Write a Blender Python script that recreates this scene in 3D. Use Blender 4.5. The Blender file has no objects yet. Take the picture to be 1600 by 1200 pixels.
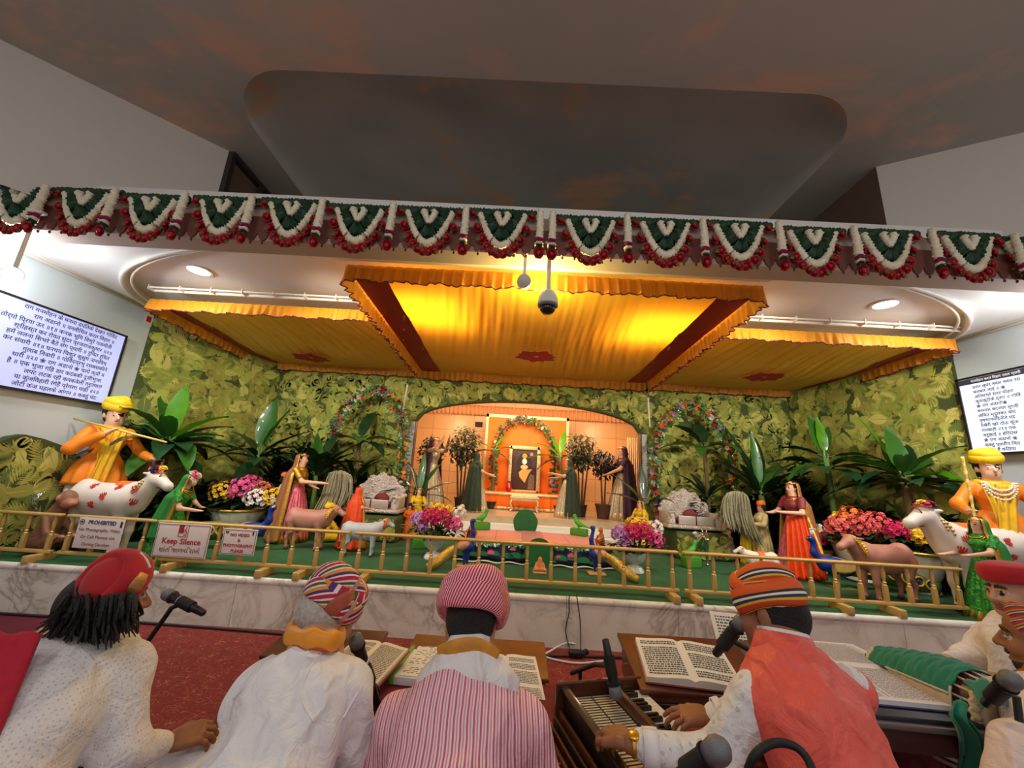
import bpy, math, random
import numpy as np
from mathutils import Vector, Matrix
SC = bpy.context.scene
COL = SC.collection
PI = math.pi
V3 = Vector
# ------------------------------------------------------------------ camera
CAM_H = 1.25
_pi, _ro, _ya = math.radians(13.26), math.radians(3.33), math.radians(0.72)
FW = V3((-math.sin(_ya) * math.cos(_pi), math.cos(_ya) * math.cos(_pi), math.sin(_pi)))
_rt = V3((math.cos(_ya), math.sin(_ya), 0))
_up = _rt.cross(FW)
RT = _rt * math.cos(_ro) + _up * math.sin(_ro)
UP = _up * math.cos(_ro) - _rt * math.sin(_ro)
cam_data = bpy.data.cameras.new('camera')
cam = bpy.data.objects.new('camera', cam_data)
COL.objects.link(cam)
cam.matrix_world = Matrix(((RT.x, UP.x, -FW.x, 0), (RT.y, UP.y, -FW.y, 0), (RT.z, UP.z, -FW.z, CAM_H), (0, 0, 0, 1)))
cam_data.sensor_width = 36.0
cam_data.lens = 36.0 * 605.0 / 1600.0
cam_data.clip_start = 0.05
SC.camera = cam
SC.view_settings.view_transform = 'Standard'
SC.view_settings.look = 'None'
SC.view_settings.exposure = 0.0
SC.view_settings.gamma = 1.0
SC.view_settings.use_curve_mapping = False
# ------------------------------------------------------------------ world and lights
world = bpy.data.worlds.new('hall_ambience')
SC.world = world
world.use_nodes = True
world.node_tree.nodes['Background'].inputs[0].default_value = (1.0, 0.96, 0.92, 1)
world.node_tree.nodes['Background'].inputs[1].default_value = 0.46
def lamp(name, kind, loc, energy, color=(1, 1, 1), target=None, size=0.1, size_y=None, spot=None, blend=0.6):
 d = bpy.data.lights.new(name, kind)
 d.energy = energy
 d.color = color
 o = bpy.data.objects.new(name, d)
 COL.objects.link(o)
 o.location = loc
 if kind == 'AREA':
  d.shape = 'RECTANGLE' if size_y else 'SQUARE'
  d.size = size
  if size_y:
   d.size_y = size_y
 else:
  d.shadow_soft_size = size
 if kind == 'SPOT':
  d.spot_size = math.radians(spot or 70)
  d.spot_blend = blend
 if target is not None:
  o.rotation_euler = (V3(target) - V3(loc)).to_track_quat('-Z', 'Y').to_euler()
 return o
# ceiling panels of the hall behind the photographer
for _x in (-2.2, 0.3, 2.8):
 lamp('hall_ceiling_light', 'AREA', (_x, -0.9, 3.9), 20, (1, 0.95, 0.91), (_x, 0.6, 0), 0.9, 0.9)
# stage lamps on the back of the soffit beam
for _x in (-3.4, -1.95, 2.45, 3.95):
 lamp('stage_lamp', 'SPOT', (_x, 2.95, 2.78), 118, (1, 0.91, 0.74), (_x * 0.9, 5.3, 1.2), 0.12, spot=125, blend=0.9)
# side spots that light the walls with the screens
lamp('left_wall_lamp', 'POINT', (-4.0, 2.75, 2.62), 21, (0.97, 0.98, 1.0), None, 0.06)
lamp('right_wall_lamp', 'POINT', (4.3, 2.75, 2.62), 20, (0.97, 0.98, 1.0), None, 0.06)
# recessed downlights of the soffit
for _p in ((-3.2, 3.47, 3.0), (3.48, 3.43, 3.0)):
 lamp('downlight_beam', 'SPOT', _p, 45, (1, 0.97, 0.93), (_p[0], _p[1], 0), 0.09, spot=140, blend=1.0)
# warm flood in front of the middle canopy and the two lamps above its cloth
lamp('canopy_flood', 'POINT', (0.16, 2.92, 2.62), 46, (1, 0.80, 0.26), None, 0.05)
lamp('canopy_flood', 'POINT', (0.12, 2.86, 2.86), 5, (1, 0.80, 0.26), None, 0.03)
lamp('cloth_lamp', 'AREA', (-0.95, 3.75, 3.02), 16, (1, 0.55, 0.2), (-0.95, 3.75, 0), 0.75)
lamp('cloth_lamp', 'AREA', (1.45, 3.85, 3.02), 16, (1, 0.55, 0.2), (1.45, 3.85, 0), 0.75)
# warm lamps inside the shrine room
lamp('shrine_lamp', 'AREA', (0.2, 6.35, 2.62), 55, (1, 0.72, 0.42), (0.22, 7.6, 1.2), 2.2, 0.4)
lamp('shrine_lamp', 'POINT', (-1.3, 7.0, 2.3), 20, (1, 0.74, 0.45), None, 0.15)
lamp('shrine_lamp', 'POINT', (1.8, 7.0, 2.3), 20, (1, 0.74, 0.45), None, 0.15)
# ------------------------------------------------------------------ pixel rays of the photograph (to read off positions)
def ray(px, py):
 return FW + RT * ((px - 800) / 605.0) - UP * ((py - 600) / 605.0)
CP = V3((0, 0, CAM_H))
def PY(px, py, Y):
 d = ray(px, py)
 return CP + d * (Y / d.y)
def PZ(px, py, Z):
 d = ray(px, py)
 return CP + d * ((Z - CAM_H) / d.z)
def PX(px, py, X):
 d = ray(px, py)
 return CP + d * (X / d.x)
def PD(px, py, depth):
 return CP + ray(px, py) * depth
# ------------------------------------------------------------------ materials
MATS = {}
class NT:
 """Small wrapper to write node trees tersely."""
 def __init__(s, m):
  s.t = m.node_tree
  s.b = s.t.nodes['Principled BSDF']
 def n(s, typ, **kw):
  nd = s.t.nodes.new(typ)
  for k, v in kw.items():
   if k.startswith('i_'):
    key = k[2:]
    key = int(key) if key.isdigit() else key.replace('_', ' ')
    nd.inputs[key].default_value = v
   else:
    setattr(nd, k, v)
  return nd
 def l(s, a, b):
  s.t.links.new(a, b)
 def math(s, op, a, b=None):
  nd = s.n('ShaderNodeMath', operation=op)
  for i, v in enumerate((a, b)):
   if v is None:
    continue
   if isinstance(v, (int, float)):
    nd.inputs[i].default_value = v
   else:
    s.l(v, nd.inputs[i])
  return nd.outputs[0]
 def ramp(s, fac, stops, interp='LINEAR'):
  r = s.n('ShaderNodeValToRGB')
  cr = r.color_ramp
  cr.interpolation = interp
  while len(cr.elements) < len(stops):
   cr.elements.new(0.5)
  for e, (p, c) in zip(cr.elements, stops):
   e.position = p
   e.color = (c[0], c[1], c[2], 1)
  s.l(fac, r.inputs[0])
  return r.outputs[0]
 def coord(s, which='Object', scale=(1, 1, 1), rot=(0, 0, 0)):
  tc = s.n('ShaderNodeTexCoord')
  mp = s.n('ShaderNodeMapping')
  mp.inputs['Scale'].default_value = scale
  mp.inputs['Rotation'].default_value = rot
  s.l(tc.outputs[which], mp.inputs['Vector'])
  return mp.outputs[0]
 def noise(s, vec, scale, detail=3, rough=0.55, dist=0.0):
  nd = s.n('ShaderNodeTexNoise')
  nd.inputs['Scale'].default_value = scale
  nd.inputs['Detail'].default_value = detail
  nd.inputs['Roughness'].default_value = rough
  nd.inputs['Distortion'].default_value = dist
  if vec is not None:
   s.l(vec, nd.inputs['Vector'])
  return nd.outputs[0]
 def mix(s, fac, a, b):
  m = s.n('ShaderNodeMix', data_type='RGBA')
  for sock, v in ((m.inputs[0], fac), (m.inputs[6], a), (m.inputs[7], b)):
   if isinstance(v, (int, float)):
    sock.default_value = v
   elif isinstance(v, (tuple, list)):
    sock.default_value = (v[0], v[1], v[2], 1)
   else:
    s.l(v, sock)
  return m.outputs[2]
 def bump(s, h, strength=0.3, dist=0.01):
  b = s.n('ShaderNodeBump')
  b.inputs['Strength'].default_value = strength
  b.inputs['Distance'].default_value = dist
  s.l(h, b.inputs['Height'])
  s.l(b.outputs[0], s.b.inputs['Normal'])
 def wrinkle(s, k):
  """Cloth creases: warped bands with fine grain."""
  v = s.coord()
  w = s.n('ShaderNodeTexWave')
  w.inputs['Scale'].default_value = 3.2
  w.inputs['Distortion'].default_value = 9
  w.inputs['Detail'].default_value = 3
  w.inputs['Detail Scale'].default_value = 1.3
  s.l(v, w.inputs['Vector'])
  h = s.math('ADD', s.math('MULTIPLY', s.math('POWER', w.outputs[1], 3), s.noise(v, 5, 2)), s.math('MULTIPLY', s.noise(v, 14, 4, 0.6, 1.2), 0.8))
  s.bump(h, k, 0.035)
def srgb(r, g, b):
 f = lambda v: (v / 255 / 12.92) if v / 255 <= 0.04045 else ((v / 255 + 0.055) / 1.055) ** 2.4
 return (f(r), f(g), f(b))
def newmat(name):
 m = bpy.data.materials.new(name)
 m.use_nodes = True
 MATS[name] = m
 return m, NT(m)
def M(name, col=None, rough=0.6, metal=0.0, var=0.0, vscale=8, bump=0.0, bscale=60, bdist=0.004, emit=0.0, sheen=0.0, wr=0.0, trans=0.0, coat=0.0, alpha=1.0, transmission=0.0):
 """Plain material, colour in sRGB bytes, with optional noise variation and bump."""
 if name in MATS:
  return MATS[name]
 m, t = newmat(name)
 c = srgb(*col)
 b = t.b
 b.inputs['Base Color'].default_value = (*c, 1)
 b.inputs['Roughness'].default_value = rough
 b.inputs['Metallic'].default_value = metal
 b.inputs['Sheen Weight'].default_value = sheen * 0.25
 b.inputs['Coat Weight'].default_value = coat
 b.inputs['Alpha'].default_value = alpha
 b.inputs['Transmission Weight'].default_value = transmission
 if var or bump:
  v = t.coord()
 if var:
  n = t.noise(v, vscale, 4)
  lo = tuple(x * (1 - var) for x in c)
  hi = tuple(min(1, x * (1 + var)) for x in c)
  t.l(t.ramp(n, [(0.3, lo), (0.7, hi)]), b.inputs['Base Color'])
 if bump:
  t.bump(t.noise(v, bscale, 3), bump, bdist)
 if wr:
  t.wrinkle(wr)
 if emit:
  b.inputs['Emission Color'].default_value = (*c, 1)
  b.inputs['Emission Strength'].default_value = emit
 if trans:
  tr = t.n('ShaderNodeBsdfTranslucent')
  tr.inputs[0].default_value = (*c, 1)
  ms = t.n('ShaderNodeMixShader')
  ms.inputs[0].default_value = trans
  t.l(b.outputs[0], ms.inputs[1])
  t.l(tr.outputs[0], ms.inputs[2])
  t.l(ms.outputs[0], t.t.nodes['Material Output'].inputs[0])
 return m
def stripes(name, cols, freq, axis=(1, 0, 0), which='Object', rough=0.75, wob=0.0, wscale=6, bump=0.15, sheen=0.2, wr=0.0):
 """Constant-colour stripes: cols = [(width, sRGB)], repeated freq times per unit along axis."""
 if name in MATS:
  return MATS[name]
 m, t = newmat(name)
 v = t.coord(which)
 dp = t.n('ShaderNodeVectorMath', operation='DOT_PRODUCT')
 t.l(v, dp.inputs[0])
 dp.inputs[1].default_value = axis
 x = dp.outputs['Value']
 if wob:
  nz = t.noise(v, wscale, 2)
  x = t.math('ADD', x, t.math('MULTIPLY', t.math('SUBTRACT', nz, 0.5), wob))
 fr = t.math('FRACT', t.math('MULTIPLY', x, freq))
 tot = sum(w for w, _ in cols)
 st, a = [], 0
 for w, c in cols:
  st.append((a / tot, srgb(*c)))
  a += w
 t.l(t.ramp(fr, st, 'CONSTANT'), t.b.inputs['Base Color'])
 t.b.inputs['Roughness'].default_value = rough
 t.b.inputs['Sheen Weight'].default_value = sheen * 0.25 * 0.25
 if wr:
  t.wrinkle(wr)
 elif bump:
  t.bump(t.noise(v, 40, 3), bump, 0.004)
 return m
# ------------------------------------------------------------------ mesh building
class MB:
 def __init__(s):
  s.v, s.f, s.mi, s.uv = [], [], [], []
 def add(s, verts, faces, mi=0, uvs=None):
  o = len(s.v)
  s.v.extend([tuple(p) for p in verts])
  s.uv.extend(uvs if uvs is not None else [(0, 0)] * len(verts))
  s.f.extend([tuple(i + o for i in f) for f in faces])
  s.mi.extend([mi] * len(faces))
  return s
 def merge(s, other, mtx=None, mi=None):
  vs = other.v if mtx is None else [tuple(mtx @ V3(p)) for p in other.v]
  o = len(s.v)
  s.v.extend(vs)
  s.uv.extend(other.uv)
  s.f.extend([tuple(i + o for i in f) for f in other.f])
  s.mi.extend(other.mi if mi is None else [mi] * len(other.f))
  return s
 def box(s, c, size, rot=None, mi=0, taper=1.0):
  x, y, z = (d / 2 for d in size)
  p = [V3((a * x * (taper if e > 0 else 1), b * y * (taper if e > 0 else 1), e * z)) for e in (-1, 1) for a, b in ((-1, -1), (1, -1), (1, 1), (-1, 1))]
  if rot is not None:
   p = [rot @ q for q in p]
  p = [q + V3(c) for q in p]
  return s.add(p, [(3, 2, 1, 0), (4, 5, 6, 7), (0, 1, 5, 4), (1, 2, 6, 5), (2, 3, 7, 6), (3, 0, 4, 7)], mi)
 def rbox(s, c, size, r, rot=None, mi=0, n=3):
  """Box with its vertical edges and rims rounded."""
  x, y, z = (d / 2 for d in size)
  rings = []
  prof = [(r * (1 - math.cos(a)), r * (1 - math.sin(a))) for a in [PI / 2 * i / n for i in range(n + 1)]]
  levels = [(-z + hz, ins) for ins, hz in [(r - r * math.sin(PI / 2 * i / n), r - r * math.cos(PI / 2 * i / n)) for i in range(n + 1)]]
  levels += [(-zz, ins) for zz, ins in reversed(levels)]
  for zz, ins in levels:
   ring = []
   for cx, cy, a0 in ((1, 1, 0), (-1, 1, 90), (-1, -1, 180), (1, -1, 270)):
    for i in range(n + 1):
     a = math.radians(a0 + 90 * i / n)
     rr = r - ins
     ring.append(V3((cx * (x - r) + rr * math.cos(a), cy * (y - r) + rr * math.sin(a), zz)))
   rings.append(ring)
  return s.rings(rings, rot, c, mi)
 def rings(s, rings, rot=None, c=(0, 0, 0), mi=0, cap=True, closed=True):
  k = len(rings[0])
  vs, fs = [], []
  for rg in rings:
   for q in rg:
    q = V3(q)
    if rot is not None:
     q = rot @ q
    vs.append(q + V3(c))
  for i in range(len(rings) - 1):
   for j in range(k if closed else k - 1):
    a, b = i * k + j, i * k + (j + 1) % k
    fs.append((a, b, b + k, a + k))
  if cap:
   fs.append(tuple(reversed(range(k))))
   fs.append(tuple(range((len(rings) - 1) * k, len(rings) * k)))
  return s.add(vs, fs, mi)
 def tube(s, pts, r, n=8, cap=True, mi=0, flat=1.0, upv=None, closed=False, uvs=1.0):
  """Tube along pts; r number or list; flat squashes the section along the second axis; carries UVs (u along, v around)."""
  pts = [V3(p) for p in pts]
  m = len(pts)
  rs = r if isinstance(r, (list, tuple)) else [r] * m
  vs, uv, fs = [], [], []
  ref = V3(upv) if upv is not None else None
  pn = None
  L = 0
  for i, p in enumerate(pts):
   if closed:
    t = pts[(i + 1) % m] - pts[i - 1]
   else:
    t = pts[min(i + 1, m - 1)] - pts[max(i - 1, 0)]
   if t.length < 1e-9:
    t = V3((0, 0, 1))
   t.normalize()
   if ref is not None:
    a = ref - t * ref.dot(t)
   elif pn is None:
    q = V3((0, 0, 1)) if abs(t.z) < 0.9 else V3((1, 0, 0))
    a = q - t * q.dot(t)
   else:
    a = pn - t * pn.dot(t)
   if a.length < 1e-6:
    a = t.orthogonal()
   a.normalize()
   pn = a
   b = t.cross(a)
   if i:
    L += (p - pts[i - 1]).length
   for j in range(n + 1):
    an = 2 * PI * j / n
    vs.append(p + (a * math.cos(an) + b * math.sin(an) * flat) * rs[i])
    uv.append((L * uvs, j / n))
  k = n + 1
  for i in range(m if closed else m - 1):
   i2 = (i + 1) % m
   for j in range(n):
    fs.append((i * k + j, i * k + j + 1, i2 * k + j + 1, i2 * k + j))
  if cap and not closed:
   fs.append(tuple(reversed(range(n))))
   fs.append(tuple((m - 1) * k + j for j in range(n)))
  return s.add(vs, fs, mi, uv)
 def lathe(s, prof, n=16, c=(0, 0, 0), rot=None, mi=0, fr=None, a0=0, a1=2 * PI, sy=1.0):
  """Revolve [(r,z)] about Z; fr(angle, k) scales the radius (pleats, folds)."""
  full = abs(a1 - a0 - 2 * PI) < 1e-6
  k = n + 1
  vs, uv, fs = [], [], []
  for i, (r, z) in enumerate(prof):
   for j in range(k):
    a = a0 + (a1 - a0) * j / n
    rr = r * (fr(a, i / max(1, len(prof) - 1)) if fr else 1)
    q = V3((rr * math.cos(a), rr * math.sin(a) * sy, z))
    if rot is not None:
     q = rot @ q
    vs.append(q + V3(c))
    uv.append((j / n, i / max(1, len(prof) - 1)))
  for i in range(len(prof) - 1):
   for j in range(n):
    fs.append((i * k + j, i * k + j + 1, (i + 1) * k + j + 1, (i + 1) * k + j))
  if full:
   if prof[0][0] > 1e-4:
    fs.append(tuple(reversed(range(n))))
   if prof[-1][0] > 1e-4:
    fs.append(tuple((len(prof) - 1) * k + j for j in range(n)))
  return s.add(vs, fs, mi, uv)
 def ell(s, c, r, nu=12, nv=8, rot=None, mi=0):
  if isinstance(r, (int, float)):
   r = (r, r, r)
  prof = [(math.sin(PI * i / nv), -math.cos(PI * i / nv)) for i in range(nv + 1)]
  prof[0] = (1e-5, -1)
  prof[-1] = (1e-5, 1)
  sc = Matrix.Diagonal(V3(r)).to_3x3()
  R = sc if rot is None else rot.to_3x3() @ sc
  return s.lathe(prof, nu, c, R, mi)
 def grid(s, fn, nu, nv, mi=0, flip=False):
  vs, uv, fs = [], [], []
  for i in range(nu + 1):
   for j in range(nv + 1):
    vs.append(fn(i / nu, j / nv))
    uv.append((i / nu, j / nv))
  k = nv + 1
  for i in range(nu):
   for j in range(nv):
    q = (i * k + j, (i + 1) * k + j, (i + 1) * k + j + 1, i * k + j + 1)
    fs.append(tuple(reversed(q)) if flip else q)
  return s.add(vs, fs, mi, uv)
 def prism(s, poly, h, mtx=None, mi=0):
  """Extrude a 2-D outline (x,y) by h along z."""
  n = len(poly)
  vs = [V3((x, y, 0)) for x, y in poly] + [V3((x, y, h)) for x, y in poly]
  if mtx is not None:
   vs = [mtx @ q for q in vs]
  fs = [tuple(reversed(range(n))), tuple(range(n, 2 * n))] + [(i, (i + 1) % n, (i + 1) % n + n, i + n) for i in range(n)]
  return s.add(vs, fs, mi)
 def leaf(s, base, tip_dir, up, length, width, droop=0.5, n=7, fold=0.15, mi=0, petiole=0.0, curl=0.0, pr=0.006):
  """A leaf blade that arches from base along tip_dir and droops; optional petiole."""
  d = V3(tip_dir).normalized()
  u = V3(up)
  u = (u - d * u.dot(d))
  u = u.normalized() if u.length > 1e-6 else d.orthogonal().normalized()
  side = d.cross(u)
  P = V3(base)
  if petiole:
   q = [P, P + d * petiole]
   s.tube(q, [pr * 1.4, pr], 5, False, mi)
   P = q[1]
  vs, fs, uv = [], [], []
  step = length / n
  ang = 0
  pos = P.copy()
  for i in range(n + 1):
   t = i / n
   w = width * 0.5 * (math.sin(PI * min(1, t * 0.93 + 0.07) ** 0.8) ** 0.75)
   if i == n:
    w = width * 0.02
   a = droop * t
   dd = d * math.cos(a) - u * math.sin(a)
   uu = u * math.cos(a) + d * math.sin(a)
   rip = 0.06 * width * math.sin(i * 2.3) if i % 2 else 0
   e1 = side * w + uu * (w * fold + rip)
   e2 = -side * w + uu * (w * fold - rip)
   vs += [pos + e1, pos - uu * curl * w, pos + e2]
   uv += [(t, 0), (t, 0.5), (t, 1)]
   pos = pos + dd * step
  for i in range(n):
   a = i * 3
   fs += [(a, a + 1, a + 4, a + 3), (a + 1, a + 2, a + 5, a + 4)]
  return s.add(vs, fs, mi, uv)
 def build(s, name, mats, parent=None, smooth=True, auto=None, solid=0.0, sub=0, origin=None, bevel=0.0, loc=None):
  me = bpy.data.meshes.new(name)
  vs = s.v
  off = V3((0, 0, 0))
  if origin is not None:
   off = V3(origin)
  elif parent is not None and parent.get('abs'):
   q = parent
   off = V3((0, 0, 0))
   while q is not None:
    off += V3(q.location)
    q = q.parent
  if off.length > 0:
   vs = [(x - off.x, y - off.y, z - off.z) for x, y, z in vs]
  me.from_pydata(vs, [], s.f)
  if not isinstance(mats, (list, tuple)):
   mats = [mats]
  for m in mats:
   me.materials.append(m)
  me.polygons.foreach_set('material_index', s.mi)
  if any(u != (0, 0) for u in s.uv):
   lay = me.uv_layers.new(name='UVMap')
   li = np.empty(len(me.loops), dtype=np.int32)
   me.loops.foreach_get('vertex_index', li)
   lay.data.foreach_set('uv', np.array(s.uv, dtype=np.float32)[li].ravel())
  if smooth:
   me.polygons.foreach_set('use_smooth', [True] * len(me.polygons))
   if auto is not None:
    me.set_sharp_from_angle(angle=math.radians(auto))
  me.validate()
  o = bpy.data.objects.new(name, me)
  COL.objects.link(o)
  if origin is not None:
   o.location = origin
  if loc is not None:
   o.location = loc
  if parent is not None:
   o.parent = parent
   if parent.get('abs'):
    o['abs'] = 1
  if bevel:
   b = o.modifiers.new('bevel', 'BEVEL')
   b.width = bevel
   b.segments = 2
   b.limit_method = 'ANGLE'
  if solid:
   b = o.modifiers.new('solidify', 'SOLIDIFY')
   b.thickness = solid
   b.offset = 0
  if sub:
   b = o.modifiers.new('subsurf', 'SUBSURF')
   b.levels = b.render_levels = sub
  return o
def tag(o, label, cat, group=None, kind=None):
 o['label'] = label
 o['category'] = cat
 if group:
  o['group'] = group
 if kind:
  o['kind'] = kind
 return o
def thing(name, loc, label, cat, group=None, rz=0.0, absolute=False, scale=1.0):
 """An Empty at the thing's base; absolute = children are modelled in world coordinates."""
 o = bpy.data.objects.new(name, None)
 COL.objects.link(o)
 o.empty_display_size = 0.1
 o.location = loc
 o.rotation_euler = (0, 0, rz)
 o.scale = (scale,) * 3
 if absolute:
  o['abs'] = 1
 return tag(o, label, cat, group)
def copy_thing(root, loc, rz, label, group=None, scale=None):
 r = root.copy()
 COL.objects.link(r)
 r.location = loc
 r.rotation_euler = (0, 0, rz)
 if scale:
  r.scale = (scale,) * 3
 r['label'] = label
 if group:
  r['group'] = group
 for ch in list(root.children):
  c = ch.copy()
  COL.objects.link(c)
  c.parent = r
  for g in list(ch.children):
   d = g.copy()
   COL.objects.link(d)
   d.parent = c
 return r
def struct(mb, name, mats, **kw):
 o = mb.build(name, mats, **kw)
 if o.parent is None:
  o['kind'] = 'structure'
 return o
# ------------------------------------------------------------------ implicit surfaces (smooth unions of limbs), meshed by surface nets
def sdf_mesh(prims, h, k=0.03, warp=None, pad=0.03):
 """prims: ('c',a,b,ra,rb[,mi[,k]]) round cone, ('e',c,(rx,ry,rz)[,R[,mi[,k]]]) ellipsoid, ('x',c,(r..)[,R]) ellipsoid cut away.
 Returns an MB whose faces carry the material index of the nearest primitive."""
 lo = np.full(3, 1e9)
 hi = -lo
 P = []
 for p in prims:
  if p[0] == 'c':
   a, b = np.array(p[1], float), np.array(p[2], float)
   r = max(p[3], p[4])
   l_, h_ = np.minimum(a, b) - r, np.maximum(a, b) + r
   mi = p[5] if len(p) > 5 else 0
   kk = p[6] if len(p) > 6 else k
  else:
   c = np.array(p[1], float)
   R = p[3] if len(p) > 3 and p[3] is not None else None
   if R is None:
    ext = np.array(p[2], float)
   else:
    Rm = np.array(R.to_3x3())
    ext = np.sqrt((Rm ** 2) @ (np.array(p[2], float) ** 2))
   l_, h_ = c - ext, c + ext
   mi = p[4] if len(p) > 4 else 0
   kk = p[5] if len(p) > 5 else k
  P.append((p, l_, h_, mi, kk))
  if p[0] != 'x':
   lo = np.minimum(lo, l_)
   hi = np.maximum(hi, h_)
 lo -= pad + h
 hi += pad + h
 N = np.ceil((hi - lo) / h).astype(int) + 1
 ax = [lo[i] + h * np.arange(N[i]) for i in range(3)]
 D = np.full(tuple(N), 1.0, dtype=np.float32)
 B = np.full(tuple(N), 1.0, dtype=np.float32)
 I = np.zeros(tuple(N), dtype=np.int16)
 for p, l_, h_, mi, kk in P:
  m = kk + 2.5 * h
  i0 = np.maximum(((l_ - m - lo) / h).astype(int), 0)
  i1 = np.minimum(((h_ + m - lo) / h).astype(int) + 2, N)
  if np.any(i1 <= i0):
   continue
  sl = tuple(slice(a, b) for a, b in zip(i0, i1))
  X, Y, Z = np.meshgrid(*[ax[i][i0[i]:i1[i]] for i in range(3)], indexing='ij', sparse=True)
  if p[0] == 'c':
   a, b = np.array(p[1], float), np.array(p[2], float)
   ab = b - a
   L2 = max(ab @ ab, 1e-12)
   tt = np.clip(((X - a[0]) * ab[0] + (Y - a[1]) * ab[1] + (Z - a[2]) * ab[2]) / L2, 0, 1)
   d = np.sqrt((X - a[0] - tt * ab[0]) ** 2 + (Y - a[1] - tt * ab[1]) ** 2 + (Z - a[2] - tt * ab[2]) ** 2) - (p[3] + (p[4] - p[3]) * tt)
  else:
   c = np.array(p[1], float)
   r = np.array(p[2], float)
   x, y, z = X - c[0], Y - c[1], Z - c[2]
   R = p[3] if len(p) > 3 and p[3] is not None else None
   if R is not None:
    Rm = np.array(R.to_3x3())
    x, y, z = (x * Rm[0, i] + y * Rm[1, i] + z * Rm[2, i] for i in range(3))
   k0 = np.sqrt((x / r[0]) ** 2 + (y / r[1]) ** 2 + (z / r[2]) ** 2)
   k1 = np.sqrt((x / r[0] ** 2) ** 2 + (y / r[1] ** 2) ** 2 + (z / r[2] ** 2) ** 2)
   d = k0 * (k0 - 1) / np.maximum(k1, 1e-6)
  d = np.broadcast_to(d, D[sl].shape)
  if p[0] == 'x':
   D[sl] = np.maximum(D[sl], -d)
   continue
  cl = d < B[sl]
  I[sl] = np.where(cl, mi, I[sl])
  B[sl] = np.minimum(B[sl], d)
  q = np.maximum(kk - np.abs(D[sl] - d), 0) / max(kk, 1e-6)
  D[sl] = np.minimum(D[sl], d) - q * q * kk * 0.25
 if warp is not None:
  X, Y, Z = np.meshgrid(*ax, indexing='ij', sparse=True)
  D = D + warp(X, Y, Z)
 D[0] = D[-1] = 1
 D[:, 0] = D[:, -1] = 1
 D[:, :, 0] = D[:, :, -1] = 1
 S = D < 0
 n0, n1, n2 = (x - 1 for x in N)
 cnt = np.zeros((n0, n1, n2), dtype=np.float32)
 acc = np.zeros((n0, n1, n2, 3), dtype=np.float32)
 g = lambda A, o: A[o[0]:o[0] + n0, o[1]:o[1] + n1, o[2]:o[2] + n2]
 cor = [(a, b, c) for a in (0, 1) for b in (0, 1) for c in (0, 1)]
 for c in cor:
  for axi in range(3):
   if c[axi]:
    continue
   e = list(c)
   e[axi] = 1
   d0, d1 = g(D, c), g(D, e)
   x = g(S, c) != g(S, e)
   t = np.where(x, d0 / np.where(x, d0 - d1, 1), 0)
   cnt += x
   for j in range(3):
    acc[..., j] += x * (c[j] + (t if j == axi else 0))
 act = cnt > 0
 idx = np.full((n0, n1, n2), -1, dtype=np.int64)
 idx[act] = np.arange(act.sum())
 ci = np.argwhere(act)
 pos = (ci + acc[act] / cnt[act][:, None]) * h + lo
 vm = I[:-1, :-1, :-1][act]
 quads = []
 for axi in range(3):
  o1, o2 = [(1, 2), (2, 0), (0, 1)][axi]
  sl0 = [slice(1, -1)] * 3
  sl1 = [slice(1, -1)] * 3
  sl0[axi] = slice(0, -1)
  sl1[axi] = slice(1, None)
  a, b = S[tuple(sl0)], S[tuple(sl1)]
  for sgn, msk in ((0, a & ~b), (1, ~a & b)):
   e = np.argwhere(msk)
   if len(e) == 0:
    continue
   off = np.ones(3, dtype=int)
   off[axi] = 0
   e = e + off
   def at(d1, d2):
    q = e.copy()
    q[:, o1] += d1
    q[:, o2] += d2
    return idx[q[:, 0], q[:, 1], q[:, 2]]
   Q = np.stack([at(-1, -1), at(0, -1), at(0, 0), at(-1, 0)], axis=1)
   quads.append(Q if sgn == 0 else Q[:, ::-1])
 Q = np.concatenate(quads)
 Q = Q[(Q >= 0).all(axis=1)]
 mb = MB()
 mb.v = [tuple(p) for p in pos.tolist()]
 mb.uv = [(0, 0)] * len(mb.v)
 mb.f = [tuple(q) for q in Q.tolist()]
 mb.mi = vm[Q[:, 0]].tolist()
 return mb
def eul(x, y, z):
 return Matrix.Rotation(math.radians(z), 3, 'Z') @ Matrix.Rotation(math.radians(y), 3, 'Y') @ Matrix.Rotation(math.radians(x), 3, 'X')
def frame(fwd, up=(0, 0, 1)):
 """3x3 matrix whose columns are right, fwd, up."""
 f = V3(fwd).normalized()
 u = V3(up)
 u = (u - f * u.dot(f)).normalized()
 return Matrix((f.cross(u), f, u)).transposed()
def bez(pts, n=12):
 """Catmull-Rom through pts."""
 pts = [V3(p) for p in pts]
 q = [pts[0] * 2 - pts[1]] + pts + [pts[-1] * 2 - pts[-2]]
 out = []
 for i in range(1, len(q) - 2):
  for j in range(n):
   t = j / n
   a, b, c, d = q[i - 1:i + 3]
   out.append(0.5 * ((2 * b) + (c - a) * t + (2 * a - 5 * b + 4 * c - d) * t * t + (3 * b - a - 3 * c + d) * t ** 3))
 out.append(pts[-1])
 return out
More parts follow.
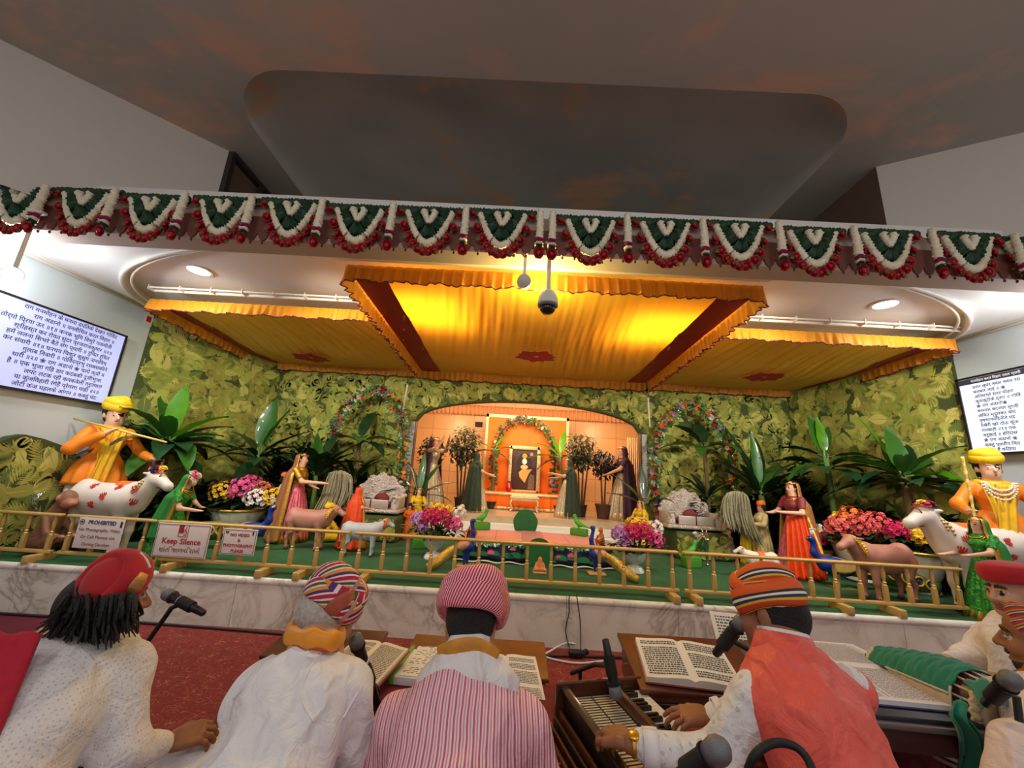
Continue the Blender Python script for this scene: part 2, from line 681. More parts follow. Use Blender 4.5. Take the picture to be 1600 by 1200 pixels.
def text_mb(body, size, mtx, align='CENTER', depth=0.0, font=None, bold=0.0, mi=0, spacing=1.0):
 """Lettering as flat (or slightly raised) polygons."""
 cu = bpy.data.curves.new('lettering', 'FONT')
 cu.body = body
 cu.size = size
 cu.align_x = align
 cu.align_y = 'CENTER'
 cu.extrude = depth
 cu.offset = bold
 cu.space_line = spacing
 cu.resolution_u = 2
 ob = bpy.data.objects.new('lettering', cu)
 COL.objects.link(ob)
 dg = bpy.context.evaluated_depsgraph_get()
 ev = ob.evaluated_get(dg)
 me = ev.to_mesh()
 mb = MB()
 mb.add([mtx @ v.co for v in me.vertices], [tuple(p.vertices) for p in me.polygons], mi)
 ev.to_mesh_clear()
 bpy.data.objects.remove(ob)
 bpy.data.curves.remove(cu)
 return mb
RND = random.Random(7)
# ================================================================== THE SETTING
SH = 0.35            # stage height
XC = 0.25            # middle of the stage
ZC = 2.95            # soffit height
def carpet_mat():
 m, t = newmat('red_carpet')
 v = t.coord('Object')
 w = t.n('ShaderNodeTexWave', wave_type='RINGS')
 t.l(v, w.inputs['Vector'])
 w.inputs['Scale'].default_value = 5.5
 w.inputs['Distortion'].default_value = 26
 w.inputs['Detail'].default_value = 2
 w.inputs['Detail Scale'].default_value = 2.2
 n1 = t.noise(v, 14, 3)
 line = t.math('MULTIPLY', t.ramp(w.outputs[1], [(0.90, (0, 0, 0)), (0.97, (1, 1, 1))]), t.ramp(n1, [(0.42, (0, 0, 0)), (0.6, (1, 1, 1))]))
 n2 = t.noise(v, 60, 4)
 base = t.ramp(n2, [(0.3, srgb(108, 32, 30)), (0.7, srgb(144, 52, 46))])
 c = t.mix(t.math('MULTIPLY', line, 0.65), base, srgb(190, 130, 96))
 bl = t.ramp(t.noise(v, 9, 2), [(0.62, (0, 0, 0)), (0.66, (1, 1, 1))])
 c = t.mix(t.math('MULTIPLY', bl, 0.35), c, srgb(84, 22, 24))
 # floral border on the left
 sx = t.n('ShaderNodeSeparateXYZ')
 t.l(v, sx.inputs[0])
 edge = t.math('LESS_THAN', sx.outputs[0], -2.75)
 vo = t.n('ShaderNodeTexVoronoi')
 vo.inputs['Scale'].default_value = 3.4
 t.l(v, vo.inputs['Vector'])
 fl = t.ramp(t.math('ADD', vo.outputs['Distance'], t.math('MULTIPLY', n1, 0.35)), [(0.0, srgb(205, 190, 150)), (0.34, srgb(150, 100, 96)), (0.42, srgb(196, 170, 140)), (0.46, srgb(110, 32, 44)), (0.8, srgb(96, 22, 36))])
 c = t.mix(edge, c, fl)
 t.l(c, t.b.inputs['Base Color'])
 t.b.inputs['Roughness'].default_value = 0.95
 t.bump(t.noise(v, 220, 2), 0.5, 0.004)
 return m
def marble_mat():
 m, t = newmat('white_marble')
 v = t.coord('Object')
 n1 = t.noise(v, 1.6, 8, 0.6, 1.6)
 vein = t.ramp(t.math('ABSOLUTE', t.math('SUBTRACT', n1, 0.5)), [(0.0, (1, 1, 1)), (0.035, (0.25, 0.25, 0.25)), (0.09, (0, 0, 0))])
 msk = t.ramp(t.noise(v, 1.1, 3), [(0.4, (0, 0, 0)), (0.62, (1, 1, 1))])
 base = t.ramp(t.noise(v, 3, 4), [(0.3, srgb(226, 220, 208)), (0.7, srgb(242, 238, 228))])
 c = t.mix(t.math('MULTIPLY', t.math('MULTIPLY', vein, msk), 0.75), base, srgb(140, 122, 108))
 t.l(c, t.b.inputs['Base Color'])
 t.b.inputs['Roughness'].default_value = 0.25
 return m
def cloud_mat(name, base, warm, dark, sc=0.55):
 """Dusk sky painted on the ceiling: soft dim ground with salmon clouds."""
 m, t = newmat(name)
 v = t.coord('Object', (1, 1.5, 1))
 n1 = t.noise(v, sc, 7, 0.58, 0.4)
 n2 = t.noise(v, sc * 0.7, 2)
 g = t.ramp(n2, [(0.35, dark), (0.65, base)])
 c = t.mix(t.ramp(n1, [(0.545, (0, 0, 0)), (0.625, (1, 1, 1))]), g, warm)
 t.l(c, t.b.inputs['Base Color'])
 t.b.inputs['Roughness'].default_value = 0.9
 return m
MARBLE = marble_mat()
CARPET = carpet_mat()
GREENCARPET = M('green_carpet', (16, 84, 36), 0.95, var=0.25, vscale=5, bump=0.4, bscale=160, bdist=0.006, sheen=0.3)
WALLBLUE = M('pale_blue_paint', (204, 218, 226), 0.8)
WALLGREY = M('grey_wall_paint', (222, 218, 210), 0.85)
SOFFIT = M('white_soffit_paint', (236, 234, 230), 0.8)
WHITETRIM = M('white_trim', (228, 224, 214), 0.5)
BROWNWALL = M('brown_panel', (124, 102, 84), 0.7)
DARKFRAME = M('dark_frame', (60, 50, 44), 0.6)
# floor
mb = MB()
mb.add([(-7, -3.5, 0), (7, -3.5, 0), (7, 3.32, 0), (-7, 3.32, 0)], [(0, 1, 2, 3)])
mb.add([(-7, -3.5, -0.1), (7, -3.5, -0.1), (7, 3.32, -0.1), (-7, 3.32, -0.1)], [(3, 2, 1, 0)])
struct(mb, 'floor', CARPET, smooth=False)
# stage: marble facing with jointed slabs, rounded marble nosing, carpeted top
mb = MB()
x = -6.4
while x < 6.4:
 w = 0.86
 mb.box((x + w / 2, 3.335, 0.155), (w - 0.004, 0.05, 0.31))
 x += w
mb.box((0, 3.345, 0.155), (12.8, 0.04, 0.30))
struct(mb, 'wall_stage', MARBLE, smooth=False)
mb = MB()
for x in np.arange(-6.4, 6.4, 1.72):
 mb.tube([(x, 3.325, SH - 0.022), (x + 1.717, 3.325, SH - 0.022)], 0.03, 12, True, flat=0.8)
struct(mb, 'trim_1', MARBLE, auto=40)
mb = MB()
mb.box((0, 4.77, SH - 0.05), (12.8, 2.82, 0.099))
struct(mb, 'floor_2', GREENCARPET, smooth=False)
# green carpet edge with soft ripples along the nosing
mb = MB()
mb.grid(lambda u, v: V3((-6.2 + 12.4 * u, 3.345 + 0.10 * v, SH + 0.004 + 0.007 * math.sin(v * PI) * (1 + math.sin(u * 143) + 0.6 * math.sin(u * 61 + 2)))), 260, 4)
struct(mb, 'trim_2', GREENCARPET)
# side walls with the screens
mb = MB()
mb.box((-4.50, 1.9, 1.475), (0.08, 5.4, 2.95))
mb.box((-4.50, 1.9, 3.65), (0.08, 5.4, 1.4))
struct(mb, 'wall_left', WALLBLUE, smooth=False)
mb = MB()
mb.box((4.79, 1.9, 1.475), (0.08, 5.4, 2.95))
struct(mb, 'wall_right', WALLBLUE, smooth=False)
# ---- leaf printed fabric
LEAFCOLS = [(66, 78, 38), (142, 154, 66), (172, 178, 82), (200, 196, 104), (104, 122, 58), (158, 154, 70)]
LEAFM = [M('leaf_print_%s' % n, c, 0.8) for n, c in zip(('shade', 'mid', 'lime', 'pale', 'deep', 'olive'), LEAFCOLS)]
def leaf_print(mb, O, U, Vv, w, h, count, seed, inside=None, size=1.0):
 """Scatter printed fronds and leaves over a fabric panel (a pattern in its mesh)."""
 r = random.Random(seed)
 O, U, Vv = V3(O), V3(U).normalized(), V3(Vv).normalized()
 N = U.cross(Vv)
 for k in range(count):
  cx, cy = r.uniform(0, w), r.uniform(0, h)
  a = r.uniform(0, 2 * PI)
  L = r.uniform(0.14, 0.30) * size
  off = 0.0012 + 0.004 * k / count
  col = r.choice((1, 1, 2, 2, 3, 4, 5, 5))
  polys = []
  if r.random() < 0.55:
   n = r.randint(8, 12)
   bend = r.uniform(-0.8, 0.8)
   for i in range(n):
    t = (i + 1) / n
    aa = a + bend * t
    bx, by = cx + math.cos(a + bend * t * 0.5) * L * t * 0.8, cy + math.sin(a + bend * t * 0.5) * L * t * 0.8
    ll = L * 0.62 * math.sin(PI * (0.2 + 0.75 * t))
    for sd in (-1, 1):
     b = aa + sd * (1.05 - 0.6 * t)
     ex, ey = bx + math.cos(b) * ll, by + math.sin(b) * ll
     mx, my = (bx + ex) / 2, (by + ey) / 2
     ww = 0.013 * size
     polys.append([(bx, by), (mx + math.sin(b) * ww, my - math.cos(b) * ww), (ex, ey), (mx - math.sin(b) * ww, my + math.cos(b) * ww)])
  else:
   ww = L * r.uniform(0.2, 0.32)
   o = [(math.cos(a) * L * t + sd * math.sin(a) * ww * math.sin(PI * t ** 0.8) ** 0.9 + cx, math.sin(a) * L * t - sd * math.cos(a) * ww * math.sin(PI * t ** 0.8) ** 0.9 + cy) for sd, ts in ((1, (0, .15, .35, .6, .8, 1)), (-1, (.8, .6, .35, .15))) for t in ts]
   polys.append(o)
   e = 0.004 * size
   polys.append([(cx - math.sin(a) * e, cy + math.cos(a) * e), (cx + math.sin(a) * e, cy - math.cos(a) * e), (cx + math.cos(a) * L * .95, cy + math.sin(a) * L * .95)])
  for pi_, p in enumerate(polys):
   if any(not (0 <= x <= w and 0 <= y <= h) or (inside and not inside(x, y)) for x, y in p):
    continue
   o2 = off + (0.0004 if pi_ else 0)
   c = col
   if len(polys) == 2 and pi_ == 1:
    c = 3 if col != 3 else 4
   mb.add([O + U * x + Vv * y + N * o2 for x, y in p], [tuple(range(len(p)))], c)
BWY = 6.0
OX0, OX1, OZ0, OZ1 = -1.53, 1.95, 2.0, 2.38     # shrine opening
def arch_z(x):
 t = (x - (OX0 + OX1) / 2) / ((OX1 - OX0) / 2)
 return OZ0 + (OZ1 - OZ0) * math.sqrt(max(0, 1 - t * t)) if abs(t) < 1 else OZ0
BX0, BX1 = -3.78, 4.28
mb = MB()
mb.box(((BX0 + OX0) / 2, BWY + 0.06, 1.65), (OX0 - BX0, 0.12, 2.6))
mb.box(((BX1 + OX1) / 2, BWY + 0.06, 1.65), (BX1 - OX1, 0.12, 2.6))
nseg = 40
for i in range(nseg):
 xa, xb = OX0 + (OX1 - OX0) * i / nseg, OX0 + (OX1 - OX0) * (i + 1) / nseg
 za, zb = arch_z(xa), arch_z(xb)
 y0, y1 = BWY, BWY + 0.12
 mb.add([(xa, y0, za), (xb, y0, zb), (xb, y0, 2.95), (xa, y0, 2.95), (xa, y1, za), (xb, y1, zb), (xb, y1, 2.95), (xa, y1, 2.95)],
           [(0, 1, 2, 3), (7, 6, 5, 4), (0, 4, 5, 1)])
leaf_print(mb, (BX0, BWY, SH), (1, 0, 0), (0, 0, 1), BX1 - BX0, 2.6, 3600, 3,
           lambda x, y: not (OX0 - 0.01 < x + BX0 < OX1 + 0.01 and y + SH < arch_z(x + BX0) + 0.01), 0.8)
struct(mb, 'wall_back', LEAFM, smooth=False)
# angled leaf-print wings on both sides
for nm, a, b, sd in (('wall_leaf_left', (-4.46, 4.40), (BX0, BWY + 0.02), 5), ('wall_leaf_right', (BX1, BWY + 0.02), (4.74, 4.05), 6)):
 A, B = V3((a[0], a[1], 0)), V3((b[0], b[1], 0))
 U = (B - A).normalized()
 w = (B - A).length
 N = V3((0, 0, 1)).cross(U)   # away from the stage
 mb = MB()
 q = [A, B, B + N * 0.05, A + N * 0.05]
 mb.add([p + V3((0, 0, SH)) for p in q] + [p + V3((0, 0, 2.95)) for p in q], [(0, 1, 5, 4), (2, 3, 7, 6), (3, 0, 4, 7), (1, 2, 6, 5), (4, 5, 6, 7)])
 leaf_print(mb, A + V3((0, 0, SH)), U, (0, 0, 1), w, 2.6, 950, sd, None, 0.85)
 struct(mb, nm, LEAFM, smooth=False)
# white joint strips and lit white jambs beside the opening
mb = MB()
for xa, za, zb, ww, xt in ((-1.76, 2.16, 2.56, 0.02, -1.73), (2.10, 2.10, 2.56, 0.02, 2.08)):
 mb.add([(xa - ww / 2, BWY - 0.006, za), (xa + ww / 2, BWY - 0.006, za), (xt + ww / 2, BWY - 0.006, zb), (xt - ww / 2, BWY - 0.006, zb)], [(0, 1, 2, 3)])
 mb.box(((xa + xt) / 2, BWY - 0.004, (za + zb) / 2), (0.012, 0.006, zb - za))
struct(mb, 'trim_3', WHITETRIM, smooth=False)
mb = MB()
mb.box((OX0 - 0.04, BWY - 0.015, 1.45), (0.07, 0.03, 1.05))
mb.box((OX1 + 0.05, BWY - 0.015, 1.45), (0.07, 0.03, 1.05))
struct(mb, 'trim_4', M('pale_jamb', (196, 204, 218), 0.4), smooth=False)
mb = MB()
mb.box((OX0 - 0.002, BWY + 0.03, 1.2), (0.02, 0.10, 1.55))
mb.box((OX1 + 0.002, BWY + 0.03, 1.2), (0.02, 0.10, 1.55))
struct(mb, 'trim_5', M('brown_jamb', (120, 82, 56), 0.5), smooth=False)
# ---- shrine room
PEACH = M('peach_wall', (226, 172, 118), 0.45)
def tile_mat():
 m, t = newmat('peach_tiles')
 v = t.coord('Object', rot=(PI / 2, 0, 0))
 b = t.n('ShaderNodeTexBrick')
 b.offset = 0
 t.l(v, b.inputs['Vector'])
 b.inputs['Color1'].default_value = (*srgb(228, 178, 126), 1)
 b.inputs['Color2'].default_value = (*srgb(222, 170, 118), 1)
 b.inputs['Mortar'].default_value = (*srgb(190, 136, 88), 1)
 b.inputs['Scale'].default_value = 1.0
 b.inputs['Mortar Size'].default_value = 0.006
 b.inputs['Brick Width'].default_value = 0.42
 b.inputs['Row Height'].default_value = 0.42
 t.l(b.outputs[0], t.b.inputs['Base Color'])
 t.b.inputs['Roughness'].default_value = 0.3
 return m
mb = MB()
mb.box((0.2, 8.05, 1.75), (6.0, 0.1, 2.4))
struct(mb, 'wall_shrine_back', tile_mat(), smooth=False)
mb = MB()
mb.box((-2.75, 7.05, 1.75), (0.1, 1.9, 2.4))
struct(mb, 'wall_shrine_left', PEACH, smooth=False)
mb = MB()
mb.box((3.15, 7.05, 1.75), (0.1, 1.9, 2.4))
struct(mb, 'wall_shrine_right', PEACH, smooth=False)
mb = MB()
mb.box((0.2, 7.1, 2.8), (6.0, 1.95, 0.06))
struct(mb, 'ceiling_shrine', M('shrine_ceiling', (214, 150, 96), 0.8), smooth=False)
mb = MB()
mb.box((0.2, 7.1, 0.60), (6.0, 1.98, 0.1))
struct(mb, 'floor_shrine', M('shrine_floor', (196, 176, 150), 0.22, var=0.1), smooth=False)
mb = MB()
for i in range(3):
 mb.box((0.25, 5.88 + 0.18 * i - 0.09 + 0.25, SH + 0.05 + 0.1 * i), (3.46, 0.5, 0.0995))
struct(mb, 'trim_6', M('white_step', (226, 226, 222), 0.35), smooth=False, bevel=0.006)
# dark vent on the shrine wall
mb = MB()
p = PY(748, 663, 7.98)
mb.box((p.x, 7.985, p.z), (0.15, 0.03, 0.10))
for i in range(4):
 mb.box((p.x, 7.967, p.z - 0.035 + 0.023 * i), (0.14, 0.006, 0.006))
v_ = mb.build('wall_vent', M('dark_vent', (44, 32, 26), 0.7), smooth=False)
tag(v_, 'small dark vent high on the peach wall left of the orange backdrop', 'vent')
# gathered frill where shrine wall meets its ceiling, drawn back at the right as a curtain
mb = MB()
mb.grid(lambda u, v: V3((-2.7 + 5.8 * u, 7.92 + 0.02 * math.sin(u * 420), 2.62 - 0.20 * v - 0.012 * math.sin(u * 420 + 1) * v)), 420, 3)
o = mb.build('pelmet_frill', M('peach_frill', (206, 146, 98), 0.8), solid=0.004)
tag(o, 'gathered peach frill running along the top of the shrine room wall', 'frill')
mb = MB()
mb.grid(lambda u, v: V3((2.16 + 0.24 * u, 7.45 + 0.02 * math.sin(u * 40), 0.66 + 1.42 * v)), 60, 6)
o = mb.build('shrine_curtain', M('cream_curtain', (226, 190, 146), 0.8), solid=0.004)
tag(o, 'pleated cream curtain at the right end of the shrine opening', 'curtain')
# ---- soffit: slab with a shallow oval recess
EC = (0.18, 4.62)
EA, EB = 4.55, 2.0
def sup(a, k=1.0, n=2.6):
 c, s = math.cos(a), math.sin(a)
 return EC[0] + EA * k * math.copysign(abs(c) ** (2 / n), c), EC[1] + EB * k * math.copysign(abs(s) ** (2 / n), s)
mb = MB()
n = 96
x0, x1, y0, y1 = -4.6, 4.9, 2.75, 8.2
rings = [[], [], [], []]
for i in range(n):
 a = 2 * PI * i / n
 ex, ey = sup(a)
 ex, ey = max(x0 + .02, min(x1 - .02, ex)), ey
 dx, dy = ex - EC[0], ey - EC[1]
 k = min(((x1 if dx > 0 else x0) - EC[0]) / dx if abs(dx) > 1e-6 else 1e9, ((y1 if dy > 0 else y0) - EC[1]) / dy if abs(dy) > 1e-6 else 1e9)
 rings[0].append((EC[0] + dx * k, EC[1] + dy * k, ZC))
 rings[1].append((ex, ey, ZC))
 rings[2].append((ex, ey, ZC + 0.10))
 rings[3].append((EC[0], EC[1], ZC + 0.10))
for r_ in rings[0]:
 pass
mb.rings(rings, cap=False)
mb.box((0.15, (y0 + y1) / 2, 3.24), (x1 - x0, y1 - y0, 0.3))
struct(mb, 'ceiling_soffit', SOFFIT, smooth=False)
mb = MB()
mb.tube([(*sup(2 * PI * i / 120, 1.004), ZC - 0.012) for i in range(120)], 0.022, 8, closed=True)
mb.tube([(*sup(2 * PI * i / 120, 0.985), ZC - 0.004) for i in range(120)], 0.012, 6, closed=True)
struct(mb, 'trim_7', WHITETRIM)
# beam face of the soffit
mb = MB()
mb.box((0.15, 2.66, 3.0), (9.5, 0.18, 0.31))
struct(mb, 'trim_8', M('beam_paint', (178, 160, 148), 0.7), smooth=False)
# cornice between soffit and side walls
mb = MB()
for xx in (-4.44, 4.73):
 mb.tube([(xx, 2.0, ZC - 0.015), (xx, 4.4, ZC - 0.015)], 0.02, 6)
 mb.tube([(xx * 0.992, 2.0, ZC - 0.006), (xx * 0.992, 4.4, ZC - 0.006)], 0.012, 6)
struct(mb, 'trim_9', WHITETRIM)
# ---- hall ceiling with a domed tray
ZH = 4.3
TX0, TX1, TY0, TY1, TR = -2.62, 2.80, 2.44, 6.6, 0.62
def rrect(k, m=10):
 x0, x1, y0, y1, r = TX0 + k, TX1 - k, TY0 + k, TY1 - k, max(0.05, TR - k * 0.6)
 out = []
 for cx, cy, a0 in ((x1 - r, y1 - r, 0), (x0 + r, y1 - r, 90), (x0 + r, y0 + r, 180), (x1 - r, y0 + r, 270)):
  for i in range(m + 1):
   a = math.radians(a0 + 90 * i / m)
   out.append((cx + r * math.cos(a), cy + r * math.sin(a)))
 return out
SKYPAINT = cloud_mat('dusk_paint', srgb(194, 188, 176), srgb(220, 184, 160), srgb(178, 178, 168), 0.6)
SKYDARK = cloud_mat('dusk_paint_deep', srgb(224, 224, 214), srgb(244, 208, 170), srgb(190, 194, 190), 0.75)
mb = MB()
R0 = rrect(0)
outer = []
cx, cy = (TX0 + TX1) / 2, (TY0 + TY1) / 2
X0, X1, Y0, Y1 = -3.06, 3.30, -3.5, 9.0
for x, y in R0:
 dx, dy = x - cx, y - cy
 k = min(((X1 if dx > 0 else X0) - cx) / dx if abs(dx) > 1e-6 else 1e9, ((Y1 if dy > 0 else Y0) - cy) / dy if abs(dy) > 1e-6 else 1e9)
 outer.append((cx + dx * k, cy + dy * k, ZH))
for q in ((X1, Y1), (X0, Y1), (X0, Y0), (X1, Y0)):
 i = min(range(len(outer)), key=lambda i: (outer[i][0] - q[0]) ** 2 + (outer[i][1] - q[1]) ** 2)
 outer[i] = (q[0], q[1], ZH)
mb.rings([outer, [(x, y, ZH) for x, y in R0]], cap=False)
# ceiling flanks, slope added so they shade differently from the flat middle
mb.add([(X0, Y0, ZH), (X0, Y1, ZH), (-5.4, Y1, ZH - 0.25), (-5.4, Y0, ZH - 0.25)], [(0, 1, 2, 3)])
mb.add([(X1, Y0, ZH), (5.6, Y0, ZH - 0.25), (5.6, Y1, ZH - 0.25), (X1, Y1, ZH)], [(0, 1, 2, 3)])
mb.box((0, 2.75, ZH + 0.75), (11, 12.4, 0.1))
struct(mb, 'ceiling', SKYPAINT, smooth=False)
mb = MB()
mb.rings([[(x, y, ZH + z) for x, y in rrect(k)] for k, z in ((0, 0), (0.02, 0.10), (0.12, 0.22), (0.3, 0.32), (0.6, 0.38), (1.1, 0.42), (1.9, 0.44))], cap=False)
c9 = [(x, y, ZH + 0.44) for x, y in rrect(1.9)]
mb.add(c9, [tuple(range(len(c9)))])
struct(mb, 'ceiling_tray', SKYDARK)
# upper hall walls, cut back in facets beside the stage roof
mb = MB()
def wallseg(mb, a, b, z0, z1a, z1b):
 mb.add([(a[0], a[1], z0), (b[0], b[1], z0), (b[0], b[1], z1b), (a[0], a[1], z1a)], [(0, 1, 2, 3)])
zl = lambda x: ZH - 0.25 * max(0, (X0 - x) / (5.4 + X0)) if x < 0 else ZH - 0.25 * max(0, (x - X1) / (5.6 - X1))
wallseg(mb, (-5.4, 0.62), (-3.06, 3.30), 3.1, zl(-5.4), ZH)
struct(mb, 'wall_upper_left', WALLGREY, smooth=False)
mb = MB()
wallseg(mb, (3.30, 3.11), (5.6, 1.55), 3.1, ZH, zl(5.6))
struct(mb, 'wall_upper_right', WALLGREY, smooth=False)
mb = MB()
wallseg(mb, (-3.06, 3.30), (-3.02, 9.0), 3.2, ZH, ZH)
wallseg(mb, (3.30, 9.0), (3.30, 3.11), 3.2, ZH, ZH)
wallseg(mb, (-3.02, 8.9), (3.3, 8.9), 3.2, ZH, ZH)
struct(mb, 'wall_upper_back', BROWNWALL, smooth=False)
mb = MB()
mb.box((-3.03, 3.32, 3.84), (0.05, 0.05, 0.9))
mb.box((-3.02, 4.6, ZH - 0.03), (0.05, 2.6, 0.05))
mb.box((-3.005, 3.75, 3.84), (0.03, 0.05, 0.9))
struct(mb, 'trim_10', DARKFRAME, smooth=False)
# ================================================================== GARLANDS, CANOPIES, SCREENS, RAIL
WHITEPETAL = M('cream_petals', (236, 230, 204), 0.7, var=0.12, vscale=60)
DARKLEAF = M('garland_green', (24, 66, 40), 0.6, var=0.35, vscale=50)
ROSE = M('red_rose', (168, 18, 34), 0.5, var=0.3, vscale=50)
ROSELEAF = M('rose_leaf', (84, 112, 44), 0.6)
MAGENTA = M('magenta_petals', (158, 22, 96), 0.6)
def ruffle(mb, pts, r, mi=0, step=0.011, seed=1, n=10, taper=None):
 """String of petals: a tube of many ragged little discs."""
 rr = random.Random(seed)
 pts = [V3(p) for p in pts]
 seg = [0]
 for a, b in zip(pts, pts[1:]):
  seg.append(seg[-1] + (b - a).length)
 L = seg[-1]
 m = max(3, int(L / step))
 rings = []
 j = 0
 for i in range(m + 1):
  s = L * i / m
  while j < len(pts) - 2 and seg[j + 1] < s:
   j += 1
  t = (s - seg[j]) / max(1e-9, seg[j + 1] - seg[j])
  p = pts[j].lerp(pts[j + 1], t)
  d = (pts[j + 1] - pts[j]).normalized()
  a = d.orthogonal().normalized()
  b = d.cross(a)
  k = 1.08 if i % 2 else 0.8
  tp = taper(i / m) if taper else 1
  rings.append([p + (a * math.cos(q) + b * math.sin(q)) * r * k * tp * rr.uniform(0.78, 1.12) + d * rr.uniform(-.004, .004) for q in [2 * PI * e / n + i for e in range(n)]])
 # align rings by resampling start offset
 out = []
 for i, rg in enumerate(rings):
  p = sum(rg, V3()) / len(rg)
  out.append(rg)
 k = n
 vs = [q for rg in rings for q in rg]
 fs = []
 for i in range(len(rings) - 1):
  sh = round(1 / (2 * PI / n)) if n else 0
  for e in range(k):
   a0, a1 = i * k + e, i * k + (e + 1) % k
   b0, b1 = (i + 1) * k + (e - sh) % k, (i + 1) * k + (e + 1 - sh) % k
   fs.append((a0, a1, b1, b0))
 fs.append(tuple(reversed(range(k))))
 fs.append(tuple(range((len(rings) - 1) * k, len(rings) * k)))
 return mb.add(vs, fs, mi)
def rose(mb, c, r, d=(0, -1, 0), mi=0, seed=0, layers=((0.35, 4, 0.5), (0.7, 5, 0.75), (1.0, 6, 1.0))):
 """A bloom of cupped petals opening along d."""
 rr = random.Random(seed)
 F = frame(d, (0, 0.1, 1) if abs(V3(d).normalized().z) < 0.95 else (1, 0, 0))
 c = V3(c)
 mb.ell(c + F @ V3((0, r * 0.25, 0)), r * 0.38, 7, 5, None, mi)
 for rad, n, hh in layers:
  off = rr.uniform(0, 6)
  for i in range(n):
   a = off + 2 * PI * i / n
   wd = 2 * PI / n * 0.75
   vs = []
   for t, rk, yk in ((0, 0.15, -0.35), (0.5, 0.8, 0.05), (1, 1.0, 0.55 - 0.45 * rad)):
    for e in (-1, 0, 1):
     aa = a + e * wd * (0.5 + 0.5 * t if t < 1 else 0.7)
     q = rad * rk * (1.0 if e == 0 else 0.93)
     vs.append(c + F @ V3((math.cos(aa) * q * r, (yk + (0.08 if e == 0 and t == 1 else 0)) * r, math.sin(aa) * q * r)))
   mb.add(vs, [(0, 1, 4, 3), (1, 2, 5, 4), (3, 4, 7, 6), (4, 5, 8, 7)], mi)
def ucurve(hw, z0, dep, m=16, p=2.0):
 return [V3((hw * t, 0, z0 - dep * (1 - abs(t) ** p))) for t in [-1 + 2 * i / m for i in range(m + 1)]]
GY = 2.545
Z_TOP = PY(800, 334, GY).z
def make_swag():
 t = thing('garland_swag', (0, 0, 0), 'swag', 'garland', 'flower garland swags along the beam')
 mb = MB()
 ruffle(mb, [V3((-0.235, 0, 0)), V3((0.235, 0, 0.0))], 0.024, 0, 0.011, 2)
 ruffle(mb, ucurve(0.115, -0.005, 0.145), 0.042, 0, 0.011, 3)
 mb.build('leaf_strand', DARKLEAF, t, auto=60)
 mb = MB()
 ruffle(mb, [p + V3((0, -0.012, 0)) for p in ucurve(0.155, -0.02, 0.205)], 0.024, 0, 0.010, 4)
 mb.build('white_strand', WHITEPETAL, t, auto=60)
 mb = MB()
 for s in (-1, 1):
  ruffle(mb, [V3((s * 0.040, -0.028, -0.022)), V3((s * 0.026, -0.03, -0.06)), V3((0, -0.03, -0.105))], 0.027, 0, 0.010, 5 + s, taper=lambda q: 1.05 - 0.5 * q)
 mb.build('white_heart', WHITEPETAL, t, auto=60)
 ml = MB()
 mb = MB()
 rose(mb, (0, 0, 0), 0.033, (0, -1, 0.1), 0, 1)
 proto = None
 cv = ucurve(0.205, -0.02, 0.262, 11, 2.2)
 for i, p in enumerate(cv):
  p = p + V3((0, -0.012, 0))
  if proto is None:
   proto = mb.build('rose', ROSE, t)
   q = proto
  else:
   q = proto.copy()
   COL.objects.link(q)
   q.parent = t
  q.location = p
  q.rotation_euler = (0.15 * math.sin(i * 3), i * 1.3, 0.3 * math.sin(i * 2))
  a = i * 1.7
  ml.leaf(p + V3((0, 0.0, 0)), (math.cos(a), -0.2, math.sin(a)), (0, -1, 0), 0.045, 0.024, 0.4, 3)
 o = ml.build('rose_leaves', ROSELEAF, t)
 o['kind'] = 'stuff'
 return t
def make_tassel():
 t = thing('garland_tassel', (0, 0, 0), 'tassel', 'garland', 'flower tassels between the swags')
 mb = MB()
 ruffle(mb, [V3((0, -0.02, 0.01)), V3((0, -0.03, -0.185))], 0.026, 0, 0.010, 8, taper=lambda q: 0.9 + 0.2 * q)
 mb.build('white_strand', WHITEPETAL, t, auto=60)
 mb = MB()
 ruffle(mb, [V3((0, -0.03, -0.183)), V3((0, -0.03, -0.206))], 0.030, 0, 0.009, 9)
 mb.build('magenta_band', MAGENTA, t, auto=60)
 mb = MB()
 ruffle(mb, [V3((0, -0.03, -0.206)), V3((0, -0.03, -0.226))], 0.029, 0, 0.009, 9)
 mb.build('white_band', WHITEPETAL, t, auto=60)
 mb = MB()
 ruffle(mb, [V3((0, -0.03, -0.226)), V3((0, -0.03, -0.245))], 0.026, 0, 0.009, 9)
 mb.leaf((0, -0.03, -0.24), (0.8, -0.2, -0.6), (0, -1, 0), 0.05, 0.028, 0.4, 3)
 mb.leaf((0, -0.03, -0.24), (-0.8, -0.2, -0.6), (0, -1, 0), 0.05, 0.028, 0.4, 3)
 mb.build('leaf_band', DARKLEAF, t, auto=60)
 mb = MB()
 rose(mb, (0, -0.035, -0.272), 0.038, (0, -1, -0.35), 0, 3)
 mb.build('rose_bloom', ROSE, t)
 return t
hearts = [28, 130, 237, 350, 458, 563, 673, 786, 922, 1037, 1150, 1262, 1375, 1497, 1592]
hz = [305, 313, 318, 325, 328, 333, 337, 345, 345, 350, 356, 365, 373, 382, 392]
tass = [72, 182, 292, 397, 507, 617, 730, 844, 863, 977, 1092, 1207, 1320, 1437, 1560]
near = ['at the far left end of the beam', 'second from the left end of the beam', 'above the left ceiling oval', 'above the left recessed downlight', 'fifth from the left, left of the middle canopy', 'above the left corner of the middle canopy', 'third to the left of the paired tassels', 'just left of the paired tassels', 'just right of the paired tassels', 'second to the right of the paired tassels', 'above the right corner of the middle canopy', 'above the right recessed downlight', 'third from the right end of the beam', 'second from the right end of the beam', 'at the far right end of the beam']
sw = make_swag()
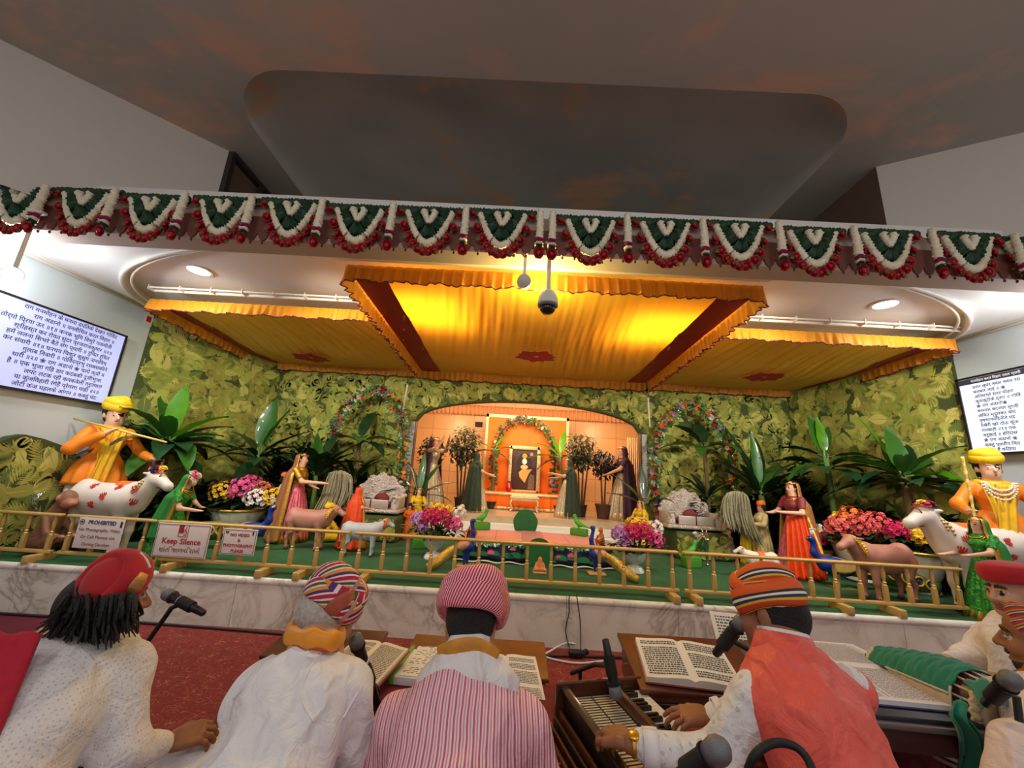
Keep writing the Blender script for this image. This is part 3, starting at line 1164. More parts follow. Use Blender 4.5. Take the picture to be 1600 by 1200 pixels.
for i, (x, lab) in enumerate(zip(hearts, near)):
 p = PY(x, 334, GY)
 lab = 'garland swag with white heart, ' + lab
 nw = sw if i == 0 else copy_thing(sw, (0, 0, 0), 0, lab)
 nw['label'] = lab
 nw.location = (p.x, GY, Z_TOP - 0.005 + 0.012 * math.sin(i * 2.1))
 nw.scale = (1.08, 1, 1.27)
tnear = ['furthest left on the beam', 'second from the left end', 'third from the left end', 'fourth from the left end', 'fifth from the left end', 'sixth from the left end', 'second left of the pair above the camera', 'left one of the close pair above the dome camera', 'right one of the close pair above the dome camera', 'first to the right of the pair above the camera', 'second to the right of the pair above the camera', 'fourth from the right end', 'third from the right end', 'second from the right end', 'furthest right on the beam']
ts = make_tassel()
for i, (x, lab) in enumerate(zip(tass, tnear)):
 p = PY(x, 334, GY)
 lab = 'white tassel ending in a rose, ' + lab
 nw = ts if i == 0 else copy_thing(ts, (0, 0, 0), 0, lab)
 nw['label'] = lab
 nw.location = (p.x, GY - 0.03, Z_TOP - 0.005 + 0.008 * math.sin(i * 3.1))
 nw.scale = (1.08, 1, 1.30)
# carved brown pelmet with pendant drops behind the flowers
t = thing('wooden_pelmet', (0, GY + 0.022, 2.855), 'carved brown pelmet board with scalloped drops behind the flower garland', 'pelmet')
mb = MB()
mb.box((0.15, 0, 0.115), (9.4, 0.012, 0.15))
n = 104
for i in range(n):
 x = -4.5 + 9.3 * (i + .5) / n
 mb.prism([(x + 0.036 * math.cos(a), 0.045 + 0.062 * math.sin(a)) for a in [-PI + PI * k / 8 for k in range(9)]], 0.018, Matrix(((1, 0, 0, 0), (0, 0, 1, -0.009), (0, 1, 0, 0.005), (0, 0, 0, 1))))
mb.build('board', M('carved_wood', (112, 66, 52), 0.6), t, smooth=False)
mb = MB()
for i in range(n):
 x = -4.5 + 9.3 * (i + .5) / n
 mb.ell((x, 0, -0.026), (0.008, 0.008, 0.013), 6, 5)
o = mb.build('pendant_beads', M('dark_bead', (58, 30, 26), 0.4), t)
o['kind'] = 'stuff'
# ---- canopies
YELLOWSILK = M('yellow_silk', (236, 190, 52), 0.36, sheen=0.3, trans=0.45, bump=0.1, bscale=30)
GOLDSILK = M('golden_silk', (226, 150, 26), 0.5, sheen=0.3, trans=0.3)
REDSILK = M('red_silk', (140, 20, 24), 0.6)
PURPLEHEM = M('purple_hem', (96, 20, 60), 0.6)
LOTUSRED = M('lotus_red', (176, 22, 36), 0.7)
def valance(mb, mh, a, b, ztop_a, ztop_b, h, scal, seed, out):
 """Gathered strip from a to b with a wavy hem; mh receives the hem piping."""
 rr = random.Random(seed)
 a, b, out = V3((a[0], a[1], 0)), V3((b[0], b[1], 0)), V3((out[0], out[1], 0))
 L = (b - a).length
 m = int(L / 0.012)
 ph = [rr.uniform(0, 6) for _ in range(4)]
 def fold(s):
  return 0.55 * math.sin(s * 2 * PI / 0.088 + 0.9 * math.sin(s * 7 + ph[0])) + 0.3 * math.sin(s * 2 * PI / 0.041 + ph[1] + 1.4 * math.sin(s * 9)) + 0.25 * math.sin(s * 2 * PI / 0.21 + ph[2])
 def fn(u, v):
  s = u * L
  z = ztop_a + (ztop_b - ztop_a) * u - h * v * (1 + 0.06 * math.sin(s * 2 * PI / scal + ph[3]) + 0.03 * fold(s))
  q = a.lerp(b, u) + out * (0.012 + (0.006 + 0.030 * v) * (fold(s) + 0.8))
  return V3((q.x, q.y, z))
 mb.grid(fn, m, 5)
 mh.tube([fn(i / (m // 2), 1.0) for i in range(m // 2 + 1)], 0.006, 5)
def lotus(mb, c, r, nrm_z=-1):
 """Applique flower: overlapping pointed petals, flat against the cloth."""
 c = V3(c)
 for i in range(11):
  a = 2 * PI * i / 11
  L = r * (1.0 if i % 2 else 0.85)
  w = r * 0.30
  d = V3((math.cos(a), math.sin(a) * 0.9, 0))
  s = V3((-d.y, d.x, 0))
  vs = [c + d * (L * 0.1), c + d * (L * .5) + s * w, c + d * (L * .8) + s * w * .7, c + d * L, c + d * (L * .8) - s * w * .7, c + d * (L * .5) - s * w]
  vs = [q + V3((0, 0, -0.004 - 0.002 * (i % 3))) for q in vs]
  mb.add(vs + [q + V3((0, 0, 0.003)) for q in vs], [(5, 4, 3, 2, 1, 0), (6, 7, 8, 9, 10, 11)] + [(k, (k + 1) % 6, 6 + (k + 1) % 6, 6 + k) for k in range(6)])
def canopy(x0, x1, y0, y1, z0, z1, h, label, seed, sag, lot, borders):
 t = thing('cloth_canopy', ((x0 + x1) / 2, y0, z0), label, 'canopy', 'yellow cloth canopies under the soffit', absolute=True)
 rr = random.Random(seed)
 ph = [rr.uniform(0, 6) for _ in range(8)]
 W, D = x1 - x0, y1 - y0
 def fn(u, v):
  x, y = x0 + W * u, y0 + D * v
  z = z0 + (z1 - z0) * v
  e = math.sin(PI * min(1, max(0, u))) ** 0.6 * math.sin(PI * min(1, max(0, v))) ** 0.7
  z -= sag * e * (0.75 + 0.25 * math.sin(v * PI * 3 + ph[0]))
  fan = (u - 0.5) * (1.0 + 0.7 * (1 - v))
  f = math.sin(fan * W * 34 + ph[1] + 1.3 * math.sin(v * 5 + ph[2] + u * 4)) * 0.5 + math.sin(fan * W * 61 + ph[3] + 2 * math.sin(v * 4 + u * 7)) * 0.35 + math.sin(fan * W * 13 + ph[4]) * 0.5
  amp = 0.5 + 0.5 * math.sin(u * 7 + ph[5]) * math.sin(v * 6 + ph[6])
  z += 0.017 * e * f * (0.35 + amp)
  for c in (0.33, 0.36, 0.66):
   z += 0.010 * math.exp(-((v - c - 0.015 * math.sin(u * 5 + ph[7])) / 0.008) ** 2)
  return V3((x, y, z))
 mb = MB()
 mb.grid(fn, int(W * 62), 60)
 mb.build('canopy_cloth', YELLOWSILK, t)
 for bd in borders:
  mb = MB()
  if bd == 'L':
   mb.grid(lambda u, v: fn(u * 0.085, v) + V3((0, 0, -0.006)), 3, 60)
  elif bd == 'R':
   mb.grid(lambda u, v: fn(1 - 0.085 * u, v) + V3((0, 0, -0.006)), 3, 60)
  mb.build('border_band', REDSILK, t)
 for nm, a, b, za, zb, out, hh in (('front', (x0, y0), (x1, y0), z0, z0, (0, -1), h), ('left', (x0, y1), (x0, y0), z1, z0, (-1, 0), h), ('right', (x1, y0), (x1, y1), z0, z1, (1, 0), h), ('rear', (x1, y1), (x0, y1), z1, z1, (0, 1), h * 0.9)):
  mb, mh = MB(), MB()
  valance(mb, mh, a, b, za + 0.015, zb + 0.015, hh, 0.32, seed + len(nm), out)
  v_ = mb.build('valance', GOLDSILK, t)
  mh.build('hem_piping', PURPLEHEM, v_)
 mb = MB()
 lotus(mb, lot, 0.27)
 lo = mb.build('lotus_applique', LOTUSRED, t, smooth=False)
 return t
def on_cloth(px, py, z):
 return PZ(px, py, z)
canopy(-1.50, 2.02, 2.99, 5.90, 2.90, 2.78, 0.155, 'middle yellow silk canopy with red side bands below the spotlight', 1, 0.10, (*on_cloth(838, 556, 2.66).xy, 2.655), 'LR')
canopy(-3.98, -1.60, 3.86, 5.90, 2.86, 2.78, 0.13, 'left yellow silk canopy with a dark red flower beside the leaf print wall', 4, 0.10, (*on_cloth(486, 558, 2.68).xy, 2.675), 'L')
canopy(2.12, 4.50, 3.80, 5.90, 2.86, 2.78, 0.13, 'right yellow silk canopy with a dark red flower near the right screen', 9, 0.10, (*on_cloth(1195, 588, 2.68).xy, 2.675), 'R')
# white conduits the cloths hang from
mb = MB()
for (xa, xb, y) in ((-3.9, -1.6, 3.78), (2.1, 4.5, 3.72)):
 mb.tube([(xa, y, 2.945), (xb, y, 2.945)], 0.014, 6)
 mb.tube([(xa, y - 0.06, 2.955), (xb, y - 0.06, 2.955)], 0.010, 6)
 for i in range(8):
  x = xa + (xb - xa) * i / 7
  mb.box((x, y - 0.03, 2.955), (0.008, 0.09, 0.05))
mb.box((0.25, 2.86, 2.935), (3.6, 0.05, 0.03))
mb.box((0.25, 2.92, 2.94), (3.6, 0.03, 0.02))
o = struct(mb, 'trim_11', WHITETRIM, smooth=False)
o['kind'] = 'structure'
# ---- downlights
for i, (x, y, s) in enumerate(((-3.2, 3.47, 'left'), (3.48, 3.43, 'right'))):
 t = thing('recessed_downlight', (x, y, 3.05), 'round white recessed downlight in the %s part of the soffit' % s, 'ceiling light', 'recessed downlights')
 mb = MB()
 mb.lathe([(0.118, 0.0), (0.118, -0.014), (0.095, -0.014), (0.095, 0.0)], 28)
 mb.build('rim', WHITETRIM, t, auto=40)
 mb = MB()
 mb.lathe([(1e-4, -0.008), (0.095, -0.008)], 28)
 mb.build('lens', M('lit_lens', (255, 252, 246), 0.3, emit=6), t)
# ---- dome camera
p = PD(856, 470, 2.80)
t = thing('dome_camera', (p.x, p.y, ZC), 'white dome security camera hanging on a short pole below the soffit', 'camera')
dz = p.z - ZC
mb = MB()
mb.tube([(0, 0, 0), (0, 0, dz + 0.06)], 0.016, 10)
mb.lathe([(0.05, 0.0), (0.05, -0.012), (0.018, -0.02)], 16)
mb.build('pole', WHITETRIM, t, auto=40)
mb = MB()
mb.lathe([(0.02, dz + 0.085), (0.05, dz + 0.065), (0.070, dz + 0.02), (0.075, dz - 0.03), (0.070, dz - 0.035)], 24)
mb.build('housing', M('white_plastic', (222, 220, 212), 0.35), t, auto=50)
mb = MB()
mb.lathe([(0.072, dz - 0.033), (0.074, dz - 0.044), (0.060, dz - 0.05)], 24)
mb.build('collar', M('grey_plastic', (120, 118, 116), 0.4), t)
mb = MB()
mb.lathe([(0.058, dz - 0.046), (0.054, dz - 0.075), (0.035, dz - 0.098), (1e-4, dz - 0.106)], 24)
mb.build('dome', M('smoked_dome', (22, 22, 24), 0.08, coat=0.6), t)
def spot_fixture(name, p, ceil_z, aim, label, strength, col, lens_r=0.045):
 t = thing(name, p, label, 'spotlight', 'track spotlights')
 mb = MB()
 mb.tube([(0, 0, ceil_z - p[2]), (0, 0, 0.03)], 0.012, 8)
 mb.box((0, 0, ceil_z - p[2] - 0.012), (0.12, 0.04, 0.02))
 mb.build('stem', WHITETRIM, t, auto=40)
 F = frame(aim)
 mb = MB()
 mb.lathe([(0.03, -0.075), (0.05, -0.06), (0.055, 0.04), (0.05, 0.045)], 18, rot=F @ Matrix.Rotation(-PI / 2, 3, 'X'))
 mb.build('lamp_head', M('spot_housing', (206, 200, 186), 0.4), t, auto=40)
 mb = MB()
 mb.lathe([(1e-4, 0.050), (lens_r, 0.047)], 18, rot=F @ Matrix.Rotation(-PI / 2, 3, 'X'))
 mb.build('lens', M('lit_spot_' + name, col, 0.3, emit=strength), t)
 return t
p = PD(20, 428, 2.75)
spot_fixture('track_spotlight', (p.x, p.y, p.z), ZC, (0.75, -0.55, -0.35), 'glowing white spotlight on the soffit at the far left above the screen', 40, (255, 250, 225), 0.05)
p = PD(819, 440, 2.86)
spot_fixture('flood_spotlight', (p.x, p.y, p.z), ZC, (0.0, 0.7, 0.3), 'bright yellow flood lamp in front of the middle canopy beside the dome camera', 18, (255, 214, 90))
# ---- wall screens
SCREEN = M('screen_glow', (176, 184, 238), 0.3, emit=0.75)
SCREENR = M('screen_glow_pale', (204, 216, 240), 0.3, emit=0.75)
BEZEL = M('black_bezel', (24, 24, 28), 0.3)
INK = M('screen_ink', (24, 22, 40), 0.6)
ltxt = ['राग मनमोहन के मनमा दंपतिके देखत गोविंद', 'राग अडानो ॥ वनवीथिन करत विहार ॥', 'तोर्यो प्रिया ऊर ॥१॥ कनक भूमि विथुरे गजमोती', 'श्रीहस्त कर रोवत सुंदर व्रजराजकुमार ॥२॥', 'हमें ललना सिभरे बैठे संग प्यारी ॥ रुचित रुचित', 'कर संवारी ॥१॥ घनचय चिकुर कुसुम नानाविध', 'गुलाब निवारी ॥ गोविंदप्रभु रसबसकीने', 'धारी ॥२॥ ❀ राग अडानो ❀ चलो क्यों न', 'है ॥ एक भुजा गहि डार कदंबकी दूजीभुजा', 'लपट लटक रही कनकवेली तरुतमाल', 'या कुंजविहारी रंगेहैं प्रेमरंग मांही ॥२॥', 'जोटी कंज महलके आंगन ॥ कबहुं चंद']
rtxt = ['करत सुघर नवल नवल रस', 'बलबल जाई ॥ ❀', 'अतिसभरे सदर मोहन', 'कुंजकुटीके द्वार ॥ गोविं', '❀ राग अडानो❀', 'वनमाल बदनपर मुरली', 'छचित मृदुलकर चांद', 'वृषभाननंदिनीते मद', 'देखेरी खरे दोऊ कुंज', 'गलबांही ॥१॥ एक', 'अरुझाई ॥ हरिदास', '❀ राग अडानो ❀', 'कबहुं प्यारीन चित', 'बीनत है कलिया']
def reorder(s):
 """The short-i sign is drawn before its letter."""
 out = []
 for ch in s:
  if ch == '\u093f' and out:
   k = len(out) - 1
   while k >= 2 and out[k - 1] == '\u094d':
    k -= 2
   out.insert(k, ch)
  else:
   out.append(ch)
 return ''.join(out)
def screen(X, yn, z0, z1, sgn, lines, label, smat, align, hd=False):
 """Flat screen on a side wall; sgn +1 faces +X; yn = edge nearest the stage."""
 h = z1 - z0
 w = h * 16 / 9
 yc = yn - w / 2
 t = thing('wall_screen', (X, yc, z0), label, 'screen', 'flat screens on the side walls', absolute=True)
 mb = MB()
 for (c, s) in (((X, yc, z0 + 0.009), (0.06, w, 0.018)), ((X, yc, z1 - 0.009), (0.06, w, 0.018)), ((X, yn - 0.009, (z0 + z1) / 2), (0.06, 0.018, h)), ((X, yn - w + 0.009, (z0 + z1) / 2), (0.06, 0.018, h))):
  mb.box(c, s)
 mb.box((X - sgn * 0.012, yc, (z0 + z1) / 2), (0.034, w - 0.01, h - 0.01))
 mb.build('bezel', BEZEL, t, smooth=False)
 mb = MB()
 mb.box((X + sgn * 0.012, yc, (z0 + z1) / 2), (0.012, w - 0.036, h - 0.036))
 sc_ = mb.build('screen_panel', smat, t, smooth=False)
 fx = X + sgn * 0.0195
 n = len(lines)
 pitch = (h - 0.05 - (0.06 if hd else 0)) / n
 for i, s in enumerate(lines):
  zc = z1 - 0.025 - (0.065 if hd else 0) - pitch * (i + 0.5)
  yy = (yn - 0.10 - 0.012 * (i % 3)) if align == 'RIGHT' else (yn - 0.13)
  m = Matrix(((0, 0, sgn, fx), (sgn, 0, 0, yy), (0, 1, 0, zc), (0, 0, 0, 1)))
  text_mb(reorder(s), pitch * 0.86, m, align, 0.0005, bold=0.006 * pitch).build('text_line', INK, sc_, smooth=False)
 if hd:
  mb = MB()
  mb.box((fx, yc, z1 - 0.048), (0.002, w - 0.036, 0.055))
  mb.build('title_bar', M('title_bar', (60, 62, 74), 0.5, emit=0.15), sc_, smooth=False)
  m = Matrix(((0, 0, sgn, fx + sgn * 0.002), (sgn, 0, 0, yn - 0.13), (0, 1, 0, z1 - 0.05), (0, 0, 0, 1)))
  text_mb(reorder('मनमोहन करत विहार नवल प्यारी'), 0.034, m, 'LEFT', 0.0005).build('title_lettering', M('title_ink', (230, 230, 235), 0.5, emit=0.5), sc_, smooth=False)
 return t
screen(-4.43, 4.125, 1.735, 2.53, 1, ltxt, 'large screen of dark script hanging on the left wall', SCREEN, 'RIGHT')
screen(4.71, 4.02, 1.715, 2.51, -1, rtxt, 'large screen of dark script hanging on the right wall', SCREENR, 'LEFT', True)
# small posters at the wall corners
for (px, py, X, s, sd) in ((232, 500, -4.455, 1, 'left'), (1478, 566, 4.745, -1, 'right')):
 p = PX(px, py, X)
 t = thing('paper_notice', (X, p.y, p.z - 0.07), 'tiny red and white notice taped high at the corner of the %s wall' % sd, 'notice', 'corner notices', absolute=True)
 mb = MB()
 mb.box((X + s * 0.002, p.y, p.z), (0.003, 0.10, 0.14))
 mb.build('sheet', M('white_paper', (232, 228, 224), 0.7), t, smooth=False)
 mb = MB()
 mb.box((X + s * 0.0045, p.y, p.z + 0.01), (0.001, 0.06, 0.07))
 mb.build('print', M('red_print', (176, 40, 50), 0.6), t, smooth=False)
# ---- stage rail in four lengths
GOLDPAINT = M('gold_paint', (212, 174, 104), 0.38, metal=0.25, var=0.08)
def make_rail(x0, x1, nb, label, feet):
 t = thing('stage_rail', ((x0 + x1) / 2, 3.42, SH), label, 'railing', 'golden rail lengths along the stage edge')
 L = x1 - x0
 mb = MB()
 mb.rbox((0, 0, 0.362), (L, 0.052, 0.024), 0.010)
 mb.build('top_rail', GOLDPAINT, t, auto=45)
 mb = MB()
 mb.rbox((0, 0, 0.075), (L, 0.030, 0.028), 0.006)
 mb.build('bottom_rail', GOLDPAINT, t, auto=45)
 b0 = None
 for i in range(nb):
  x = -L / 2 + 0.05 + (L - 0.10) * i / (nb - 1)
  if b0 is None:
   mb = MB()
   mb.rbox((0, 0, 0.145), (0.030, 0.030, 0.115), 0.003)
   mb.lathe([(0.015, 0.2), (0.019, 0.207), (0.010, 0.219), (0.016, 0.228), (0.009, 0.236), (0.013, 0.262), (0.0155, 0.30), (0.011, 0.338), (0.014, 0.352)], 12)
   b0 = mb.build('baluster', GOLDPAINT, t, auto=40)
   b0.location = (x, 0, 0)
  else:
   c = b0.copy()
   COL.objects.link(c)
   c.parent = t
   c.location = (x, 0, 0)
 for i, x in enumerate(feet):
  mb = MB()
  mb.rbox((x, -0.02, 0.031), (0.055, 0.20, 0.060), 0.006)
  mb.build('foot', GOLDPAINT, t, auto=45)
 return t
make_rail(-6.0, -3.74, 11, 'length of golden stage rail running out at the left edge beside the monkey figure', (1.06, 0.6))
make_rail(-3.69, -1.31, 12, 'length of golden stage rail that carries the three white signs', (0.55, 0.85, -0.2))
make_rail(-1.27, 1.40, 14, 'middle length of golden stage rail in front of the lotus pond', (1.27, -1.2))
make_rail(1.44, 3.70, 12, 'length of golden stage rail at the right in front of the pink calf', (-1.06, 0.5, 0.1))
# ---- signs on the rail
PAPER = M('sign_paper', (232, 218, 214), 0.6)
SIGNRED = M('sign_red', (176, 34, 44), 0.6)
SIGNBLUE = M('sign_blue', (52, 58, 104), 0.6)
SIGNBROWN = M('sign_brown', (120, 66, 66), 0.6)
SIGNDARK = M('sign_dark', (50, 40, 48), 0.6)
def sign(tl, br, label, border=True):
 Y = 3.383
 a, b = PY(*tl, Y), PY(*br, Y)
 w, h = b.x - a.x, a.z - b.z
 t = thing('rail_sign', ((a.x + b.x) / 2, Y, b.z), label, 'sign', 'white notices on the stage rail')
 mb = MB()
 mb.rbox((0, 0, h / 2), (w, 0.006, h), 0.0025)
 mb.build('board', PAPER, t, auto=40)
 if border:
  mb = MB()
  for c, s in (((0, h - 0.009), (w - 0.018, 0.003)), ((0, 0.009), (w - 0.018, 0.003)), ((-w / 2 + .009, h / 2), (0.003, h - 0.018)), ((w / 2 - .009, h / 2), (0.003, h - 0.018))):
   mb.box((c[0], -0.004, c[1]), (s[0], 0.002, s[1]))
  mb.build('border', SIGNBROWN, t, smooth=False)
 return t, w, h
def onsign(x, z):
 return Matrix(((1, 0, 0, x), (0, 0, -1, -0.0042), (0, 1, 0, z), (0, 0, 0, 1)))
t, w, h = sign((126, 808), (184, 860), 'white sign reading PROHIBITED on the rail behind the red turban', False)
text_mb('PROHIBITED', 0.042, onsign(0.008, h - 0.035), 'CENTER', 0.0006, bold=0.0012).build('blue_lettering', SIGNBLUE, t, smooth=False)
mb = MB()
for i, s in enumerate(('No Photography, Video', 'Or Cell Phones use', 'During Darshan')):
 mb.merge(text_mb(s, 0.036, onsign(0, h - 0.092 - 0.056 * i), 'CENTER', 0.0006))
mb.build('red_lettering', M('sign_maroon', (140, 60, 76), 0.6), t, smooth=False)
mb = MB()
mb.tube([V3((-w / 2 + .03 + .019 * math.cos(a), -0.004, h - .034 + .019 * math.sin(a))) for a in [2 * PI * i / 20 for i in range(20)]], 0.0025, 5, closed=True)
mb.box((-w / 2 + .03, -0.004, h - .034), (.018, .002, .012))
mb.box((w / 2 - .022, -0.004, h - .04), (.016, .003, .046))
mb.build('icons', SIGNDARK, t, smooth=False)
t, w, h = sign((249, 816), (320, 874), 'large white sign reading Keep Silence on the rail')
text_mb('Keep Silence', 0.062, onsign(0, h * 0.47), 'CENTER', 0.0006, bold=0.0014).build('red_lettering', SIGNRED, t, smooth=False)
text_mb('શાંતિ જાળવિ રાખો', 0.050, onsign(0, h * 0.21), 'CENTER', 0.0006).build('script_lettering', SIGNBROWN, t, smooth=False)
mb = MB()
cx, cz = 0.0, h * 0.79
for c, s in (((cx, cz + .045), (.078, .004)), ((cx, cz - .045), (.078, .004)), ((cx - .039, cz), (.004, .094)), ((cx + .039, cz), (.004, .094))):
 mb.box((c[0], -0.004, c[1]), (s[0], .002, s[1]))
mb.box((cx - .018, -0.004, cz + .012), (.036, .002, .06))
mb.tube([V3((cx + .012 + .014 * math.cos(a), -0.0045, cz - .015 + .02 * math.sin(a))) for a in [-1 + 4.2 * i / 12 for i in range(13)]], 0.003, 5)
mb.tube([V3((cx + .022, -0.0045, cz + .03)), V3((cx + .014, -0.0045, cz + .004))], 0.003, 5)
mb.tube([V3((cx + .004, -0.0045, cz - .03)), V3((cx + .026, -0.0045, cz - .034))], 0.003, 5)
mb.build('emblem', SIGNRED, t, smooth=False)
t, w, h = sign((351, 825), (396, 869), 'smaller white sign reading NO VIDEO and PHOTOGRAPHY PLEASE')
mb = MB()
for i, s in enumerate(('NO VIDEO', '&', 'PHOTOGRAPHY', 'PLEASE')):
 mb.merge(text_mb(s, 0.033, onsign(0, h * 0.76 - 0.041 * i), 'CENTER', 0.0006, bold=0.001))
mb.build('red_lettering', SIGNRED, t, smooth=False)
mb = MB()
mb.box((-w * .38, -0.004, h * .86), (.024, .003, .014))
mb.ell((-w * .38, -0.005, h * .86), (.007, .002, .007), 8, 5)
mb.box((w * .38, -0.004, h * .85), (.012, .003, .026))
mb.build('icons', SIGNDARK, t, smooth=False)
# ================================================================== PEOPLE IN THE FOREGROUND
from mathutils.bvhtree import BVHTree
def bvh_of(mb):
 return BVHTree.FromPolygons([V3(v) for v in mb.v], mb.f)
def on_surf(bvh, px, py, off=0.002):
 d = ray(px, py).normalized()
 h = bvh.ray_cast(CP, d)
 if h[0] is None:
  return None
 n = h[1] if h[1].dot(d) < 0 else -h[1]
 return h[0] + n * off
SKIN_TAN = M('skin_tan', (176, 122, 90), 0.55, var=0.10, vscale=14, bump=0.15, bscale=120, bdist=0.002)
SKIN_BROWN = M('skin_brown', (150, 98, 66), 0.5, var=0.12, vscale=14, bump=0.15, bscale=120, bdist=0.002)
SKIN_LIGHT = M('skin_light', (192, 146, 118), 0.55, var=0.08, vscale=14)
SKIN_DEEP = M('skin_deep', (150, 96, 62), 0.5, var=0.12, vscale=12)
HAIRBLACK = M('hair_black', (20, 18, 19), 0.6, bump=1.0, bscale=190, bdist=0.012)
HAIRGREY = M('hair_grey', (176, 170, 164), 0.7, var=0.25, vscale=80, bump=0.5, bscale=160, bdist=0.004)
BEARD = M('beard_dark', (52, 38, 32), 0.8, var=0.3, vscale=60)
EYEWHITE = M('eye_white', (196, 184, 174), 0.3)
EYEDARK = M('eye_dark', (28, 18, 14), 0.2)
LIP = M('lip', (140, 78, 66), 0.5)
GOLD = M('gold', (226, 170, 60), 0.3, metal=0.85)
KURTA = M('white_kurta', (232, 228, 228), 0.8, sheen=0.3, wr=0.5)
def dots_mat(name, base, dot, freq, size, rot=(0, 0, 0), diamond=False):
 m, t = newmat(name)
 v = t.coord('Object', (1, 1, 1), rot)
 vo = t.n('ShaderNodeTexVoronoi', distance='MANHATTAN' if diamond else 'EUCLIDEAN')
 vo.inputs['Scale'].default_value = freq
 vo.inputs['Randomness'].default_value = 0.25
 t.l(v, vo.inputs['Vector'])
 d = vo.outputs['Distance']
 f = t.ramp(d, [(size * 0.8, (1, 1, 1)), (size, (0, 0, 0))])
 t.l(t.mix(f, srgb(*base), srgb(*dot)), t.b.inputs['Base Color'])
 t.b.inputs['Roughness'].default_value = 0.8
 t.b.inputs['Sheen Weight'].default_value = 0.3
 t.wrinkle(0.5)
 return m
def head_prims(F, c, beard=None, jaw=1.0, mouth_open=False):
 """Head in skin (slot 0), eyes (1 white, 2 dark), lips (3), beard/brow hair (4)."""
 T = lambda x, y, z: tuple(V3(c) + F @ V3((x, y, z)))
 P = [('e', T(0, -0.012, 0.03), (0.074, 0.094, 0.088), F, 0), ('e', T(0, 0.028, -0.045), (0.058, 0.062, 0.075), F, 0),
         ('e', T(0, 0.054, -0.094), (0.030 * jaw, 0.026, 0.024), F, 4 if beard else 0), ('c', T(0, 0.088, 0.008), T(0, 0.108, -0.026), 0.009, 0.014, 0, 0.015),
         ('e', T(0.014, 0.094, -0.030), (0.010, 0.011, 0.008), F, 0, 0.01), ('e', T(-0.014, 0.094, -0.030), (0.010, 0.011, 0.008), F, 0, 0.01),
         ('c', T(-0.046, 0.074, 0.024), T(-0.014, 0.086, 0.028), 0.004, 0.006, 4, 0.008), ('c', T(0.046, 0.074, 0.024), T(0.014, 0.086, 0.028), 0.004, 0.006, 4, 0.008)]
 for s in (-1, 1):
  P += [('e', T(s * 0.076, -0.008, -0.008), (0.011, 0.022, 0.033), F, 0, 0.01), ('e', T(s * 0.036, 0.058, -0.034), (0.028, 0.026, 0.028), F, 0),
              ('c', T(s * 0.060, 0.0, -0.06), T(s * 0.022, 0.06, -0.095), 0.020, 0.022, 4 if beard else 0),
              ('e', T(s * 0.031, 0.077, 0.004), (0.014, 0.010, 0.0075), F, 1, 0.004), ('e', T(s * 0.031, 0.0825, 0.004), (0.0085, 0.0062, 0.0085), F, 2, 0.002),
              ('c', T(s * 0.045, 0.076, 0.014), T(s * 0.017, 0.085, 0.014), 0.005, 0.005, 0, 0.005)]
 if mouth_open:
  P += [('e', T(0, 0.090, -0.056), (0.022, 0.010, 0.007), F, 3, 0.005), ('e', T(0, 0.082, -0.076), (0.019, 0.012, 0.007), F, 3, 0.005), ('x', T(0, 0.10, -0.067), (0.015, 0.03, 0.007), F)]
 else:
  P += [('e', T(0, 0.087, -0.060), (0.023, 0.010, 0.006), F, 3, 0.006), ('e', T(0, 0.085, -0.070), (0.019, 0.011, 0.007), F, 3, 0.006)]
 if beard:
  P += [('c', T(-0.022, 0.090, -0.050), T(0.022, 0.090, -0.050), 0.006, 0.006, 4, 0.006)]
 return P
def hand_prims(w, d, n, side=1, curl=0.5, s=1.0, spread=0.12, thumb_in=0.4, curls=None):
 """Palm, four unequal jointed fingers and a thumb from the side of the palm. n = back of the hand; side picks the thumb's side."""
 w, d, n = V3(w), V3(d).normalized(), V3(n)
 n = (n - d * n.dot(d)).normalized()
 t = d.cross(n) * side
 P = []
 kn = []
 for i, (lat, al) in enumerate(((0.032, 0.083), (0.011, 0.088), (-0.011, 0.084), (-0.031, 0.075))):
  k = w + d * al * s + t * lat * s
  kn.append(k)
  P.append(('c', tuple(w + d * 0.008 * s + t * lat * 0.55 * s), tuple(k), 0.0145 * s, 0.0125 * s, 0, 0.014))
 P.append(('e', tuple(w + d * 0.045 * s - n * 0.004), (0.034 * s, 0.045 * s, 0.014 * s), frame(d, n), 0, 0.012))
 for i, (k, L) in enumerate(zip(kn, (0.070, 0.079, 0.073, 0.057))):
  a = (curls[i] if curls else curl) * 0.8
  ang = 0.25 * a
  dd0 = (d + t * spread * (1.5 - i) * 0.6).normalized()
  p = k
  for j, f in enumerate((0.45, 0.31, 0.24)):
   ang += a * (0.55, 0.85, 0.6)[j]
   q = p + (dd0 * math.cos(ang) - n * math.sin(ang)) * L * f * s
   P.append(('c', tuple(p), tuple(q), (0.0098 - 0.001 * j) * s, (0.0090 - 0.001 * j) * s, 0, 0.004))
   p = q
 a = w + d * 0.022 * s + t * 0.026 * s
 b = a + (t * (0.8 - thumb_in * 0.5) + d * 0.75 - n * 0.25).normalized() * 0.042 * s
 c = b + (d * 0.85 + t * (0.35 - thumb_in) - n * 0.3).normalized() * 0.030 * s
 e = c + (d * 0.9 + t * (0.1 - thumb_in) - n * 0.35).normalized() * 0.024 * s
 P += [('c', tuple(a), tuple(b), 0.0155 * s, 0.0125 * s, 0, 0.012), ('c', tuple(b), tuple(c), 0.0115 * s, 0.0105 * s, 0, 0.004), ('c', tuple(c), tuple(e), 0.0105 * s, 0.0085 * s, 0, 0.004)]
 return P
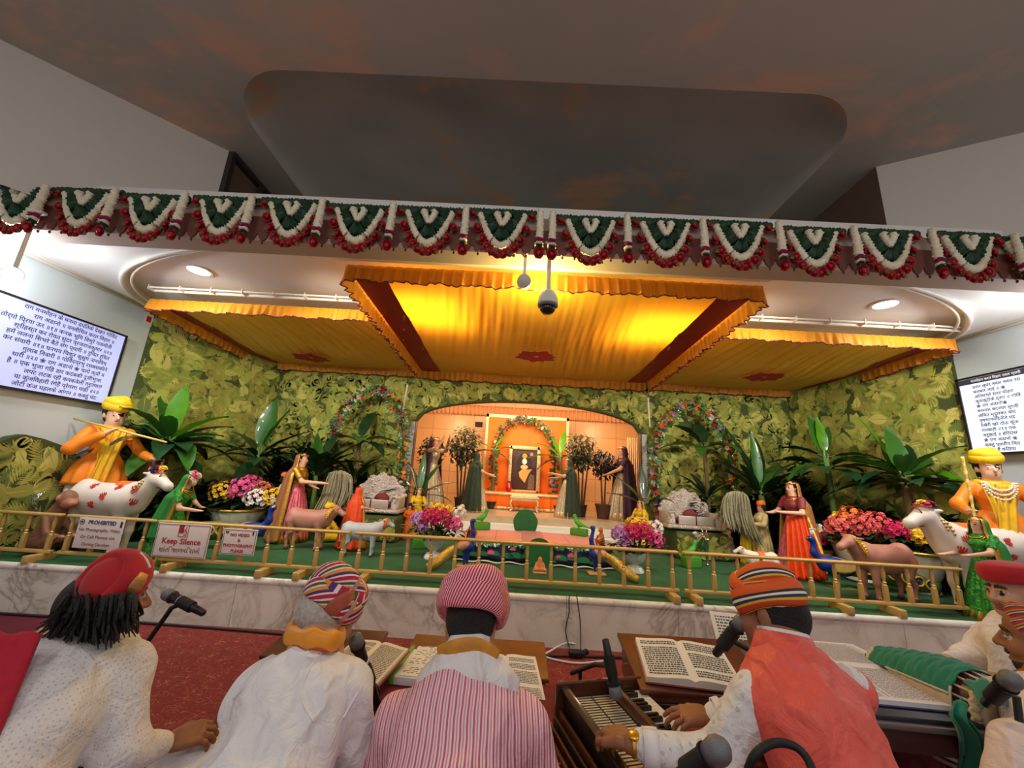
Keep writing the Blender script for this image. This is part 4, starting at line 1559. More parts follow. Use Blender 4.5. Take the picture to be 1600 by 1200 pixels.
def folds(amp, seed, sc=1.0, aniso=(1, 1, 0.45)):
 r = random.Random(seed)
 W = []
 for i in range(7):
  d = np.array([r.uniform(-1, 1) * aniso[0], r.uniform(-1, 1) * aniso[1], r.uniform(-1, 1) * aniso[2]])
  d /= np.linalg.norm(d)
  W.append((d * r.uniform(22, 70) * sc, r.uniform(0, 6), r.uniform(0.4, 1)))
 def f(X, Y, Z):
  o = 0
  for d, p, a in W:
   o = o + a * (1.4 * np.abs(np.sin(0.5 * (X * d[0] + Y * d[1] + Z * d[2] + p + 1.2 * np.sin(X * d[2] * 0.5 - Z * d[0] * 0.4 + p)))) ** 0.8 - 0.8)
  return (amp * 0.55) * o
 return f
def seated(name, label, A, skin, garment, gname, garment2=None, seed=1, fat=1.0, beard=None, mouth_open=False, hands=(), lower=None, sleeves=True, foldamp=0.005, cat='person', nk0=0.12, hres=0.0065):
 """Cross-legged figure: A gives joints in world coordinates."""
 hip = V3(A['hip'])
 t = thing(name, (hip.x, hip.y, 0), label, cat, absolute=True)
 f = V3((A['f'][0], A['f'][1], 0)).normalized()
 r = V3((f.y, -f.x, 0))
 H = V3(A['head'])
 F = frame(A['hf'], A['hu'])
 nk = V3(A['neck'])
 sl, sr = V3(A['shl']), V3(A['shr'])
 mid = V3(A.get('mid', (nk * 0.45 + hip * 0.55)))
 el, er, wl, wr = V3(A['ell']), V3(A['elr']), V3(A['wrl']), V3(A['wrr'])
 kl = V3(A['knl']) if 'knl' in A else hip + f * 0.30 - r * A.get('kw', 0.30) + V3((0, 0, 0.03))
 kr = V3(A['knr']) if 'knr' in A else hip + f * 0.30 + r * A.get('kw', 0.30) + V3((0, 0, 0.03))
 fl, fr = hip + f * 0.36 + r * 0.10, hip + f * 0.30 - r * 0.12
 fl.z = fr.z = 0.05
 t3 = lambda *v: [tuple(q) for q in v]
 hdp = head_prims(F, H, beard, mouth_open=mouth_open)
 nb = H + F @ V3((0, -0.028, -0.07))
 hdp.append(('c', tuple(nb), tuple(nb.lerp(nk, 0.8)), 0.054, 0.054))
 body = [('c', tuple(nb), tuple(nk), 0.0535, 0.056), ('c', tuple(nk), tuple(mid), 0.085, 0.11), ('c', tuple(mid), tuple(hip), 0.11, 0.10),
             ('c', tuple(sl), tuple(sr), 0.055, 0.055)]
 for a, b, c in ((sl, el, wl), (sr, er, wr)):
  body += [('c', tuple(a), tuple(b), 0.046, 0.038), ('c', tuple(b), tuple(c), 0.038, 0.026)]
 for s, k, ft in ((-1, kl, fl), (1, kr, fr)):
  hp = hip + r * (0.09 * s)
  body += [('c', tuple(hp), tuple(k), 0.075, 0.055), ('c', tuple(k), tuple(ft), 0.05, 0.034), ('c', tuple(ft), tuple(ft + f * 0.03 - r * (0.13 * s)), 0.032, 0.026)]
 mb = sdf_mesh(body, hres, 0.028)
 mb.merge(sdf_mesh(hdp, 0.0036, 0.026))
 for hp in hands:
  mb.merge(sdf_mesh(hp, 0.0042, 0.01, pad=0.012))
 mb.build('body', [skin, EYEWHITE, EYEDARK, LIP, BEARD], t)
 g = []
 tors = [('c', tuple(nk - (nk - mid) * nk0), tuple(mid), 0.105 * fat, 0.150 * fat, 0, 0.06), ('c', tuple(mid), tuple(hip), 0.150 * fat, 0.150 * fat, 0, 0.06),
   ('c', tuple(sl), tuple(sr), 0.073, 0.073, 0, 0.07)]
 ub = nk.lerp(mid, 0.45)
 tors += [('e', tuple(ub), (0.155 * fat, 0.115 * fat, 0.14), frame(f), 0, 0.07)]
 arms = []
 for a, b, c in ((sl, el, wl), (sr, er, wr)):
  cc = b.lerp(c, A.get('cuff', 0.86))
  arms += [('c', tuple(a), tuple(b), 0.074, 0.064, 0, 0.04), ('c', tuple(b), tuple(cc), 0.062, 0.043, 0, 0.03)]
 legs = []
 for s, k, ft in ((-1, kl, fl), (1, kr, fr)):
  hp = hip + r * (0.09 * s)
  legs += [('c', tuple(hp), tuple(k), 0.11, 0.085, 0, 0.08), ('c', tuple(k), tuple(k.lerp(ft, 0.8)), 0.08, 0.06, 0, 0.05)]
 W = folds(foldamp, seed)
 if garment2 is not None:
  gm = sdf_mesh(tors, 0.009, 0.05, W)
  gm.build(gname[0], garment, t)
  g2 = sdf_mesh(arms + [('c', tuple(nk.lerp(mid, 0.4)), tuple(mid), 0.085 * fat, 0.12 * fat)], 0.009, 0.04, folds(foldamp, seed + 5))
  g2.build(gname[1], garment2, t)
  lg = sdf_mesh(legs, 0.013, 0.06, W)
  lg.build('trousers', lower or garment2, t)
 else:
  gm = sdf_mesh(tors + arms, 0.009, 0.05, W)
  gm.build(gname, garment, t)
  lg = sdf_mesh(legs, 0.013, 0.06, W)
  lg.build('trousers', lower or garment, t)
 return t, F, H, gm
def wrap_band(mb, F, H, c, rx, ry, tilt, hb, th=0.4, n=40, wob=0.0, ph=0.0, uvs=1.0, mi=0):
 """A turban fold: flattened closed tube around the head, tilted (degrees about x,y,z)."""
 R = eul(*tilt)
 ax = F @ (R @ V3((0, 0, 1)))
 pts = []
 for i in range(n):
  a = 2 * PI * i / n
  p = R @ V3((rx * math.cos(a), ry * math.sin(a), wob * math.sin(2 * a + ph)))
  pts.append(V3(H) + F @ (V3(c) + p))
 mb.tube(pts, [hb * (1 + 0.10 * math.sin(3 * i * 2 * PI / n + ph)) for i in range(n)], 14, closed=True, flat=th, upv=ax, uvs=uvs, mi=mi)
def turban_dome(mb, F, H, c, r, mi=0, tilt=(0, 0, 0), n=40, z0=-0.35):
 R = eul(*tilt)
 m = 14
 prof = [(math.cos(a), math.sin(a)) for a in [z0 + (PI / 2 - z0) * i / m for i in range(m + 1)]]
 prof[-1] = (1e-4, 1)
 D = Matrix.Diagonal(V3(r)).to_3x3()
 mb.lathe(prof, n, V3(H) + F @ V3(c), F @ R @ D, mi)
# ---- the man in the pink striped kurta, middle
nk = PD(737, 1030, 1.25)
A = dict(kw=0.16, head=PD(737, 966, 1.33), hf=(0.0, 0.88, -0.42), hu=(0, 0.42, 0.9), neck=nk, shl=PD(628, 1130, 1.15), shr=PD(818, 1136, 1.15), f=(0, 1),
         hip=(-0.13, 1.08, 0.13), mid=(-0.12, 1.17, 0.40), ell=PD(592, 1235, 1.12), elr=PD(850, 1240, 1.12), wrl=(-0.28, 1.52, 0.36), wrr=(0.06, 1.52, 0.36))
PINKSTRIPE = stripes('pink_stripe_cotton', [(1.0, (206, 96, 124)), (0.8, (240, 214, 220)), (0.7, (222, 140, 160)), (0.9, (240, 218, 224))], 58, (1, 0.0, 0.06), wob=0.012, wscale=9, wr=0.35)
hp = [hand_prims(A['wrl'], (0.3, 0.9, -0.1), (-.2, 0, 1), 1, 0.5), hand_prims(A['wrr'], (-0.3, 0.9, -0.1), (.2, 0, 1), -1, 0.5)]
t, F, H, gm = seated('person', 'man seen from behind in pink striped kurta and red striped turban', A, SKIN_TAN, PINKSTRIPE, 'kurta', seed=3, fat=1.16, hands=hp, lower=KURTA, foldamp=0.007, nk0=0.24)
mb = sdf_mesh([('e', tuple(H + F @ V3((0, -0.03, 0.0))), (0.084, 0.090, 0.095), F), ('x', tuple(H + F @ V3((0, 0.115, -0.03))), (0.12, 0.10, 0.16), F)], 0.006)
mb.build('hair', HAIRBLACK, t)
REDSTRIPE = stripes('red_white_stripe', [(1.15, (184, 16, 58)), (1, (244, 190, 200))], 44, (1, 0, 0), 'UV', wob=0.03, wscale=4)
REDSTRIPE2 = stripes('red_white_stripe_band', [(1.15, (184, 16, 58)), (1, (244, 190, 200))], 115, (1, 0.10, 0), 'UV')
mb = MB()
turban_dome(mb, F, H, (0, -0.012, 0.048), (0.118, 0.124, 0.088), 0, (-14, 0, 0))
wrap_band(mb, F, H, (0, -0.012, 0.045), 0.108, 0.112, (-10, 6, 0), 0.052, 0.42, mi=1, ph=1)
wrap_band(mb, F, H, (0, -0.016, 0.070), 0.098, 0.104, (-22, -12, 0), 0.046, 0.5, mi=1, ph=3)
mb.build('turban', [REDSTRIPE, REDSTRIPE2], t)
b = bvh_of(mb)
band = [on_surf(b, x, y, 0.003) for x, y in ((702, 960), (714, 968), (726, 972), (738, 975))]
mb = MB()
mb.tube([p for p in band if p], [0.006, 0.007, 0.007, 0.004], 8, flat=0.4)
mb.build('gold_tape', M('salmon_gold', (206, 116, 84), 0.5), t)
mb = MB()
band = [on_surf(b, x, y, 0.003) for x, y in ((780, 915), (786, 930), (787, 950), (784, 968))]
mb.tube([p for p in band if p], [0.008, 0.012, 0.010, 0.006], 8, flat=0.4)
mb.build('gold_tape', M('salmon_gold', (206, 116, 84), 0.5), t)
# white cloth and gold scarf round the neck
mb = sdf_mesh([('c', tuple(PD(735, 1002, 1.26)), tuple(PD(730, 1042, 1.19)), 0.066, 0.085, 0, 0.05), ('e', tuple(PD(700, 1052, 1.165)), (0.10, 0.07, 0.050), eul(0, -18, 0), 0, 0.05), ('e', tuple(PD(764, 1054, 1.165)), (0.10, 0.07, 0.050), eul(0, 18, 0), 0, 0.05),
               ('x', tuple(PD(737, 985, 1.33)), (0.064, 0.075, 0.09))], 0.007, 0.04, folds(0.004, 8))
mb.build('neck_cloth', KURTA, t)
b = bvh_of(mb)
GOLDCLOTH = M('gold_cloth', (206, 140, 44), 0.5, var=0.15, vscale=30, bump=0.3, bscale=60)
mb = MB()
lp = [on_surf(b, x, y, 0.004) for x, y in ((686, 1020), (700, 1018), (718, 1015), (738, 1013), (758, 1017), (776, 1028))]
lp = bez([p for p in lp if p], 4)
mb.tube(lp, [0.016 + 0.012 * math.sin(PI * i / (len(lp) - 1)) for i in range(len(lp))], 10, flat=0.3, upv=(0, 0, 1))
mb.build('gold_scarf', GOLDCLOTH, t)
# ---- the old man in white, left of the middle
A = dict(kw=0.16, head=PD(516, 958, 1.36), hf=(0.45, 0.78, -0.42), hu=(0.28, 0.35, 0.9), neck=PD(492, 1022, 1.22), shl=PD(408, 1083, 1.15), shr=PD(538, 1080, 1.17), f=(0.25, 0.97),
         hip=(-0.63, 1.04, 0.13), mid=(-0.59, 1.15, 0.40), ell=PD(408, 1225, 1.16), elr=PD(556, 1215, 1.15), wrl=(-0.62, 1.52, 0.30), wrr=(-0.36, 1.50, 0.33))
THINWHITE = M('thin_white_cotton', (236, 234, 236), 0.85, sheen=0.2, wr=0.5)
hp = [hand_prims(A['wrl'], (0.5, 0.85, -0.1), (-.2, 0, 1), 1, 0.5), hand_prims(A['wrr'], (0.0, 0.9, 0.1), (.2, 0, 1), -1, 0.6)]
t, F, H, gm = seated('person', 'old man in thin white kurta, multicoloured turban and orange neck scarf, bent towards a microphone', A, SKIN_LIGHT, THINWHITE, 'kurta', seed=12, fat=1.06, hands=hp, foldamp=0.010, nk0=0.26)
mb = sdf_mesh([('e', tuple(H + F @ V3((0, -0.03, -0.005))), (0.083, 0.088, 0.088), F), ('x', tuple(H + F @ V3((0, 0.105, -0.03))), (0.12, 0.10, 0.16), F)], 0.006)
mb.build('hair', HAIRGREY, t)
c7 = [(3, (186, 26, 66)), (1.6, (240, 206, 204)), (2.2, (58, 92, 44)), (1.4, (240, 206, 204)), (2.6, (222, 146, 40)), (2.2, (72, 44, 112)), (1.4, (244, 216, 210))]
ML1 = stripes('multi_stripe', c7, 4.5, (1, 0.0, 0), 'UV')
ML2 = stripes('multi_stripe_band', c7, 13, (1, 0.22, 0), 'UV')
ML3 = stripes('multi_stripe_along', c7, 2.6, (0, 1, 0), 'UV')
mb = MB()
turban_dome(mb, F, H, (0, -0.012, 0.052), (0.104, 0.112, 0.090), 0, (-8, 0, 0))
wrap_band(mb, F, H, (0, -0.012, 0.042), 0.088, 0.096, (-12, 10, 0), 0.040, 0.5, mi=1, ph=1)
wrap_band(mb, F, H, (0.0, -0.012, 0.066), 0.086, 0.094, (14, 24, 0), 0.036, 0.55, mi=2, ph=2)
wrap_band(mb, F, H, (0.0, -0.02, 0.072), 0.078, 0.088, (-30, -22, 0), 0.038, 0.55, mi=1, ph=4)
mb.build('turban', [ML1, ML2, ML3], t)
b = bvh_of(mb)
mb = MB()
lp = [on_surf(b, x, y, 0.003) for x, y in ((508, 958), (522, 950), (538, 940), (552, 928))]
mb.tube([p for p in lp if p], [0.014, 0.03, 0.034, 0.02], 10, flat=0.2, upv=(0, -0.3, 1))
mb.build('copper_fold', M('copper_silk', (176, 92, 66), 0.4, sheen=0.4), t)
mb = MB()
pts = [PD(x, y, d) for x, y, d in ((450, 992, 1.23), (468, 996, 1.18), (492, 998, 1.155), (518, 1002, 1.17), (534, 998, 1.25), (524, 988, 1.34), (490, 980, 1.36), (458, 982, 1.31))]
pts = bez(pts + [pts[0]], 5)[:-1]
ORANGESILK = M('orange_silk', (236, 150, 26), 0.45, sheen=0.3, bump=0.25, bscale=40)
mb.tube(pts, [0.025 + 0.004 * math.sin(i * 0.9) for i in range(len(pts))], 12, closed=True, flat=0.5, upv=(0, 0.35, 1))
mb.build('neck_scarf', ORANGESILK, t)
mb = MB()
mb.tube([p + V3((0, -0.008, -0.022)) for p in pts[2:24]], 0.005, 6)
mb.build('scarf_edge', M('scarf_red', (190, 60, 34), 0.5), t)
b = bvh_of(gm)
for ln in (((430, 1012), (408, 1036), (388, 1066), (366, 1092)), ((503, 1022), (482, 1048), (472, 1076), (474, 1100), (490, 1128)), ((446, 1008), (452, 1016), (468, 1022), (488, 1018), (502, 1010)), ((560, 1082), (548, 1100), (536, 1122))):
 lp = [on_surf(b, x, y, 0.001) for x, y in ln]
 lp = [p for p in lp if p]
 if len(lp) > 2:
  mb = MB()
  mb.tube(bez(lp, 5), 0.0045, 6, flat=0.6)
  mb.build('undershirt_seam', M('seam_white', (240, 240, 242), 0.8), t)
# ---- the man with long black hair, left
P1 = lambda x, y, d: PD(x, y, d * 1.09)
A = dict(kw=0.2, head=P1(170, 935, 1.20), hf=(0.55, 0.78, -0.10), hu=(-0.02, 0.02, 1), neck=P1(150, 1010, 1.16), shl=P1(60, 1045, 1.10), shr=P1(192, 1052, 1.13), f=(0.45, 0.9),
         hip=(-1.36, 1.06, 0.13), mid=(-1.32, 1.16, 0.38), ell=P1(20, 1190, 1.05), elr=P1(190, 1176, 1.06), wrl=(-1.52, 1.48, 0.30), wrr=P1(262, 1162, 1.17), cuff=0.8,
         knr=P1(318, 1192, 1.24))
DOTS = dots_mat('dotted_white_cotton', (230, 226, 228), (196, 194, 200), 105, 0.30)
hp = [hand_prims(A['wrr'], (0.75, 0.55, 0.12), (0.1, -0.35, 1), -1, 0.9, 1.02), hand_prims(A['wrl'], (0.4, 0.9, -0.1), (-.2, 0, 1), 1, 0.5)]
t, F, H, gm = seated('person', 'long haired man in dotted white kurta, red cap and red shawl at the far left', A, SKIN_BROWN, DOTS, 'kurta', seed=21, fat=1.2, hands=hp, lower=KURTA, foldamp=0.007)
# hair: many tapering locks that fall on the shoulders
rr = random.Random(5)
mb = sdf_mesh([('e', tuple(H + F @ V3((0, -0.035, -0.01))), (0.092, 0.092, 0.10), F), ('e', tuple(P1(158, 960, 1.13)), (0.095, 0.05, 0.06), None), ('x', tuple(H + F @ V3((0, 0.13, -0.03))), (0.12, 0.11, 0.16), F)], 0.008)
for i in range(300):
 px = rr.uniform(100, 212)
 u = (px - 100) / 112
 ex = 88 + u * 126 + rr.uniform(-14, 8) - (34 if u < .3 else 0) * rr.random()
 ey = 984 + 22 * math.sin(PI * min(1, u * 1.1)) + rr.uniform(-26, 12)
 d0 = 1.075 + rr.uniform(-0.03, 0.05)
 a, bb, c = P1(px, 930 + rr.uniform(0, 18), d0 + 0.03), P1((px + ex) / 2 + rr.uniform(-8, 8), (950 + ey) / 2, d0 - 0.015), P1(ex, ey, d0 + 0.02)
 mb.tube(bez([a, bb, c], 5), [0.010 * (1 - k / 11.5) + 0.0012 for k in range(11)], 5, flat=0.6)
mb.build('hair', HAIRBLACK, t)
# red cap: round drum with a padded disc, tilted back
n = (UP * 0.62 - FW * 0.74 - RT * 0.14).normalized()
CF = frame(n.orthogonal(), n)
cc = P1(166, 905, 1.15)
REDCAP = M('red_velvet', (176, 12, 30), 0.8, sheen=0.6, var=0.18, vscale=12, bump=0.3, bscale=30)
mb = MB()
mb.lathe([(0.085, -0.070), (0.095, -0.065), (0.100, -0.045), (0.101, -0.015), (0.096, 0.010), (0.081, 0.022), (0.069, 0.024), (0.064, 0.016), (0.059, 0.024), (0.04, 0.030), (1e-4, 0.032)], 48, cc, CF, fr=lambda a, k: 1 + 0.012 * math.sin(3 * a + 1) * (1 - k) + 0.006 * math.sin(11 * a))
mb.build('cap', REDCAP, t)
b = bvh_of(mb)
mb = MB()
lp = [on_surf(b, x, y, 0.002) for x, y in ((201, 927), (210, 919), (218, 908), (225, 896))]
mb.tube([p for p in lp if p], [0.012, 0.024, 0.023, 0.016], 10, flat=0.18, upv=tuple(n))
mb.build('gold_panel', M('gold_brocade', (190, 142, 84), 0.35, metal=0.5, bump=0.6, bscale=140), t)
mb = MB()
lp = [on_surf(b, x, y, 0.001) for x, y in ((192, 851), (206, 856), (219, 864), (229, 876), (234, 888))]
lp = [p for p in lp if p]
if len(lp) > 1:
 mb.tube(bez(lp, 4), 0.004, 6)
mb.build('silver_edge', M('pale_trim', (220, 214, 200), 0.5), t)
# red shawl over the left shoulder
b = bvh_of(gm)
mb = MB()
A0, B0 = P1(78, 984, 1.02), P1(-6, 1180, 0.86)
def shawl(u, v):
 e = A0.lerp(B0, u)
 back = P1(-110 + 20 * u, 1000 + 190 * u, 1.10 - 0.10 * u)
 q = e.lerp(back, v)
 bulge = math.sin(PI * v) * 0.05 + 0.02
 return q - FW * bulge + UP * (0.055 * math.sin(PI * v) * (1 - u)) + V3((0, 0, 0.006 * math.sin(v * 30 + u * 5)))
mb.grid(shawl, 18, 24)
mb.build('shawl', M('red_shawl', (186, 18, 44), 0.85, sheen=0.6, var=0.12, vscale=40, bump=0.4, bscale=90), t, solid=0.012)
mb = MB()
w = V3(A['wrr'])
e = V3(A['elr'])
dd = (w - e).normalized()
for k, off in enumerate((0.012, 0.026)):
 P0 = w - dd * off
 u_, v_ = dd.orthogonal().normalized(), dd.cross(dd.orthogonal().normalized())
 mb.tube([P0 + (u_ * math.cos(a) + v_ * math.sin(a)) * 0.0315 for a in [2 * PI * i / 24 for i in range(24)]], 0.0022, 6, closed=True)
mb.build('bracelet', GOLD, t)
# ---- the harmonium player in the coral vest
wl = PZ(985, 1163, 0.475)
wr = PZ(1108, 1118, 0.475)
A = dict(head=PD(1203, 957, 1.33), hf=(-0.62, 0.74, -0.22), hu=(-0.06, 0.2, 1), neck=PD(1226, 1018, 1.24), shl=PD(1188, 1086, 1.16), shr=PD(1326, 1078, 1.22), f=(-0.55, 0.83),
         hip=(0.95, 1.08, 0.13), mid=(0.90, 1.17, 0.42), ell=PD(1118, 1188, 1.13), elr=(0.86, 1.56, 0.50), wrl=wl, wrr=wr, cuff=0.84)
CORAL = M('coral_silk', (232, 92, 78), 0.5, sheen=0.35, var=0.06, vscale=20, wr=0.45)
DIAM = dots_mat('motif_white_cotton', (230, 228, 228), (198, 196, 200), 34, 0.42, (0.2, 0.3, 0), True)
fd = (PZ(925, 1112, 0.46) - wl).normalized()
hp = [hand_prims(wl, (fd.x, fd.y, -0.10), (0.1, -0.25, 1), -1, 0.95, 1.05), hand_prims(wr, (-0.98, 0.12, -0.12), (0.05, -0.15, 1), -1, 0.55, 1.0, 0.2, curls=(0.55, 0.4, 0.5, 0.7))]
hp[1] = hand_prims(wr, (-0.98, 0.10, -0.10), (0.05, -0.2, 1), 1, 0.55, 1.0, 0.2, curls=(0.45, 0.6, 0.75, 0.8))
t, F, H, gm = seated('person', 'harmonium player in coral vest and white sleeves with an orange striped turban', A, SKIN_BROWN, CORAL, ('vest', 'kurta'), DIAM, seed=33, fat=1.12, hands=hp, lower=KURTA, foldamp=0.006, nk0=0.16)
mb = sdf_mesh([('e', tuple(H + F @ V3((0, -0.03, 0.0))), (0.083, 0.088, 0.092), F), ('x', tuple(H + F @ V3((0, 0.105, -0.03))), (0.12, 0.10, 0.16), F)], 0.006)
mb.build('hair', HAIRBLACK, t)
c4 = [(6, (222, 92, 28)), (0.8, (40, 44, 40)), (0.7, (238, 232, 214)), (0.9, (44, 50, 84)), (0.8, (228, 184, 44)), (2.6, (206, 72, 24)), (0.6, (60, 76, 36)), (0.7, (236, 200, 70))]
OR1 = stripes('orange_stripe', c4, 3.0, (0, 1, 0), 'UV', wob=0.04, wscale=3)
OR2 = stripes('orange_stripe_band', c4, 2.0, (0, 1, 0), 'UV')
mb = MB()
turban_dome(mb, F, H, (0, -0.005, 0.060), (0.096, 0.108, 0.084), 0, (-6, 8, 0))
wrap_band(mb, F, H, (0, -0.008, 0.048), 0.084, 0.096, (-10, 6, 0), 0.042, 0.5, mi=1, ph=1)
wrap_band(mb, F, H, (0, -0.008, 0.072), 0.080, 0.092, (14, -18, 0), 0.038, 0.55, mi=1, ph=2)
wrap_band(mb, F, H, (0, -0.008, 0.096), 0.066, 0.078, (-14, 22, 0), 0.034, 0.6, mi=1, ph=4)
mb.build('turban', [OR1, OR2], t)
mb = MB()
P0 = V3(A['neck'])
CF = frame((0.1, 0.2, 1), (0, 1, 0))
mb.lathe([(0.100, -0.03), (0.086, 0.004), (0.079, 0.034), (0.073, 0.036), (0.076, 0.0)], 28, P0 + V3((0, 0, 0.014)), eul(-16, 8, 0))
mb.build('collar', CORAL, t)
mb = MB()
mb.lathe([(0.074, 0.02), (0.071, 0.044), (0.067, 0.046)], 28, P0 + V3((0, 0, 0.014)), eul(-16, 8, 0))
mb.build('shirt_collar', KURTA, t)
# watch and ring
el_ = V3(A['ell'])
dd = (wl - el_).normalized()
P0 = wl - dd * 0.010
u_ = (V3((0.1, -0.45, 1)) - dd * V3((0.1, -0.45, 1)).dot(dd)).normalized()
v_ = dd.cross(u_)
mb = MB()
mb.tube([P0 + (u_ * math.cos(a) + v_ * math.sin(a)) * 0.031 for a in [2 * PI * i / 24 for i in range(24)]], 0.006, 8, closed=True, flat=0.35, upv=tuple(dd))
w_ = mb.build('watch_strap', GOLD, t)
R = Matrix((v_, dd, u_)).transposed()
mb = MB()
mb.lathe([(1e-4, 0.006), (0.014, 0.006), (0.016, 0.004), (0.017, 0.0), (0.015, -0.004)], 20, P0 + u_ * 0.034, R)
mb.build('watch_face', M('gold_dial', (236, 176, 40), 0.25, metal=0.6), t)
mb = MB()
dq = V3((-0.98, 0.10, -0.10)).normalized()
nq = V3((0.05, -0.2, 1))
nq = (nq - dq * nq.dot(dq)).normalized()
tq = dq.cross(nq)
P0 = wr + dq * 0.098 - tq * 0.011 - nq * 0.003
mb.tube([P0 + (tq * math.cos(a) + nq * math.sin(a)) * 0.0108 for a in [2 * PI * i / 16 for i in range(16)]], 0.002, 6, closed=True)
mb.build('ring', GOLD, t)
# cuffs
for e, w, kk in ((A['ell'], wl, 0.80), (A['elr'], wr, 0.80)):
 mb = MB()
 e, w = V3(e), V3(w)
 a, b_ = e.lerp(w, kk - 0.13), e.lerp(w, kk + 0.05)
 mb.tube([a, a.lerp(b_, .5), b_], [0.050, 0.049, 0.047], 20, cap=False)
 mb.build('cuff', M('cuff_white', (236, 234, 236), 0.8), t, solid=0.004)
# ---- man in the red cap, far right
A = dict(head=PD(1582, 922, 1.95), hf=(-0.96, 0.06, -0.16), hu=(-0.12, 0.0, 1), neck=PD(1592, 975, 1.97), shl=PD(1580, 1010, 1.78), shr=PD(1548, 1000, 2.12), f=(-0.95, -0.15),
         hip=(2.62, 2.02, 0.13), mid=(2.56, 2.04, 0.42), ell=PD(1580, 1100, 1.75), elr=PD(1512, 1030, 2.02), wrl=(2.0, 1.80, 0.56), wrr=PD(1415, 1042, 1.86), cuff=0.28)
hp = [hand_prims(A['wrr'], (-0.9, -0.3, -0.1), (0, 0, 1), -1, 0.4), hand_prims(A['wrl'], (-0.9, 0.2, 0.0), (0, 0, 1), 1, 0.4)]
t, F, H, gm = seated('person', 'man in white kurta and red cap at the right, looking down to the left', A, SKIN_LIGHT, KURTA, 'kurta', seed=41, fat=1.1, hands=hp, foldamp=0.007, hres=0.006)
mb = sdf_mesh([('e', tuple(H + F @ V3((0, -0.03, 0.0))), (0.083, 0.088, 0.095), F), ('x', tuple(H + F @ V3((0, 0.095, -0.03))), (0.12, 0.10, 0.16), F)], 0.006)
mb.build('hair', HAIRBLACK, t)
mb = MB()
mb.lathe([(0.094, 0.0), (0.099, 0.012), (0.100, 0.05), (0.092, 0.072), (0.07, 0.082), (1e-4, 0.086)], 32, H + F @ V3((0, -0.004, 0.045)), F @ eul(4, 0, 0), sy=1.12)
mb.build('cap', REDCAP, t)
# ---- bearded man at the right edge
A = dict(head=PD(1625, 1000, 1.44), hf=(-0.66, 0.74, -0.10), hu=(-0.08, 0.05, 1), neck=PD(1628, 1092, 1.36), shl=PD(1604, 1178, 1.20), shr=PD(1668, 1112, 1.50), f=(-1, 0.25),
         hip=(1.90, 1.30, 0.13), mid=(1.85, 1.33, 0.40), ell=PD(1572, 1260, 1.16), elr=(1.72, 1.78, 0.42), wrl=(1.50, 1.28, 0.36), wrr=(1.60, 1.78, 0.46))
hp = [hand_prims(A['wrl'], (-0.8, 0.4, 0.0), (0, -.3, 1), -1, 0.4), hand_prims(A['wrr'], (-0.8, -0.1, -0.1), (0, 0, 1), 1, 0.4)]
BLUSH = M('blush_white_cotton', (232, 216, 214), 0.8, sheen=0.3, wr=0.5)
t, F, H, gm = seated('person', 'bearded drummer singing in profile at the right edge, in a colourful turban', A, SKIN_DEEP, BLUSH, 'kurta', seed=51, fat=1.08, beard=True, mouth_open=True, hands=hp, foldamp=0.004, hres=0.006)
mb = sdf_mesh([('e', tuple(H + F @ V3((0, -0.03, 0.0))), (0.083, 0.088, 0.095), F), ('c', tuple(H + F @ V3((0.070, 0.010, 0.02))), tuple(H + F @ V3((0.066, 0.012, -0.06))), 0.012, 0.014), ('c', tuple(H + F @ V3((-0.070, 0.010, 0.02))), tuple(H + F @ V3((-0.066, 0.012, -0.06))), 0.012, 0.014), ('x', tuple(H + F @ V3((0, 0.115, 0))), (0.12, 0.10, 0.18), F)], 0.006)
mb.build('hair', BEARD, t)
mb = MB()
turban_dome(mb, F, H, (0, -0.03, 0.058), (0.088, 0.090, 0.074), 0, (-12, 0, 0))
wrap_band(mb, F, H, (0, -0.028, 0.056), 0.074, 0.080, (-12, 0, 0), 0.034, 0.5, mi=1, ph=1)
wrap_band(mb, F, H, (0, -0.028, 0.078), 0.068, 0.072, (8, 12, 0), 0.034, 0.55, mi=1, ph=2)
c6 = [(3, (178, 40, 60)), (1.2, (222, 140, 50)), (2, (70, 96, 50)), (1.2, (236, 190, 150)), (2, (92, 50, 96))]
mb.build('turban', [stripes('festive_stripe', c6, 6, (1, 0.3, 0), 'UV'), stripes('festive_stripe_band', c6, 16, (1, 0.5, 0), 'UV')], t)
